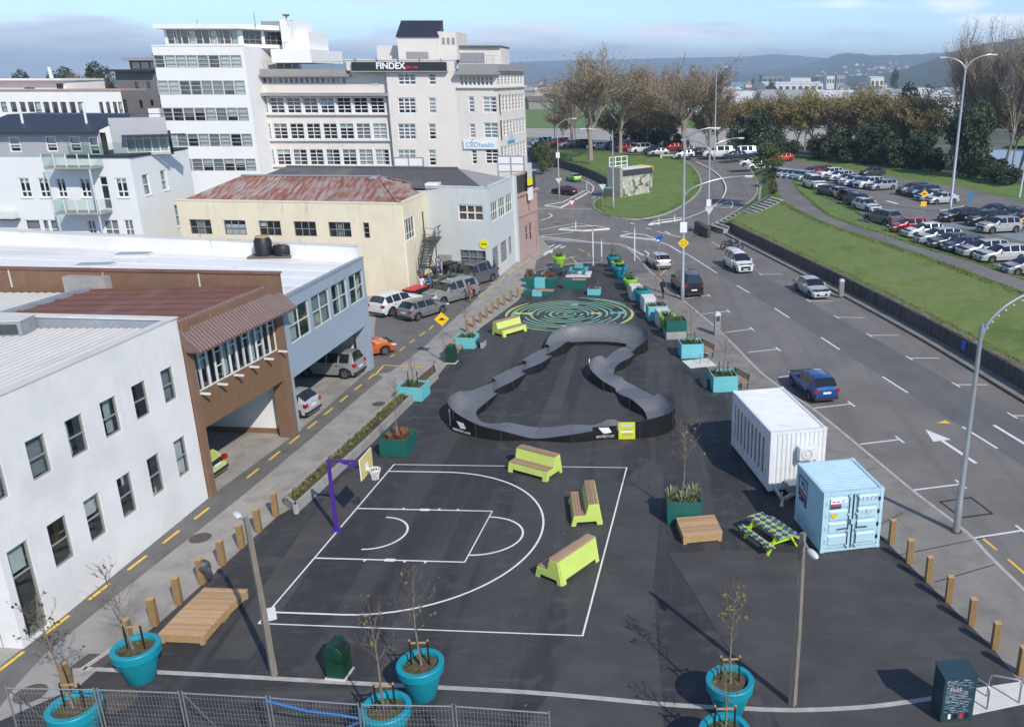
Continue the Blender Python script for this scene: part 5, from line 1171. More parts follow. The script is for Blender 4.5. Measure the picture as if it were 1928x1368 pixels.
cl([(km-1.3*math.cos(t), 1.55+1.3*math.sin(t)) for t in [math.pi*i/20 for i in range(21)]])
ua, ub = uv(515,1152)[0], uv(737,887)[0]; va = 2.6
vm = uv(1026,985)[1]
cl([(ua,0),(ua,va)] + [((ua+ub)/2-(ub-ua)/2*math.cos(t), va+(vm-va)*math.sin(t)) for t in [math.pi*i/40 for i in range(1,40)]] + [(ub,va),(ub,0)])
struct(PC.build('court_lines', 'court_white'))
# --- painted labyrinth
lc = at(1072,591); lr = 4.45
LT, LG, LL = MB(), MB(), MB()
def arc(mb, r, a0, a1, wd, sx=1.0, z=0.004, cx=0, cy=0):
    n = max(4, int(abs(a1-a0)/0.09)); pts = [lc + Vector((cx+r*math.cos(a0+(a1-a0)*i/n)*sx, cy+r*math.sin(a0+(a1-a0)*i/n), z)) for i in range(n+1)]
    q = ribbon(pts, [wd*(0.55+0.45*math.sin(math.pi*i/n)) for i in range(n+1)]); mb.add(q.v, q.f)
mats3 = [LT, LL, LG]
for i in range(9):
    r = 0.5 + i*0.47
    for (a0, a1) in [[(0.25,2.9),(3.4,6.0)],[(0.5,3.3),(3.7,5.2),(5.5,6.5)],[(-0.3,1.2),(1.5,4.4),(4.7,5.7)]][i%3]:
        arc(mats3[(i+int(a0*2))%3], r, a0, a1, 0.22, 1.04, 0.004+0.0004*i)
for (a, r0, r1, mb) in [(1.5,2.6,3.2,LT),(4.72,3.3,4.0,LL),(3.1,3.0,4.3,LL),(0.1,3.2,4.3,LT),(0.1,1.7,2.4,LL),(5.5,3.6,4.4,LT)]:
    pts = [lc + Vector((r*math.cos(a), r*math.sin(a), 0.0075)) for r in [r0+(r1-r0)*k/4 for k in range(5)]]
    q = ribbon(pts, [0.9,0.5,0.3,0.5,0.9]); mb.add(q.v, q.f)
for j,(a0,a1,r,mb) in enumerate([(0.1,1.3,4.9,LG),(-0.9,0.3,4.95,LL),(0.6,1.5,5.2,LT),(2.4,3.3,4.9,LL),(3.4,4.6,4.8,LG),(4.9,5.5,4.9,LT)]): arc(mb, r, a0, a1, 0.24, 1.0, 0.0085+0.0003*j)
for k in range(14):
    a = 0.35+k*0.45; r = 0.12+0.03*k; q = ribbon([lc+Vector((r*math.cos(a),r*math.sin(a),0.0092)), lc+Vector(((r+.05)*math.cos(a+.45),(r+.05)*math.sin(a+.45),0.0092))],0.1); LG.add(q.v,q.f)
struct(LT.build('labyrinth_lines','paint_teal')); struct(LL.build('labyrinth_lines','paint_lime')); struct(LG.build('labyrinth_lines','paint_green'))

# --- pump track: a closed loop of moulded decks
TP = [ # px, py of the riding line, roller height, bank height
 (950,803,0.42,0.15),(1012,815,0.10,0.0),(1078,808,0.40,0.05),(1135,806,0.16,0.45),(1200,801,0.16,0.8),(1243,790,0.2,0.9),(1238,766,0.2,0.75),(1208,748,0.58,0.15),(1180,733,0.10,0.0),(1155,714,0.52,0.05),
 (1133,702,0.16,0.55),(1138,687,0.16,0.6),(1160,676,0.45,0.1),(1177,663,0.10,0.05),(1196,651,0.25,0.55),(1197,638,0.25,0.85),(1165,631,0.25,0.95),(1112,629,0.25,0.95),(1067,634,0.25,0.75),(1042,650,0.52,0.2),
 (1022,667,0.08,0.0),(1001,680,0.60,0.0),(974,699,0.08,0.0),(946,714,0.60,0.0),(919,735,0.08,0.05),(893,749,0.42,0.5),(870,768,0.2,0.85),(880,789,0.2,0.9),(912,801,0.2,0.55)]
tp = []
nn_ = len(TP); ctr = smooth_line([(lambda q: (q.x,q.y,0))(at(p[0],p[1],p[2]+0.3*p[3])) for p in TP], 6, True); prm = smooth_line([(p[2],p[3],0) for p in TP], 6, True)
nT = len(ctr)
def tdir(i): d = (ctr[(i+1)%nT]-ctr[(i-1)%nT]); d.z = 0; return d.normalized()
curv = []
for i in range(nT):
    a, b_ = tdir(i-2), tdir((i+2)%nT); curv.append(a.cross(b_).z)
curv = [sum(curv[(i+k)%nT] for k in range(-5,6))/11 for i in range(nT)]
t = thing('pump_track', 'grey modular pump track loop with rollers and banked turns and black side panels', 'pump track', at(1060,740)); TO = Vector(t.location)
HWD = 0.74
side = [-1 if c > 0 else 1 for c in curv]            # outer edge: right of travel when turning left
secs = []
for i in range(nT):
    d = tdir(i); left = Vector((-d.y,d.x,0)); h = max(0.08, prm[i].x); bk = max(0,prm[i].y)*(1 if True else 0)
    sgn = side[i]; row = []
    for j in range(7):
        f = -1+2*j/6; off = left*(f*HWD)
        e = max(0, f*sgn); z = h + bk*(e**1.6) + 0.0
        row.append(ctr[i]+off+Vector((0,0,z))-TO)
    secs.append(row)
# soften sign flips on the straights
for _ in range(2):
    S2 = [[(secs[(i-1)%nT][j]+secs[i][j]*2+secs[(i+1)%nT][j])/4 for j in range(7)] for i in range(nT)]; secs = S2
per = 6
for m_ in range(0, nT, per):
    idx = [(m_+k)%nT for k in range(per+1)]
    mb = MB(); vs = [secs[i][j] for i in idx for j in range(7)]; fs = []
    for a in range(per):
        for j in range(6): q = a*7+j; fs.append((q,q+7,q+8,q+1))
    vs2 = [v+Vector((0,0,-0.05)) for v in vs]; o_ = len(vs)
    mb.add(vs+vs2, fs+[tuple(reversed([k+o_ for k in f])) for f in fs])
    for j in (0,6):
        for a in range(per): q = a*7+j; f = (q,q+o_,q+7+o_,q+7); mb.f.append(f if j else tuple(reversed(f))); mb.m.append(0)
    mb.build('deck_panel','track_deck',t,smooth=40)
    for j in (0,6):
        mb = MB(); vs = []
        for i in idx:
            d = tdir(i); left = Vector((-d.y,d.x,0)); s_ = 1 if j else -1
            p = secs[i][j] + left*s_*0.012; g = Vector((p.x,p.y,0.0)); q = secs[i][j]-left*s_*0.03
            vs += [g, p+Vector((0,0,-0.004)), Vector((q.x,q.y,0)), q+Vector((0,0,-0.055))]
        fs = []
        for a in range(per): k = a*4; fs += [(k,k+4,k+5,k+1),(k+2,k+3,k+7,k+6),(k+1,k+5,k+7,k+3)]
        mb.add(vs, fs); mb.build('side_panel','track_side',t)
    i = idx[0]
    mb = MB()
    for j in range(6): mb.bar(secs[i][j]+Vector((0,0,0.001)),secs[i][j+1]+Vector((0,0,0.001)),0.014,0.004)
    mb.build('deck_joint','track_side',t)
    for j in (0,6):
        d = tdir(i); left = Vector((-d.y,d.x,0)); s_ = 1 if j else -1; p = secs[i][j]+left*s_*0.03
        if p.z > 0.35: MB().bar(Vector((p.x,p.y,0.01)),Vector((p.x,p.y,p.z-0.02)),0.05,0.03).build('panel_joint','steel_dark',t)
def track_face(px, py):
    """outside face of the track near a pixel"""
    p = at(px,py)-TO; best = min(((Vector((secs[i][j].x,secs[i][j].y,0))-p).length+(3.0 if tdir(i).x*(1 if j else -1) > 0.35 else 0),i,j) for i in range(nT) for j in (0,6))
    i, j = best[1], best[2]; d = tdir(i); left = Vector((-d.y,d.x,0))*(1 if j else -1)
    return Vector((secs[i][j].x,secs[i][j].y,0))+TO, left, secs[i][j].z
def board(px, py, wd, z0, z1, name, label, mt, lift=0.045):
    p, nrm, zt = track_face(px,py); rz = math.atan2(nrm.y,nrm.x)+math.pi/2
    o = thing(name, label, 'sign', p+nrm*lift+Vector((0,0,z0)), rz); MB().box(-wd/2,-0.015,0,wd/2,0.015,z1-z0).build('panel',mt,o); return o
def m_text(body, size, mt, parent, loc, rz=0, ext=0.004, name='lettering', bold=0.0): return text(body,size,mt,parent,loc,rz,ext,'CENTER',90,name,bold)
for px,py,lab in [(893,806,'white parallelogram logo board on the track side beside the pink stripe'),(1141,826,'white parallelogram logo board on the track side beside the yellow notice')]:
    o = board(px,py,1.25,0.06,0.72,'track_sign',lab,'track_side',0.03)
    MB().add([(-0.33,-0.02,0.62),(0.2,-0.02,0.6),(0.36,-0.02,0.32),(-0.05,-0.02,0.26)],[(0,3,2,1)]).build('logo','letter_white',o)
    m_text('PARKITECT.COM',0.17,'letter_white',o,(0,-0.02,0.06))
o = board(1181,828,0.85,0.02,0.95,'notice_board','yellow notice board with pale lettering fixed to the pump track side','sign_lemon',0.07)
mat('notice_lime',(0.62,0.66,0.04),0.5,var=0.05); o.children[0].data.materials[0] = M['notice_lime']
for z0,z1,x in [(0.68,0.82,0.28),(0.36,0.46,0.32)]: MB().box(-x,-0.019,z0,x,-0.0155,z1).build('print_block','blind' if z0>0.5 else 'letter_white',o)
for z0 in (0.52,0.2,0.28): MB().box(-0.2,-0.019,z0,0.26,-0.0155,z0+0.03).build('print_line','timber',o)
for px,py,lab in [(872,800,'pink and white vertical banner on the near left track berm'),(1212,648,'pink and white banner on the far right end of the track'),(1117,704,'pink and white banner on the inner left track berm')]:
    o = board(px,py,0.22,0.05,0.95,'track_banner',lab,'letter_white',0.035)
    for k in range(4): MB().box(-0.1,-0.02,0.05+k*0.22,0.1,-0.0155,0.18+k*0.22).build('print_block','pink',o)

# --- lime stepped benches
def bench_mesh():
    parts = {}
    Lb = 2.25
    prof_out = [(-0.62,0),(-0.50,0.46),(-0.02,0.46),(0.12,0.95),(0.50,0.95),(0.66,0)]
    # side panels with cut-out between the feet
    side_p = [(-0.62,0),(-0.50,0.46),(-0.02,0.46),(0.12,0.95),(0.50,0.95),(0.66,0),(0.46,0),(0.42,0.17),(-0.38,0.17),(-0.42,0)]
    return prof_out, side_p, Lb
po, sp, LB = bench_mesh()
bm_side = MB().extr(sp,-0.05,0.05).mesh('side_panel','lime')
m = MB(); fr = [(-0.62,0.0),(-0.50,0.46)]
def slab(a, b_, z, y0, y1, th=0.05):
    d = (Vector((b_[0],0,b_[1]))-Vector((a[0],0,a[1]))).normalized(); nn = Vector((-d.z,0,d.x))*th
    return MB().add([(a[0],y0,a[1]),(b_[0],y0,b_[1]),(b_[0],y1,b_[1]),(a[0],y1,a[1]),(a[0]-nn.x,y0,a[1]-nn.z),(b_[0]-nn.x,y0,b_[1]-nn.z),(b_[0]-nn.x,y1,b_[1]-nn.z),(a[0]-nn.x,y1,a[1]-nn.z)],[(0,1,2,3),(7,6,5,4),(0,4,5,1),(1,5,6,2),(2,6,7,3),(3,7,4,0)])
hy = LB/2-0.055
def foot_front(a, b_, lo):
    # long panel with a cut-out: upper band plus two feet
    mb = MB(); f = 0.17/max(0.01,(b_[1]-a[1])); mid = (a[0]+(b_[0]-a[0])*f, a[1]+(b_[1]-a[1])*f)
    for s_ in (slab(mid,b_,0,-hy,hy),): mb.add(s_.v,s_.f)
    for y0,y1 in ((-hy,-hy+0.2),(hy-0.2,hy)): s_ = slab(a,(mid[0],mid[1]-0.002),0,y0,y1); mb.add(s_.v,s_.f)
    return mb
bm_front = foot_front((-0.615,0),(-0.497,0.455),0).mesh('front_panel','lime')
bm_riser = slab((-0.017,0.462),(0.122,0.945),0,-hy,hy).mesh('riser','lime')
bm_back = MB(); q = foot_front((0.655,0),(0.497,0.945),0); bm_back = q.mesh('back_panel','lime')
bm_slat_s = MB().box(-0.055,-LB/2+0.02,0,0.055,LB/2-0.02,0.035).mesh('slat','slat_wood')
bm_slat_t = MB().box(-0.046,-LB/2+0.02,0,0.046,LB/2-0.02,0.035).mesh('slat','slat_wood')
def bench(loc, rz, label):
    t = thing('stepped_bench', label, 'bench', loc, rz, 'lime stepped benches')
    for y in (-LB/2+0.05,LB/2-0.05): ob('side_panel',bm_side,t,(0,y,0),0,0.012)
    ob('front_panel',bm_front,t); ob('riser',bm_riser,t); ob('back_panel',bm_back,t)
    for k in range(4):
        s_ = ob('slat',bm_slat_s,t,(-0.44+k*0.122,0,0.462)); s_.color = (*(rnd.uniform(0.8,1.15),)*3,1)
        s_ = ob('slat',bm_slat_t,t,(0.155+k*0.104,0,0.952)); s_.color = (*(rnd.uniform(0.8,1.15),)*3,1)
    return t
# local -X is the seat side
bench(at(1007,888), R(60), 'lime stepped bench on the far edge of the court beside the pump track')
bench(at(1100,965), R(8), 'lime stepped bench in the middle of the three at the court, seen from its end')
bench(at(1068,1068), R(-35), 'lime stepped bench nearest the camera, turned with its back to the road')
bench(at(960,626), R(140), 'lime stepped bench by itself beside the painted labyrinth')

# --- timber platforms
def deck(corners, label, h, npl, across=False):
    P4 = [at(*c, h) for c in corners]; o_ = (P4[0]+P4[2])/2; o_.z = 0
    t = thing('timber_platform', label, 'platform', o_)
    L4 = [p-o_ for p in P4]; L4 = [Vector((p.x,p.y,0)) for p in L4]
    for k in range(npl):
        a, b_ = (k+0.03)/npl, (k+0.97)/npl
        p = [L4[0].lerp(L4[3],a), L4[1].lerp(L4[2],a), L4[1].lerp(L4[2],b_), L4[0].lerp(L4[3],b_)]
        s_ = MB().prism([V2(q) for q in p], h-0.04, h).build('plank','plank',t); s_.color = (*(rnd.uniform(0.82,1.18),)*3,1)
    for i in range(4):
        a, b_ = L4[i], L4[(i+1)%4]; d = (b_-a).normalized(); c_ = Vector((0,0,0)); inn = Vector((-d.y,d.x,0))
        if inn.dot(c_-(a+b_)/2) < 0: inn = -inn
        for k,(z0,z1) in enumerate([(0.06,h*0.55),(h*0.57,h-0.045)]):
            mb = MB().prism([V2(a+inn*0.02+d*0.02),V2(b_+inn*0.02-d*0.02),V2(b_+inn*0.06-d*0.02),V2(a+inn*0.06+d*0.02)], z0, z1); s_ = mb.build('fascia_board','timber',t)
    for p in L4: q = p*0.88; MB().box(q.x-0.07,q.y-0.07,0,q.x+0.07,q.y+0.07,0.1).build('foot','timber',t)
    return t
deck([(385,1105),(467,1108),(425,1148),(342,1146)], 'low timber platform, the far one of the pair by the bollards', 0.36, 11)
deck([(341,1147),(424,1149),(382,1197),(297,1193)], 'low timber platform, the near one of the pair by the teal pot', 0.36, 11)
deck([(1273,974),(1345,968),(1361,1001),(1286,1008)], 'square timber platform beside the dark green planter and picnic table', 0.42, 11)

# --- basketball hoop
hp = at(634,997); t = thing('basketball_hoop', 'purple basketball post with a yellow striped backboard and white net', 'basketball hoop', hp)
out_d = ev.normalized(); rz = math.atan2(out_d.y,out_d.x)
t.rotation_euler.z = rz
MB().box(-0.06,-0.06,0,0.06,0.06,3.15).build('post','purple',t,bevel=0.01)
MB().bar((0,0,3.1),(1.15,0,3.1),0.1,0.1).build('arm','purple',t); MB().bar((0.55,0,3.05),(1.5,0,2.75),0.07).build('brace','purple',t)
MB().box(-0.2,-0.2,0,0.2,0.2,0.02).build('base_plate','purple',t)
bb = MB().box(1.52,-0.62,2.55,1.56,0.62,3.45).build('backboard','white_paint',t)
mat('stripe_yellow',(0.62,0.50,0.03),0.5,var=0.05); mat('stripe_dark',(0.10,0.09,0.03),0.5,var=0.1)
for k in range(8):
    mb = MB(); y0 = -0.62+k*0.155+0.02
    for i in range(6):
        a = 0.02*math.sin(i*1.1+k); mb.quad((1.564,y0+a,2.55+i*0.15),(1.564,y0+0.105+a,2.55+i*0.15),(1.564,y0+0.105+0.02*math.sin((i+1)*1.1+k),2.7+i*0.15),(1.564,y0+0.02*math.sin((i+1)*1.1+k),2.7+i*0.15))
    mb.build('stripe','stripe_yellow',bb)
MB().box(1.566,-0.13,2.75,1.572,0.13,3.05).build('target','white_paint',bb)
rc = (1.86,0,2.78); MB().tube([(rc[0]+0.23*math.cos(a),0.23*math.sin(a),2.78) for a in [2*math.pi*i/20 for i in range(21)]],0.016,6,cap=False).build('rim','white_paint',t)
MB().bar((1.56,0,2.78),(1.65,0,2.78),0.12,0.05).build('rim_bracket','white_paint',t)
mb = MB()
for k in range(12):
    for s_ in (1,-1):
        pts = []
        for i in range(6):
            a = 2*math.pi*(k+s_*i*0.5)/12; r_ = 0.23-0.10*min(1,i/3.5)+0.0; pts.append((rc[0]+r_*math.cos(a),r_*math.sin(a),2.78-i*0.085))
        mb.tube(pts,0.011,3,cap=False)
mb.build('net','white_paint',t)

# --- planters, pots, young trees
def pot_mesh(h, rt, mt):
    rb = rt*0.56
    body = MB().lathe([(0.001,0),(rb,0),(rb+0.02,0.02),(rt*0.9,h*0.76)],32).mesh('pot_body',mt,40)
    rim = MB().lathe([(rt*0.9,h*0.74),(rt,h*0.76),(rt*1.0+0.02,h*0.98),(rt,h),(rt*0.80,h),(rt*0.78,h*0.97),(rt*0.75,h*0.88)],32).mesh('rim',mt,40)
    soil_ = MB(); n = 20; vs = [(0,0,h*0.93)]; fs = []
    for k in range(n): a = 2*math.pi*k/n; vs.append((rt*0.77*math.cos(a),rt*0.77*math.sin(a),h*0.88+rnd.uniform(0,0.03)))
    for k in range(n): fs.append((0,1+k,1+(k+1)%n))
    return body, rim, soil_.add(vs,fs).mesh('soil','soil',180)
PM = {'teal': pot_mesh(1.18,0.68,'teal'), 'lime': pot_mesh(1.12,0.64,'lime_pot')}
tuft_mat = {}
mat('tuft_green',(0.075,0.115,0.03),0.8,var=0.4,scale=5); mat('tuft_rust',(0.20,0.09,0.035),0.85,var=0.35,scale=5); mat('tuft_sage',(0.20,0.235,0.12),0.8,var=0.3,scale=5); mat('tuft_grass',(0.11,0.145,0.03),0.8,var=0.4,scale=3)
def tuft(mb, c, n, h, sp, mi=0, wd=0.03):
    for _ in range(n):
        a = rnd.uniform(0,6.28); t_ = rnd.random()**0.5*sp*0.5; b0 = Vector((c[0]+t_*math.cos(a),c[1]+t_*math.sin(a),c[2])); a2 = a+rnd.uniform(-0.7,0.7); L_ = h*rnd.uniform(0.5,1.1)
        tip = b0+Vector((math.cos(a2)*sp*rnd.uniform(0.2,0.8),math.sin(a2)*sp*rnd.uniform(0.2,0.8),L_)); pr_ = Vector((-math.sin(a2),math.cos(a2),0))*wd
        md = b0.lerp(tip,0.55)+Vector((0,0,L_*0.16)); mb.add([b0-pr_,b0+pr_,md+pr_*0.8,md-pr_*0.8,tip],[(0,1,2,3),(3,2,4)],mi)
def pot(px, kind, label, tall=1.0, plant=None, base=None):
    p = base or at(*px); t = thing('plant_pot', label, 'plant pot', p, rnd.uniform(0,6), 'round plant pots')
    b_, r_, s_ = PM[kind]; ob('pot_body',b_,t); ob('rim',r_,t); ob('soil',s_,t)
    if tall != 1.0: t.scale = (tall,tall,tall)
    if plant:
        mb = MB(); tuft(mb,(0,0,1.02),plant[1],plant[2],plant[3]); mb.build('ground_cover',plant[0],t)
    return t
def sapling(base, h, label, seed, lean=0.0, leaves=60, lmat='leaf_sparse', stakes=True, spread=1.0, z0=1.05, bare=0.45):
    r_ = random.Random(seed); t = thing('young_tree', label, 'tree', (base.x,base.y,z0), 0, 'staked young trees')
    mb = MB(); pts = []; n = 9
    for i in range(n+1): f = i/n; pts.append(Vector((lean*f*h+0.04*math.sin(f*5+seed),0.05*math.sin(f*4+seed*2),-0.12+f*h)))
    mb.tube(pts,[0.035*(1-f/n)+0.006 for f in range(n+1)],6); mb.build('trunk','bark',t,smooth=60)
    cr = MB(); tips = []
    def twig(p, d, L_, r0, dep):
        q = [p]; cur = p.copy(); dd = d.copy()
        for _ in range(3): dd = (dd+Vector((r_.uniform(-.25,.25),r_.uniform(-.25,.25),r_.uniform(-.02,.22)))).normalized(); cur = cur+dd*L_/3; q.append(cur.copy())
        cr.tube(q,[r0,r0*.8,r0*.6,r0*.35],3,cap=False); tips.extend(q[1:])
        if dep:
            for _ in range(r_.randint(2,3)):
                k = r_.choice((1,2,3)); d2 = (dd+Vector((r_.uniform(-.9,.9),r_.uniform(-.9,.9),r_.uniform(-.1,.5)))).normalized(); twig(q[k],d2,L_*r_.uniform(.45,.7),r0*.6,dep-1)
    for i in range(16):
        f = bare+(0.98-bare)*i/15; k = f*n; p = pts[int(k)].lerp(pts[min(n,int(k)+1)],k-int(k)); a = i*2.4+r_.uniform(-.4,.4)
        twig(p,Vector((math.cos(a),math.sin(a),0.75)).normalized(),h*0.30*(1.15-f*0.75)*spread,0.011,2)
    lv = MB()
    for _ in range(leaves):
        p = r_.choice(tips); s_ = r_.uniform(0.035,0.075); a = Vector((r_.uniform(-1,1),r_.uniform(-1,1),r_.uniform(-1,1))).normalized(); b_ = a.orthogonal().normalized()
        p = p+Vector((r_.uniform(-.05,.05),r_.uniform(-.05,.05),r_.uniform(-.06,.03))); lv.add([p-a*s_,p+b_*s_*.55,p+a*s_,p-b_*s_*.55],[(0,1,2,3)])
    c_ = cr.build('crown','twig',t)
    if leaves: stuff(lv.build('leaves',lmat,c_))
    if stakes:
        for dx in (-0.27,0.27):
            MB().tube([(dx,0.02,-0.15),(dx*0.95,0.02,0.85)],0.028,6).build('stake','black',t); MB().tube([(dx,0.02,0.85),(dx,0.02,0.9)],0.032,6).build('stake_top','timber',t)
        MB().bar((-0.27,0.02,0.78),(0.27,0.02,0.80),0.03,0.05).build('tie','timber',t)
    return t
G_ = ('tuft_green',40,0.12,0.5)
for px,lab,tl,sd,h,lean,lv,lm in [
    ((155,1392),'teal round pot in the near left corner behind the wire fence','young tree with dark leaves in the near left corner pot',3,3.3,-0.12,80,'leaf_dark'),
    ((268,1276),'teal round pot beside the timber platform','bare leaning young tree in the pot beside the timber platform',5,2.9,-0.18,6,'leaf_sparse'),
    ((797,1308),'teal round pot standing on the kerb line in front of the court','bare spreading young tree in the pot before the court',8,3.1,0.0,14,'leaf_sparse'),
    ((733,1395),'teal round pot behind the fence, just left of the pot before the court','bare young tree rising over the wire fence near the green bin',11,3.2,-0.05,26,'leaf_sparse'),
    ((1372,1341),'teal round pot at the kerb between the timber pole and the court','young tree with yellow leaves in the pot near the timber lamp pole',15,3.2,0.02,60,'leaf_sparse'),
    ((1362,1440),'teal round pot cut by the lower frame edge','thin young tree in the pot at the lower frame edge',19,2.2,0.0,12,'leaf_sparse')]:
    p = at(*px); pot(px,'teal',lab,plant=G_); sapling(p,h,tl,sd,lean,lv,lm)
rowp = [((1154,503),'teal','teal round pot farthest up the row by the junction',0.95),((1163,513),'lime','lime round pot second from the far end of the right hand row',0.95),((1167,524),'teal','teal round pot third from the far end of the right hand row',1.0),
        ((1182,540),'teal','teal round pot half hidden behind a lime pot in the right hand row',0.85),((1187,547),'lime','lime round pot before the first white concrete block',0.95),((1209,571),'teal','teal round pot between two white concrete blocks',1.0),
        ((1256,619),'lime','lime round pot between a white block and the dark green planter',0.95),((1053,503),'lime','lime round pot by itself behind the dark picnic table',1.0)]
for px,k,lab,s_ in rowp:
    p = pot(px,k,lab,s_,('tuft_green',50,0.5,0.6))
for i,(px,lab) in enumerate([((1167,524),'short bare sapling in the third teal pot of the right hand row'),((1154,503),'short bare sapling in the farthest teal pot of the row')]):
    sapling(at(*px),1.4,lab,31+i,0,0,stakes=False,bare=0.3)
def planter(px, sx, sy, h, mt, label, rz, plant, tree=None, edge=True):
    p = at(*px); t = thing('planter_box', label, 'planter', p, rz, 'square planter boxes')
    for k,(x0,y0,x1,y1) in enumerate([(-sx,-sy,sx,-sy+0.06),(-sx,sy-0.06,sx,sy),(-sx,-sy+0.061,-sx+0.06,sy-0.061),(sx-0.06,-sy+0.061,sx,sy-0.061)]): MB().box(x0,y0,0.02,x1,y1,h).build('side_panel',mt,t,bevel=0.008)
    MB().box(-sx+0.06,-sy+0.06,0.03,sx-0.06,sy-0.06,h-0.12).build('soil','soil',t)
    mb = MB()
    for _ in range(plant[4] if len(plant)>4 else 9): tuft(mb,(rnd.uniform(-sx*.7,sx*.7),rnd.uniform(-sy*.7,sy*.7),h-0.13),plant[1],plant[2],plant[3])
    mb.build('plants',plant[0],t)
    return t
pl_s = ('tuft_green',10,0.3,0.3)
SK = R(12)
planter((751,850),0.68,0.68,0.92,'bottle_green','dark green planter of rusty grasses beside the pump track',R(-7),('tuft_rust',14,0.36,0.4,9)); sapling(at(751,850),2.6,'thin bare sapling in the dark green planter with rusty grass',41,0.02,5,stakes=False,z0=0.8)
planter((1286,972),0.72,0.68,1.0,'bottle_green','dark green planter of sage plants beside the square timber platform',R(3),('tuft_sage',22,0.40,0.45,12)); sapling(at(1286,972),3.4,'tall thin sapling with yellow tips in the sage planter',43,0.0,45,stakes=False,z0=0.85)
planter((780,748),0.72,0.66,0.85,'aqua','light aqua planter at the far end of the long concrete bed',R(-8),pl_s); sapling(at(780,748),2.4,'staked bare sapling in the aqua planter by the long bed',45,0,4,z0=0.75)
planter((880,652),0.70,0.62,0.8,'aqua','light aqua planter beside the green bin and grey bench',R(-6),pl_s); sapling(at(880,652),2.8,'bare sapling in the aqua planter beside the green bin',47,0,4,stakes=False,z0=0.7)
planter((1361,731),0.74,0.7,0.98,'aqua','light aqua planter nearest the white container',R(8),pl_s); sapling(at(1361,731),2.9,'staked sapling in the aqua planter nearest the white container',49,0.02,0,z0=0.85)
planter((1300,669),0.74,0.7,0.98,'aqua','light aqua planter beside the bicycle stand',R(8),pl_s); sapling(at(1300,669),3.2,'staked sapling in the aqua planter beside the bicycle stand',51,0.0,0,z0=0.85)
planter((1271,634),0.72,0.66,1.35,'bottle_green','dark green planter raised on a grey base in the right hand row',R(8),pl_s)
o = tag(MB().box(-0.74,-0.68,0,0.74,0.68,0.55).build('plinth','concrete',None,at(1271,634),R(8),bevel=0.02),'grey block plinth under the raised dark green planter','plinth')
planter((1236,600),0.74,0.66,1.15,'aqua','light aqua planter with rusty plants between two white blocks',R(10),('tuft_rust',10,0.3,0.3)); sapling(at(1236,600),2.6,'bare sapling in the aqua planter between the white blocks',53,0,2,stakes=False,z0=1.0)
for px,lab in [((1197,562),'white concrete block farthest along the right hand row'),((1221,584),'white concrete block in the middle of the right hand row'),((1249,612),'white concrete block beside the lime pot of the right hand row')]:
    o = tag(MB().box(-0.5,-0.75,0,0.5,0.75,1.15).build('concrete_block','concrete_white',None,at(*px),R(12),bevel=0.03),lab,'concrete block','white concrete blocks')
# grey bench blocks and seats by the planters
def gbench(px, rz, label, sx=0.95, sy=0.35):
    t = thing('stone_bench', label, 'bench', at(*px), rz); MB().box(-sx,-sy,0,-sx+0.2,sy,0.42).build('support','concrete',t,bevel=0.01); MB().box(sx-0.2,-sy,0,sx,sy,0.42).build('support','concrete',t,bevel=0.01)
    MB().box(-sx,-sy,0.42,sx,sy,0.52).build('seat','steel_dark',t,bevel=0.015)
gbench((893,652),R(-6),'grey concrete seat against the aqua planter by the bin',0.75,0.4); gbench((1338,724),R(8),'grey concrete seat beside the aqua planter nearest the container',0.5,0.55)
def tbench(px, rz, label):
    t = thing('park_bench', label, 'bench', at(*px), rz)
    for k in range(4): MB().box(-0.85,-0.22+k*0.12,0.42,0.85,-0.12+k*0.12,0.46).build('seat_slat','slat_wood',t)
    for k in range(3): MB().box(-0.85,0.28+k*0.02,0.55+k*0.13,0.85,0.32+k*0.02,0.65+k*0.13).build('back_slat','slat_wood',t)
    for x in (-0.7,0.7): mb = MB(); mb.bar((x,-0.2,0),(x,-0.2,0.42),0.06); mb.bar((x,0.25,0),(x,0.34,0.9),0.06); mb.bar((x,-0.22,0.39),(x,0.28,0.39),0.05); mb.build('leg','steel_dark',t)
tbench((858,668),R(80),'timber slat bench behind the green bin by the left lane'); tbench((1325,668),R(-62),'timber slat bench facing the road behind the bicycle stand'); tbench((1388,726),R(-62),'timber slat bench behind the aqua planter nearest the container')
# concrete pad with a bicycle locked to a stand
p = at(1316,684); o = tag(MB().box(-0.9,-0.75,0,0.9,0.75,0.04).build('concrete_pad','concrete_white',None,p,R(18)),'white concrete pad with a small stand beside the aqua planter','concrete pad')
t = thing('bicycle_stand','small steel hoop on the white pad beside the aqua planter','bicycle stand',(p.x+0.35,p.y-0.1,0.04),R(15)); MB().tube([(-0.3,0,0),(-0.3,0,0.6),(-0.2,0,0.7),(0.2,0,0.7),(0.3,0,0.6),(0.3,0,0)],0.03,8).build('hoop','steel',t)
for px,lab in [((640,1268),'dark green litter bin in the foreground below the court'),((851,682),'dark green litter bin beside the hump sign pole')]:
    t = thing('litter_bin',lab,'litter bin',at(*px),R(-8),'green litter bins')
    MB().box(-0.33,-0.33,0,0.33,0.33,0.05).build('base','concrete_white',t); MB().extr([(-0.29,0.05),(0.29,0.05),(0.29,0.95),(0.12,1.15),(-0.2,1.15),(-0.29,1.0)],-0.29,0.29).build('body','bin_green',t,bevel=0.02)
    MB().add([(0.284,-0.2,0.97),(0.284,0.2,0.97),(0.15,0.2,1.126),(0.15,-0.2,1.126)],[(0,1,2,3)]).xf(Matrix.Translation((0.012,0,0.012))).build('opening','black',t); MB().box(-0.2,-0.31,1.152,0.12,0.31,1.18).build('lid','bin_green',t)
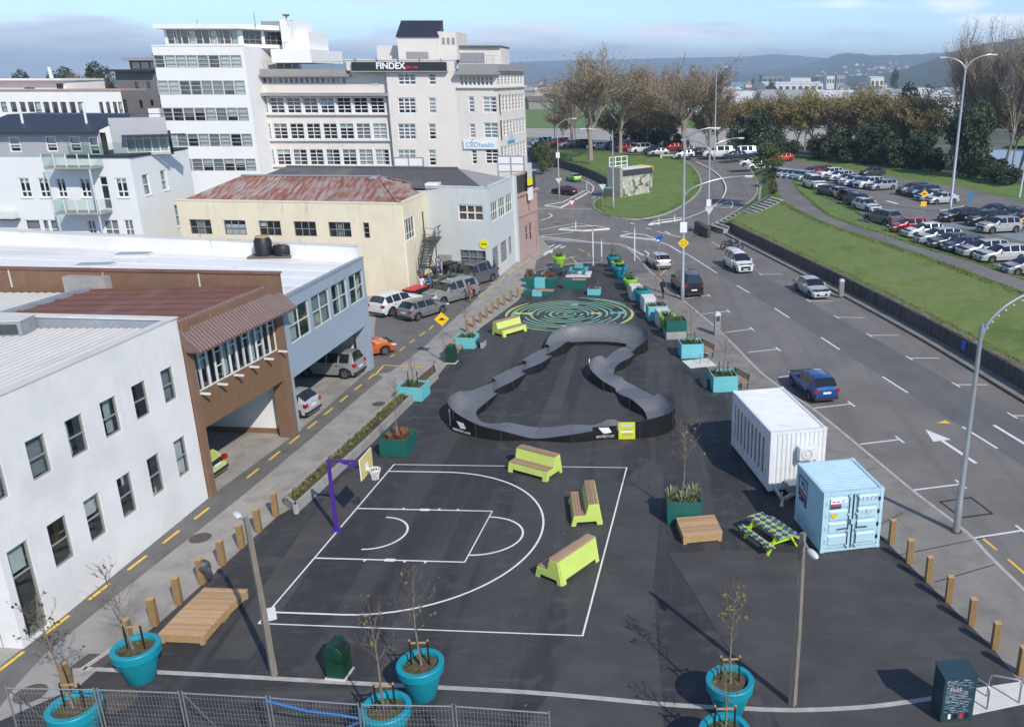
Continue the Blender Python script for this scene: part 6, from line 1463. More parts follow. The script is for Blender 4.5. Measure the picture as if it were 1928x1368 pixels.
# timber bollards
bo = MB().box(-0.11,-0.11,0,0.11,0.11,1.0)
bo_me = bo.mesh('bollard','timber_post'); cap_me = MB().box(-0.112,-0.112,1.0,0.112,0.112,1.012).mesh('bollard_top','timber')
def bollard(p, label, group, s_=1.0):
    t = thing('bollard', label, 'bollard', p, rnd.uniform(-0.12,0.12), group); ob('post',bo_me,t,bevel=0.012); ob('top',cap_me,t); t.scale = (s_,s_,s_*rnd.uniform(0.95,1.05)); return t
R_l = ['square timber bollard next to the blue container','square timber bollard second from the blue container','square timber bollard third from the blue container','square timber bollard fourth from the blue container','square timber bollard fifth from the blue container','square timber bollard sixth from the blue container','square timber bollard cut by the frame edge behind the bike stands']
for px,lab in zip([(1678,1022),(1711,1058),(1747,1094),(1785,1132),(1828,1174),(1872,1219),(1921,1268)],R_l): bollard(at(*px),lab,'timber bollards along the road side')
L_l = ['square timber bollard at the near end of the long concrete bed','square timber bollard next to the one at the long bed','square timber bollard third from the long concrete bed','square timber bollard fourth from the long concrete bed','square timber bollard with a dark rag tied on it','square timber bollard at the far end of the timber platforms','square timber bollard beside the middle of the timber platforms','square timber bollard behind the teal pot by the platforms','square timber bollard behind the near left corner pot']
for px,lab in zip([(520,970),(488,1000),(456,1030),(420,1062),(382,1097),(338,1136),(293,1176),(245,1213),(130,1302)],L_l): bollard(at(*px),lab,'timber bollards along the lane')
pts = resample([at(880,625),at(910,603),at(945,577),at(975,560)],9)
ORD = ['first','second','third','fourth','fifth','sixth','seventh','eighth','ninth']
for i,p in enumerate(pts): bollard(p,'square timber bollard in the close row by the labyrinth, %s from the aqua planter' % ORD[i],'timber bollards beside the labyrinth',0.9)
p = at(386,1092); mb = MB(); mb.ball((0,0,0),(0.28,0.22,0.3),8); mb.ball((0.2,-0.1,-0.2),(0.15,0.12,0.3),6); tag(mb.build('cloth_bundle','steel_dark',None,(p.x+0.1,p.y-0.1,0.62)),'dark cloth bundle hanging on a timber bollard','cloth')
# long concrete bed
t = thing('planting_bed','long low concrete bed of grasses between the lane and the plaza','planter',at(540,965)); o_ = Vector(t.location)
bl_ = [at(530,955),at(770,735)]; br_ = [at(556,968),at(822,716)]; far_ = at(815,690); 
outl = [at(536,950),at(558,968),at(700,835),at(795,740),at(826,712),at(820,692),at(772,732),at(656,840)]
oo = [p-o_ for p in outl]
for i in range(8):
    a, b_ = oo[i], oo[(i+1)%8]; n_ = max(1,int((b_-a).length/2.4)); d = (b_-a).normalized(); inn = Vector((d.y,-d.x,0))
    cen = sum(oo,Vector())/8
    if inn.dot(cen-a)<0: inn = -inn
    for k in range(n_):
        p,q = a.lerp(b_,k/n_)+d*0.012, a.lerp(b_,(k+1)/n_)-d*0.012; MB().prism([V2(p),V2(q),V2(q+inn*0.12),V2(p+inn*0.12)],0,0.46).build('wall_block','concrete',t)
sb_ = tri_poly([p*1.0+Vector((0,0,0.36)) for p in oo]); sb_.build('soil','soil',t)
mb = MB(); mb2 = MB()
for _ in range(190):
    f = rnd.random(); a = oo[0].lerp(oo[7],min(1,f*2.2)) if f<0.45 else oo[7].lerp(oo[6],min(1,(f-0.45)/0.5)); b_ = oo[1].lerp(oo[2],min(1,f*2.2)) if f<0.45 else oo[2].lerp(oo[3],min(1,(f-0.45)/0.5))
    p = a.lerp(b_,rnd.uniform(0.2,0.65)); tuft(mb if rnd.random()<0.9 else mb2,(p.x,p.y,0.36),6,0.17,0.17)
stuff(mb.build('grasses','tuft_grass',t)); stuff(mb2.build('grasses','tuft_rust',t))
# far seating cluster: painted benches, picnic tables
def lowbox(c, rz, segs, depth, h, label, top=True):
    t = thing('bench_planter',label,'planter bench',at(*c),rz); x = 0
    W_ = sum(s_[0] for s_ in segs); x = -W_/2
    for wd,mt in segs: MB().box(x,-depth/2,0,x+wd-0.015,depth/2,h).build('segment',mt,t,bevel=0.01); x += wd
    if top: 
        for k in range(4): MB().box(-W_/2*0.2,-depth/2+0.03+k*(depth-0.06)/4,h,W_/2,-depth/2+0.03+(k+1)*(depth-0.06)/4-0.015,h+0.04).build('slat','slat_wood',t)
    return t
lowbox((1015,556),R(-4),[(0.75,'bottle_green'),(0.85,'aqua'),(0.95,'bottle_green')],0.8,0.45,'low painted bench with dark green and aqua panels at the labyrinth edge')
lowbox((1020,541),R(-4),[(0.75,'bottle_green'),(0.95,'aqua'),(0.95,'bottle_green')],0.7,0.85,'taller painted planter with dark green and aqua panels behind the low bench',False)
lowbox((1082,543),R(-2),[(1.0,'bottle_green'),(1.0,'bottle_green')],0.6,0.8,'long dark green counter bench behind the labyrinth')
planter((1119,554),0.55,0.42,0.55,'aqua','small aqua planter at the end of the dark counter bench',R(-4),('tuft_rust',8,0.3,0.25))
planter((1003,529),0.7,0.4,0.6,'bottle_green','dark green planter of reeds behind the painted benches',R(-4),('tuft_rust',12,0.75,0.3)); planter((1034,533),0.75,0.4,0.6,'bottle_green','dark green planter with dry stems beside the picnic table',R(-4),('tuft_rust',10,0.6,0.3))
def picnic(loc, rz, label, mt, top_m=None):
    t = thing('picnic_table',label,'picnic table',loc,rz)
    for k in range(5): MB().box(-0.95,-0.38+k*0.153,0.72,0.95,-0.38+k*0.153+0.14,0.76).build('table_plank',top_m or mt,t)
    for s_ in (-1,1):
        for k in range(2): MB().box(-0.95,s_*0.72-0.14+k*0.145,0.43,0.95,s_*0.72-0.14+k*0.145+0.135,0.47).build('seat_plank',top_m or mt,t)
    for x in (-0.66,0.66):
        mb = MB(); mb.bar((x,-0.28,0.72),(x,-0.72,0.0),0.1,0.06); mb.build('leg',mt,t); mb = MB(); mb.bar((x,0.28,0.72),(x,0.72,0.0),0.1,0.06); mb.build('leg',mt,t)
        mb = MB(); mb.bar((x+0.08,-0.86,0.39),(x+0.08,0.86,0.39),0.06,0.1); mb.build('cross_bar',mt,t)
    return t
mat('slate_blue',(0.045,0.075,0.11),0.6,var=0.1); mat('turquoise',(0.10,0.38,0.42),0.55,var=0.1); mat('mural_top',(0.05,0.08,0.15),0.6,var=0.2,scale=3)
picnic(at(1047,516),R(92),'dark slate picnic table at the far end of the plaza','slate_blue')
o = tag(MB().box(-1.15,-1.15,0,1.15,1.15,0.1).build('concrete_pad','concrete_white',None,at(1090,517)),'white concrete pad under the turquoise picnic table','concrete pad')
q = at(1090,517); picnic((q.x,q.y,0.1),R(91),'turquoise picnic table on a white pad at the far end','turquoise')
mat('lime_bright',(0.52,0.75,0.02),0.5,var=0.05)
m_ = M['mural_top']; nt_ = m_.node_tree; n_ = nt_.nodes; b_ = n_['Principled BSDF']       # painted diamonds
tc_ = n_.new('ShaderNodeTexCoord'); mp_ = n_.new('ShaderNodeMapping'); mp_.inputs['Rotation'].default_value = (0,0,R(45)); mp_.inputs['Scale'].default_value = (1,1,1)
ck = n_.new('ShaderNodeTexChecker'); ck.inputs['Scale'].default_value = 4.6; ck.inputs['Color1'].default_value = (0.05,0.085,0.17,1)
vo = n_.new('ShaderNodeTexNoise'); vo.inputs['Scale'].default_value = 6; vr = n_.new('ShaderNodeValToRGB'); vr.color_ramp.interpolation = 'CONSTANT'
els = vr.color_ramp.elements; els[0].color = (0.42,0.60,0.03,1); els[1].position = 0.5; els[1].color = (0.50,0.62,0.05,1)
for ps,cc in ((0.44,(0.15,0.32,0.42,1)),(0.57,(0.60,0.42,0.45,1)),(0.62,(0.70,0.55,0.05,1))): e_ = els.new(ps); e_.color = cc
nt_.links.new(tc_.outputs['Object'],mp_.inputs[0]); nt_.links.new(mp_.outputs[0],ck.inputs['Vector']); nt_.links.new(tc_.outputs['Object'],vo.inputs['Vector']); nt_.links.new(vo.outputs['Fac'],vr.inputs[0]); nt_.links.new(vr.outputs[0],ck.inputs['Color2']); nt_.links.new(ck.outputs['Color'],b_.inputs['Base Color'])
t = picnic(at(1450,1020),R(120),'lime picnic table with a painted diamond pattern beside the blue container','lime_bright','mural_top'); t.scale = (1.12,1.0,1.0)
# ================================================================ containers
mat('box_white',(0.70,0.71,0.72),0.5,var=0.06,scale=1.5); layer('box_white',(0.52,0.53,0.55),2.2,0.56,0.75,0.5,None,'Object')
mat('box_blue',(0.43,0.62,0.70),0.5,var=0.06,scale=1.5); layer('box_blue',(0.26,0.44,0.53),2.0,0.58,0.78,0.5,None,'Object'); layer('box_blue',(0.45,0.36,0.28),5,0.68,0.76,0.5,None,'Object')
mat('timber_dark',(0.14,0.085,0.06),0.7,var=0.2,scale=4)
def ribwall(mb, a, b_, z0, z1, n, dep):
    a = Vector(a); b_ = Vector(b_); d = (b_-a)/n; nr = Vector((d.y,-d.x,0)).normalized()*dep; pts = []
    for i in range(n):
        p = a+d*i; pts += [p, p+d*0.32, p+d*0.5-nr, p+d*0.82-nr]
    pts.append(b_); vs = [Vector((p.x,p.y,z0)) for p in pts]+[Vector((p.x,p.y,z1)) for p in pts]; k = len(pts)
    mb.add(vs,[(i,i+1,k+i+1,k+i) for i in range(k-1)])
def container(name, loc, rz, W_, L_, H_, z0, mt, label, ribs_side, roof_ribs):
    t = thing(name, label, 'container', loc, rz)
    for x in (0,W_-0.14):
        for y in (0,L_-0.14): MB().box(x,y,z0,x+0.14,y+0.14,z0+H_).build('corner_post',mt,t)
    mb = MB(); 
    for z in (z0+0.001,z0+H_-0.13):
        for q_ in ((0.14,0.001,W_-0.14,0.12),(0.14,L_-0.12,W_-0.14,L_-0.001),(0.001,0.14,0.12,L_-0.14),(W_-0.12,0.14,W_-0.001,L_-0.14)): MB().box(q_[0],q_[1],z,q_[2],q_[3],z+0.129).build('frame_rail',mt,t)
    for x in (-0.012,W_-0.17):
        for y in (-0.012,L_-0.17):
            for z in (z0-0.01,z0+H_-0.10): MB().box(x,y,z,x+0.182,y+0.182,z+0.118).build('corner_casting',mt,t)
    mb = MB(); n = roof_ribs
    for i in range(n):
        y0 = 0.12+(L_-0.24)*i/n; q = (L_-0.24)/n
        mb.add([(0.1,y0,z0+H_-0.06),(W_-0.1,y0,z0+H_-0.06),(0.1,y0+q*.3,z0+H_-0.03),(W_-0.1,y0+q*.3,z0+H_-0.03),(0.1,y0+q*.65,z0+H_-0.03),(W_-0.1,y0+q*.65,z0+H_-0.03),(0.1,y0+q,z0+H_-0.06),(W_-0.1,y0+q,z0+H_-0.06)],[(0,1,3,2),(2,3,5,4),(4,5,7,6)])
    mb.build('roof_panel',mt,t)
    mb = MB().box(0.05,0.05,z0,W_-0.05,L_-0.05,z0+0.1); mb.build('floor','steel_dark',t)
    for (a,b_,nm) in (((W_,0.14),(W_,L_-0.14),'side_wall'),((0,L_-0.14),(0,0.14),'side_wall'),((W_-0.14,L_),(0.14,L_),'end_wall')):
        mb = MB(); ribwall(mb,(a[0],a[1],0),(b_[0],b_[1],0),z0+0.12,z0+H_-0.12,ribs_side if nm=='side_wall' else 9,0.035)
        if not (name=='office_container' and a[0]==0): mb.build(nm,mt,t)
    return t
wc = Vector((5.42,34.5,0)); t = container('office_container',wc,R(12.5),2.6,5.35,2.8,0.2,'box_white','white shipping container office with dark slatted side and a cooling unit',20,26)
mb = MB(); ribwall(mb,(0.14,0.0,0),(2.46,0.0,0),0.32,2.88,11,0.04); mb.build('end_wall','box_white',t)
mb = MB(); mb.box(0.0,0.14,0.32,0.05,5.21,0.75); mb.box(0.0,0.14,2.45,0.05,5.21,2.87); mb.box(0,0.14,0.75,0.05,0.42,2.45); mb.box(0,4.9,0.75,0.05,5.21,2.45); mb.build('side_frame','box_white',t)
MB().box(0.06,0.4,0.7,0.09,4.95,2.5).build('side_back','steel_dark',t)
for k in range(9): MB().box(-0.03,0.45+k*0.5,0.76,0.055,0.68+k*0.5,2.44).build('side_slat','box_white',t); 
for k in range(9): MB().box(0.02,0.69+k*0.5,0.78,0.05,0.94+k*0.5,2.42).build('side_panel','timber_dark',t)
ac = thing('air_conditioner','white cooling unit with a round fan on the end of the white container','air conditioner',wc+Matrix.Rotation(R(12.5),3,'Z')@Vector((1.65,-0.02,2.0)),R(12.5))
MB().box(-0.42,-0.36,-0.3,0.42,-0.03,0.3).build('casing','box_white',ac,bevel=0.02); mb = MB().lathe([(0.001,0),(0.24,0),(0.26,0.02),(0.22,0.03)],24); mb.xf(Matrix.Translation((-0.08,-0.362,0))@Matrix.Rotation(R(90),4,'X')); mb.build('fan_guard','blind',ac); mb = MB().lathe([(0.001,0.035),(0.06,0.035),(0.06,0.02)],12); mb.xf(Matrix.Translation((-0.08,-0.362,0))@Matrix.Rotation(R(90),4,'X')); mb.build('fan_hub','white_paint',ac)
for x in (-0.3,0.3): MB().box(x-0.03,-0.38,-0.36,x+0.03,0.0,-0.302).build('bracket','steel',ac)
mb = MB(); mb.bar((0.3,0.1,0.33),(0.2,-1.15,0.38),0.12,0.14); mb.bar((2.2,0.1,0.33),(0.3,-1.15,0.38),0.12,0.14); mb.bar((0.25,-1.1,0.4),(-0.05,-1.75,0.42),0.1,0.1); mb.build('drawbar','concrete',t)
MB().lathe([(0.001,0),(0.07,0.0),(0.09,0.06),(0.05,0.14),(0.001,0.15)],10).build('coupling','steel',t,(-0.07,-1.8,0.36)); MB().tube([(0.25,-1.0,0.0),(0.25,-1.0,0.62)],0.035,8).build('jockey_stand','steel',t)
MB().box(0.7,-0.75,0.3,1.5,-0.1,0.75).build('toolbox','steel',t,bevel=0.02); MB().box(1.55,-0.55,0.35,2.35,-0.02,1.35).build('service_box','blind',t,bevel=0.02)
for y in (2.4,3.3):
    for x in (0.12,2.28): mb = MB().lathe([(0.001,0),(0.3,0),(0.33,0.05),(0.33,0.17),(0.3,0.22),(0.001,0.22)],18); mb.xf(Matrix.Translation((x,y,0.33))@Matrix.Rotation(R(90),4,'Y')); mb.build('wheel','rubber',t)
bc = Vector((6.78,29.55,0)); t = container('storage_container',bc,R(11.5),2.46,2.8,2.55,0.04,'box_blue','pale blue small shipping container with double doors and a logo sticker',14,14)
for i,x0 in enumerate((0.15,1.245)):
    dr_ = MB().box(x0,0.02,0.2,x0+1.065,0.06,2.44).build('door','box_blue',t)
    for k in range(4):
        z = 0.3+k*0.535; MB().add([(x0+0.1,0.02,z),(x0+0.965,0.02,z),(x0+0.965,0.02,z+0.46),(x0+0.1,0.02,z+0.46),(x0+0.14,-0.018,z+0.05),(x0+0.925,-0.018,z+0.05),(x0+0.925,-0.018,z+0.40),(x0+0.14,-0.018,z+0.40)],[(0,1,5,4),(1,2,6,5),(2,3,7,6),(3,0,4,7),(4,5,6,7)]).build('door_panel','box_blue',dr_)
    for k in range(4): MB().box((x0-0.02 if i==0 else x0+1.03),-0.03,0.45+k*0.55,(x0+0.04 if i==0 else x0+1.09),0.03,0.6+k*0.55).build('hinge','box_blue' if i==0 else 'black',dr_)
    rx = x0+1.065-0.16 if i==0 else x0+0.16
    rod = MB().tube([(rx,-0.045,0.16),(rx,-0.045,2.48)],0.02,8).build('lock_rod','steel_dark',dr_)
    MB().bar((rx,-0.06,1.05),(rx+(-0.45 if i==0 else 0.45),-0.06,1.03),0.03,0.04).build('handle','steel_dark',dr_)
    for z in (0.25,0.9,1.6,2.38): MB().box(rx-0.05,-0.07,z,rx+0.05,-0.02,z+0.08).build('rod_guide','box_blue',dr_)
MB().tube([(1.235,-0.03,0.16),(1.235,-0.03,2.46)],0.014,6).build('door_seal','black',t); MB().box(1.15,-0.09,1.22,1.33,-0.03,1.42).build('lock_box','box_blue',t)
mat('sticker_red',(0.45,0.06,0.10),0.5,var=0.05); mat('sticker_navy',(0.04,0.06,0.13),0.5,var=0.05); mat('scribble_pink',(0.60,0.42,0.62),0.6,var=0.2,scale=8); mat('heart_yellow',(0.75,0.50,0.03),0.5,var=0.05)
s_ = thing('logo_sticker','small white, red and navy logo sticker on the blue container door','sticker',bc+Matrix.Rotation(R(11.5),3,'Z')@Vector((0.28,-0.03,1.92)),R(11.5))
MB().box(0,-0.012,0.2,0.44,0,0.42).build('white_band','white_paint',s_,bevel=0.004); MB().box(0,-0.0125,0.1,0.44,0,0.198).build('red_band','sticker_red',s_); MB().box(0,-0.0125,0,0.44,0,0.098).build('navy_band','sticker_navy',s_)
for x in (0.13,0.3): MB().box(x-0.05,-0.016,0.27,x+0.05,-0.0121,0.31).build('mark','sticker_navy',s_)
s_ = thing('heart_sticker','yellow heart sticker on the blue container door','sticker',bc+Matrix.Rotation(R(11.5),3,'Z')@Vector((0.45,-0.03,1.62)),R(11.5)); pts = [(0.0,-0.14),(0.13,0.0),(0.12,0.09),(0.05,0.11),(0,0.06),(-0.05,0.11),(-0.12,0.09),(-0.13,0.0)]; MB().extr([(x,z) for x,z in pts],-0.012,0).build('heart','heart_yellow',s_)
s_ = thing('round_sticker','small round white sticker beside the logo on the blue container','sticker',bc+Matrix.Rotation(R(11.5),3,'Z')@Vector((0.9,-0.022,2.2)),R(11.5)); mb = MB().lathe([(0.001,0),(0.075,0),(0.07,0.012),(0.001,0.012)],16); mb.xf(Matrix.Rotation(R(90),4,'X')); mb.build('disc','white_paint',s_)
s_ = thing('chalk_writing','faint pink painted scribble on the right door of the blue container','graffiti',bc+Matrix.Rotation(R(11.5),3,'Z')@Vector((1.5,-0.022,0)),R(11.5))
for row,(z,n) in enumerate([(2.22,7),(1.66,5)]):
    for k in range(n):
        x = k*0.115; h = 0.11+0.05*((k*5+row)%3); MB().bar((x,-0.003,z-h*0.5),(x+0.05*((k%3)-1),-0.003,z+h*0.5),0.035,0.008).build('stroke','scribble_pink',s_); MB().bar((x,-0.003,z-h*0.5*((k%2)*2-1)),(x+0.08,-0.003,z-h*0.45*((k%2)*2-1)),0.03,0.008).build('stroke','scribble_pink',s_)
s_ = thing('logo_mural','dark stencilled logo with pink letters on the side of the blue container','mural',bc+Matrix.Rotation(R(11.5),3,'Z')@Vector((-0.012,2.5,0)),R(11.5))
def sm(mt,y0,z0,y1,z1): MB().box(-0.008,-y1,z0,0.002,-y0,z1).build('mark',mt,s_)
for a in [('sticker_navy',0,2.2,0.9,2.26),('sticker_navy',0,1.7,0.05,2.2),('sticker_navy',0.85,1.75,0.9,2.2),('sticker_navy',0.25,2.0,0.65,2.06),('sticker_navy',0.3,1.85,0.4,1.98),('sticker_navy',0.55,1.82,0.65,1.95),('sticker_red',0.0,1.58,0.18,1.72),('sticker_red',0.24,1.55,0.42,1.70),('sticker_red',0.48,1.53,0.66,1.68),('sticker_red',0.72,1.50,0.9,1.66),('sticker_navy',0.0,1.36,0.22,1.52),('sticker_navy',0.28,1.32,0.5,1.48),('sticker_navy',0.56,1.28,0.88,1.44),('sticker_navy',0.1,1.2,0.5,1.3),('sticker_navy',0.62,1.12,0.9,1.22)]: sm(*a)

# ================================================================ poles, lamps, signs, fence, small street furniture
def tpole(base, top, label, arm):
    b0 = at(*base); b1 = at(*top); t = thing('lamp_pole',label,'lamp pole',b0); d = b1-b0
    pts = [Vector((0,0,0)),d*0.5+Vector((0.02,0,0)),d]; MB().tube(pts,[0.125,0.11,0.09],4).build('pole','old_pole',t,smooth=20)
    MB().tube([d*0.97,d*0.97+Vector(arm)],0.03,6).build('bracket','steel',t); h = d*0.97+Vector(arm)
    a_ = Vector(arm); a_.z = 0; a_.normalize(); fl_ = MB().ball((0,0,0),(0.27,0.11,0.08),12); fl_.xf(Matrix.Translation(h+a_*0.2)@Matrix.Rotation(math.atan2(a_.y,a_.x),4,'Z')); fl_.build('floodlight','blind',t,smooth=60); fl_ = MB().ball((0,0,0),(0.19,0.085,0.065),10); fl_.xf(Matrix.Translation(h+a_*0.24+Vector((0,0,-0.05)))@Matrix.Rotation(math.atan2(a_.y,a_.x),4,'Z')); fl_.build('lens','frame_pale',t,smooth=60)
tpole((516,1270),(463,974,5.55),'weathered timber lamp pole on the left of the court',(-0.45,0.5,-0.1)); tpole((1492,1326),(1512,1003,5.7),'weathered timber lamp pole in front of the blue container',(0.12,-0.35,-0.15))
def lamp(base, h, arms, label, r0=0.11, bulbs=False, boxz=None):
    """arms: (dx, dy, rise, start height)"""
    t = thing('street_lamp',label,'street lamp',base); 
    top = min(a[3] for a in arms); MB().tube([(0,0,0),(0,0,1.2),(0,0,1.25),(0,0,h)],[r0*1.15,r0*1.15,r0,r0*0.6],10).build('pole','steel',t,smooth=40)
    MB().lathe([(0.001,0.03),(r0*1.7,0.03),(r0*1.7,0)],12).build('base','steel_dark',t)
    for k,(dx,dy,rise,z0) in enumerate(arms):
        pts = []
        for i in range(13):
            f = i/12; e = f*math.pi/2*0.93; pts.append(Vector((dx*(1-math.cos(e)),dy*(1-math.cos(e)),z0+rise*math.sin(e))))
        tip = pts[-1]; MB().tube(pts,[r0*0.62-(r0*0.25)*i/12 for i in range(13)],8).build('arm','steel',t,smooth=40)
        dn = Vector((dx,dy,0)).normalized(); rz_ = math.atan2(dy,dx)
        mb = MB(); mb.cbox(tip+dn*0.3+Vector((0,0,-0.02)),(0.75,0.26,0.12),rz_); hd = mb.build('lamp_head','blind',t,bevel=0.03); mb = MB(); mb.cbox(tip+dn*0.33+Vector((0,0,-0.10)),(0.45,0.2,0.04),rz_); mb.build('lens','frame_pale',hd)
        if bulbs:
            for i in range(3,12): MB().ball(pts[i]+Vector((0,0,-0.18)),0.035,6).build('festoon_bulb','white_paint',t)
    if boxz: MB().box(-0.28,-0.2,boxz,0.28,-0.12,boxz+0.85).build('sign_back','white_paint',t)
    return t
p = at(1800,1000); lamp(p,8.8,[(3.4,0.5,2.2,8.0)],'tall curved steel street lamp on the near footpath by the road',0.13,True)
p = at(1285,563); t = lamp(p,13.2,[(2.4,0.3,1.3,12.5),(5.6,1.2,1.7,8.3)],'tall steel street lamp carrying the yellow diamond sign',0.15,boxz=5.6)
p = at(1333,440,RZ); lamp(p,12.0,[(-3.0,1.0,1.4,9.4),(3.8,1.2,1.6,9.4)],'double armed street lamp at the foot of the concrete steps',0.15,boxz=3.2)
p = at(1155,392,0); lamp(p,10.6,[(-4.2,-0.5,1.6,9.3)],'street lamp with its arm to the left on the grass island',0.14)
p = at(1053,372,RZ); lamp(p,11.0,[(2.6,0.3,1.6,10.2)],'street lamp on the slip road with its arm to the right',0.14,boxz=6.0)
p = at(1345,302,2.4); lamp(p,16.5,[(1.6,0.2,1.8,15.2)],'tall pale lamp column beside the upper road',0.16)
p = at(1788,402,CP); lamp(p,17.0,[(-2.6,0.2,1.6,15.8),(3.2,0.4,1.9,15.8)],'tall double armed lamp column in the car park',0.18)
p = at(1919,372,CP); t = thing('post','short cream post at the far edge of the car park','post',p); MB().tube([(0,0,0),(0.3,0,5.5)],[0.14,0.1],8).build('pole','frame_pale',t)
p = at(1065,262,2.4)
for px,lab,h in [((1045,272),'thin dark pole on the upper road behind the office block',9.0),((1083,270),'thin grey pole on the upper road near the big bare tree',8.0),((1200,285),'short timber pole on the upper road',3.4)]:
    q = at(*px,2.4); t = thing('post',lab,'post',q); MB().tube([(0,0,0),(0,0,h)],0.09,6).build('pole','steel_dark',t)
def sign_post(base, h, label, kind, zs=None, face=(0,-1), pole=True, size=0.62, name='road_sign'):
    t = thing(name,label,'road sign',base,math.atan2(face[1],face[0])+math.pi/2)
    if pole: MB().tube([(0,0.04,0),(0,0.04,h)],0.04,8).build('post','steel',t)
    z = zs or h-size*0.6
    if kind == 'diamond_hump':
        pn = MB().extr([(0,-size),(size,0),(0,size),(-size,0)],-0.012,0.012).xf(Matrix.Translation((0,-0.02,z))).build('panel','sign_yellow',t)
        MB().extr([(-0.26,-0.07),(0.26,-0.07),(0.13,0.0),(0.08,0.07),(0,0.085),(-0.08,0.07),(-0.13,0.0)],-0.004,0).xf(Matrix.Translation((0,-0.033,z))).build('symbol','sign_black',pn)
    elif kind == 'diamond_round':
        pn = MB().extr([(0,-size),(size,0),(0,size),(-size,0)],-0.012,0.012).xf(Matrix.Translation((0,-0.02,z))).build('panel','sign_yellow',t)
        for k in range(3):
            a0 = R(90+120*k); pts = [(0.17*math.cos(a0+R(78)*i/8),-0.038,z+0.17*math.sin(a0+R(78)*i/8)) for i in range(9)]; MB().tube(pts,0.026,4).build('symbol','sign_black',pn)
    elif kind == 'roundel':
        mb = MB().lathe([(0.001,0),(size*0.62,0),(size*0.62,0.02),(0.001,0.02)],24); mb.xf(Matrix.Translation((0,-0.02,z))@Matrix.Rotation(R(90),4,'X')); pn = mb.build('panel','sign_blue',t)
        mb = MB(); mb.bar((0.2,-0.045,z+0.2),(-0.15,-0.045,z-0.15),0.07,0.004); mb.add([(-0.24,-0.046,z-0.24),(0.02,-0.046,z-0.2),(-0.2,-0.046,z+0.02)],[(0,1,2)]); mb.build('arrow','letter_white',pn)
    elif kind == 'giveway_back': MB().extr([(-size*0.75,0.35*size),(size*0.75,0.35*size),(0,-0.85*size)],-0.01,0.01).xf(Matrix.Translation((0,0,z))).build('panel','blind',t)
    elif kind == 'giveway': 
        pn = MB().extr([(-size*0.75,0.35*size),(size*0.75,0.35*size),(0,-0.85*size)],-0.01,0.01).xf(Matrix.Translation((0,-0.02,z))).build('panel','sign_red',t); MB().extr([(-size*0.5,0.22*size),(size*0.5,0.22*size),(0,-0.55*size)],-0.004,0).xf(Matrix.Translation((0,-0.031,z))).build('face','white_paint',pn)
    elif kind == 'blank': MB().box(-size*0.5,-0.03,z-size,size*0.5,-0.005,z+size).build('panel','letter_blue',t)
    return t
sign_post(at(838,682),3.2,'yellow diamond speed hump sign on a steel pole by the left lane','diamond_hump',None,(0.2,-1),True,0.47)
p = at(1285,563); sign_post(Vector((p.x,p.y-0.2,0)),4.6,'yellow diamond roundabout sign on the tall street lamp','diamond_round',4.75,(0.1,-1),False,0.47)
sign_post(at(1241,531),4.1,'round blue keep left sign on a white pole by the parked cars','roundel',3.95,(0.1,-1),True,0.5)
sign_post(at(1735,420,CP),3.9,'yellow diamond hump sign over a small yellow plate in the car park','diamond_hump',3.2,(0,-1),True,0.45); 
p = at(1735,420,CP); tag(MB().box(-0.32,-0.02,-0.28,0.32,0.02,0.28).build('sign_plate','sign_yellow',None,(p.x,p.y-0.06,CP+2.1)),'small yellow plate under the hump sign in the car park','road sign')
sign_post(at(1823,410,CP),3.0,'tall pale blue sign on a post in the car park','blank',2.4,(-0.6,-1),True,0.55)
for px,h,k,lab in [((1078,429),3.6,'giveway','pink faced give way sign on the traffic island by the slip road'),((1135,392),3.5,'giveway_back','back of a give way sign on the left tip of the grass island'),((1053,376),3.4,'giveway_back','back of a give way sign by the slip road lamp'),((1334,441),3.3,'giveway_back','back of a give way sign on the double armed lamp'),((1185,372),3.2,'blank','small sign post in front of the mural shelter')]:
    sign_post(at(*px,0 if px[0]>1100 else RZ),h,lab,k,None,(0,-1),True,0.7 if k!='blank' else 0.25)
for px,h,lab in [((1117,500),3.6,'tall white marker post at the plaza end kerb'),((1133,499),2.6,'short white marker post beside the tall one at the plaza end'),((1195,491),3.4,'white marker post at the corner kerb before the junction'),((1084,433),1.2,'small white post on the lens shaped island'),((1240,424),1.1,'small white post on the thin traffic island'),((1270,418),1.1,'small white post at the right tip of the thin island'),((1105,357),1.5,'white post on the slanted traffic island')]:
    t = thing('marker_post',lab,'post',at(*px,RZ if px[1]<440 else 0)); MB().tube([(0,0,0),(0,0,h)],0.055,8).build('post','white_paint',t); MB().lathe([(0.057,h-0.25),(0.075,h-0.22),(0.075,h-0.05),(0.057,h)],8).build('collar','concrete',t)
# parking meter cabinets
p = at(1350,630); t = thing('parking_meter','grey steel parking meter on the footpath beside the road','parking meter',p,R(10)); MB().box(-0.22,-0.16,0,0.22,0.16,1.5).build('body','steel',t,bevel=0.02); MB().extr([(-0.24,1.5),(0.24,1.5),(0.14,1.68),(-0.14,1.68)],-0.17,0.17).build('hood','blind',t); MB().box(-0.13,-0.175,1.05,0.13,-0.161,1.38).build('screen','steel_dark',t)
p = at(1583,558); t = thing('parking_meter','grey steel parking meter against the dark retaining wall','parking meter',p,R(10)); MB().box(-0.2,-0.15,0,0.2,0.15,1.35).build('body','steel',t,bevel=0.02); MB().extr([(-0.22,1.35),(0.22,1.35),(0.12,1.5),(-0.12,1.5)],-0.16,0.16).build('hood','blind',t)
p = at(1801,668); t = tag(MB().box(-0.2,-0.02,0,0.2,0.02,0.6).build('parking_sign','sign_blue',None,(p.x+0.4,p.y,0.35),R(-75)),'small blue parking sign on the dark retaining wall','road sign')
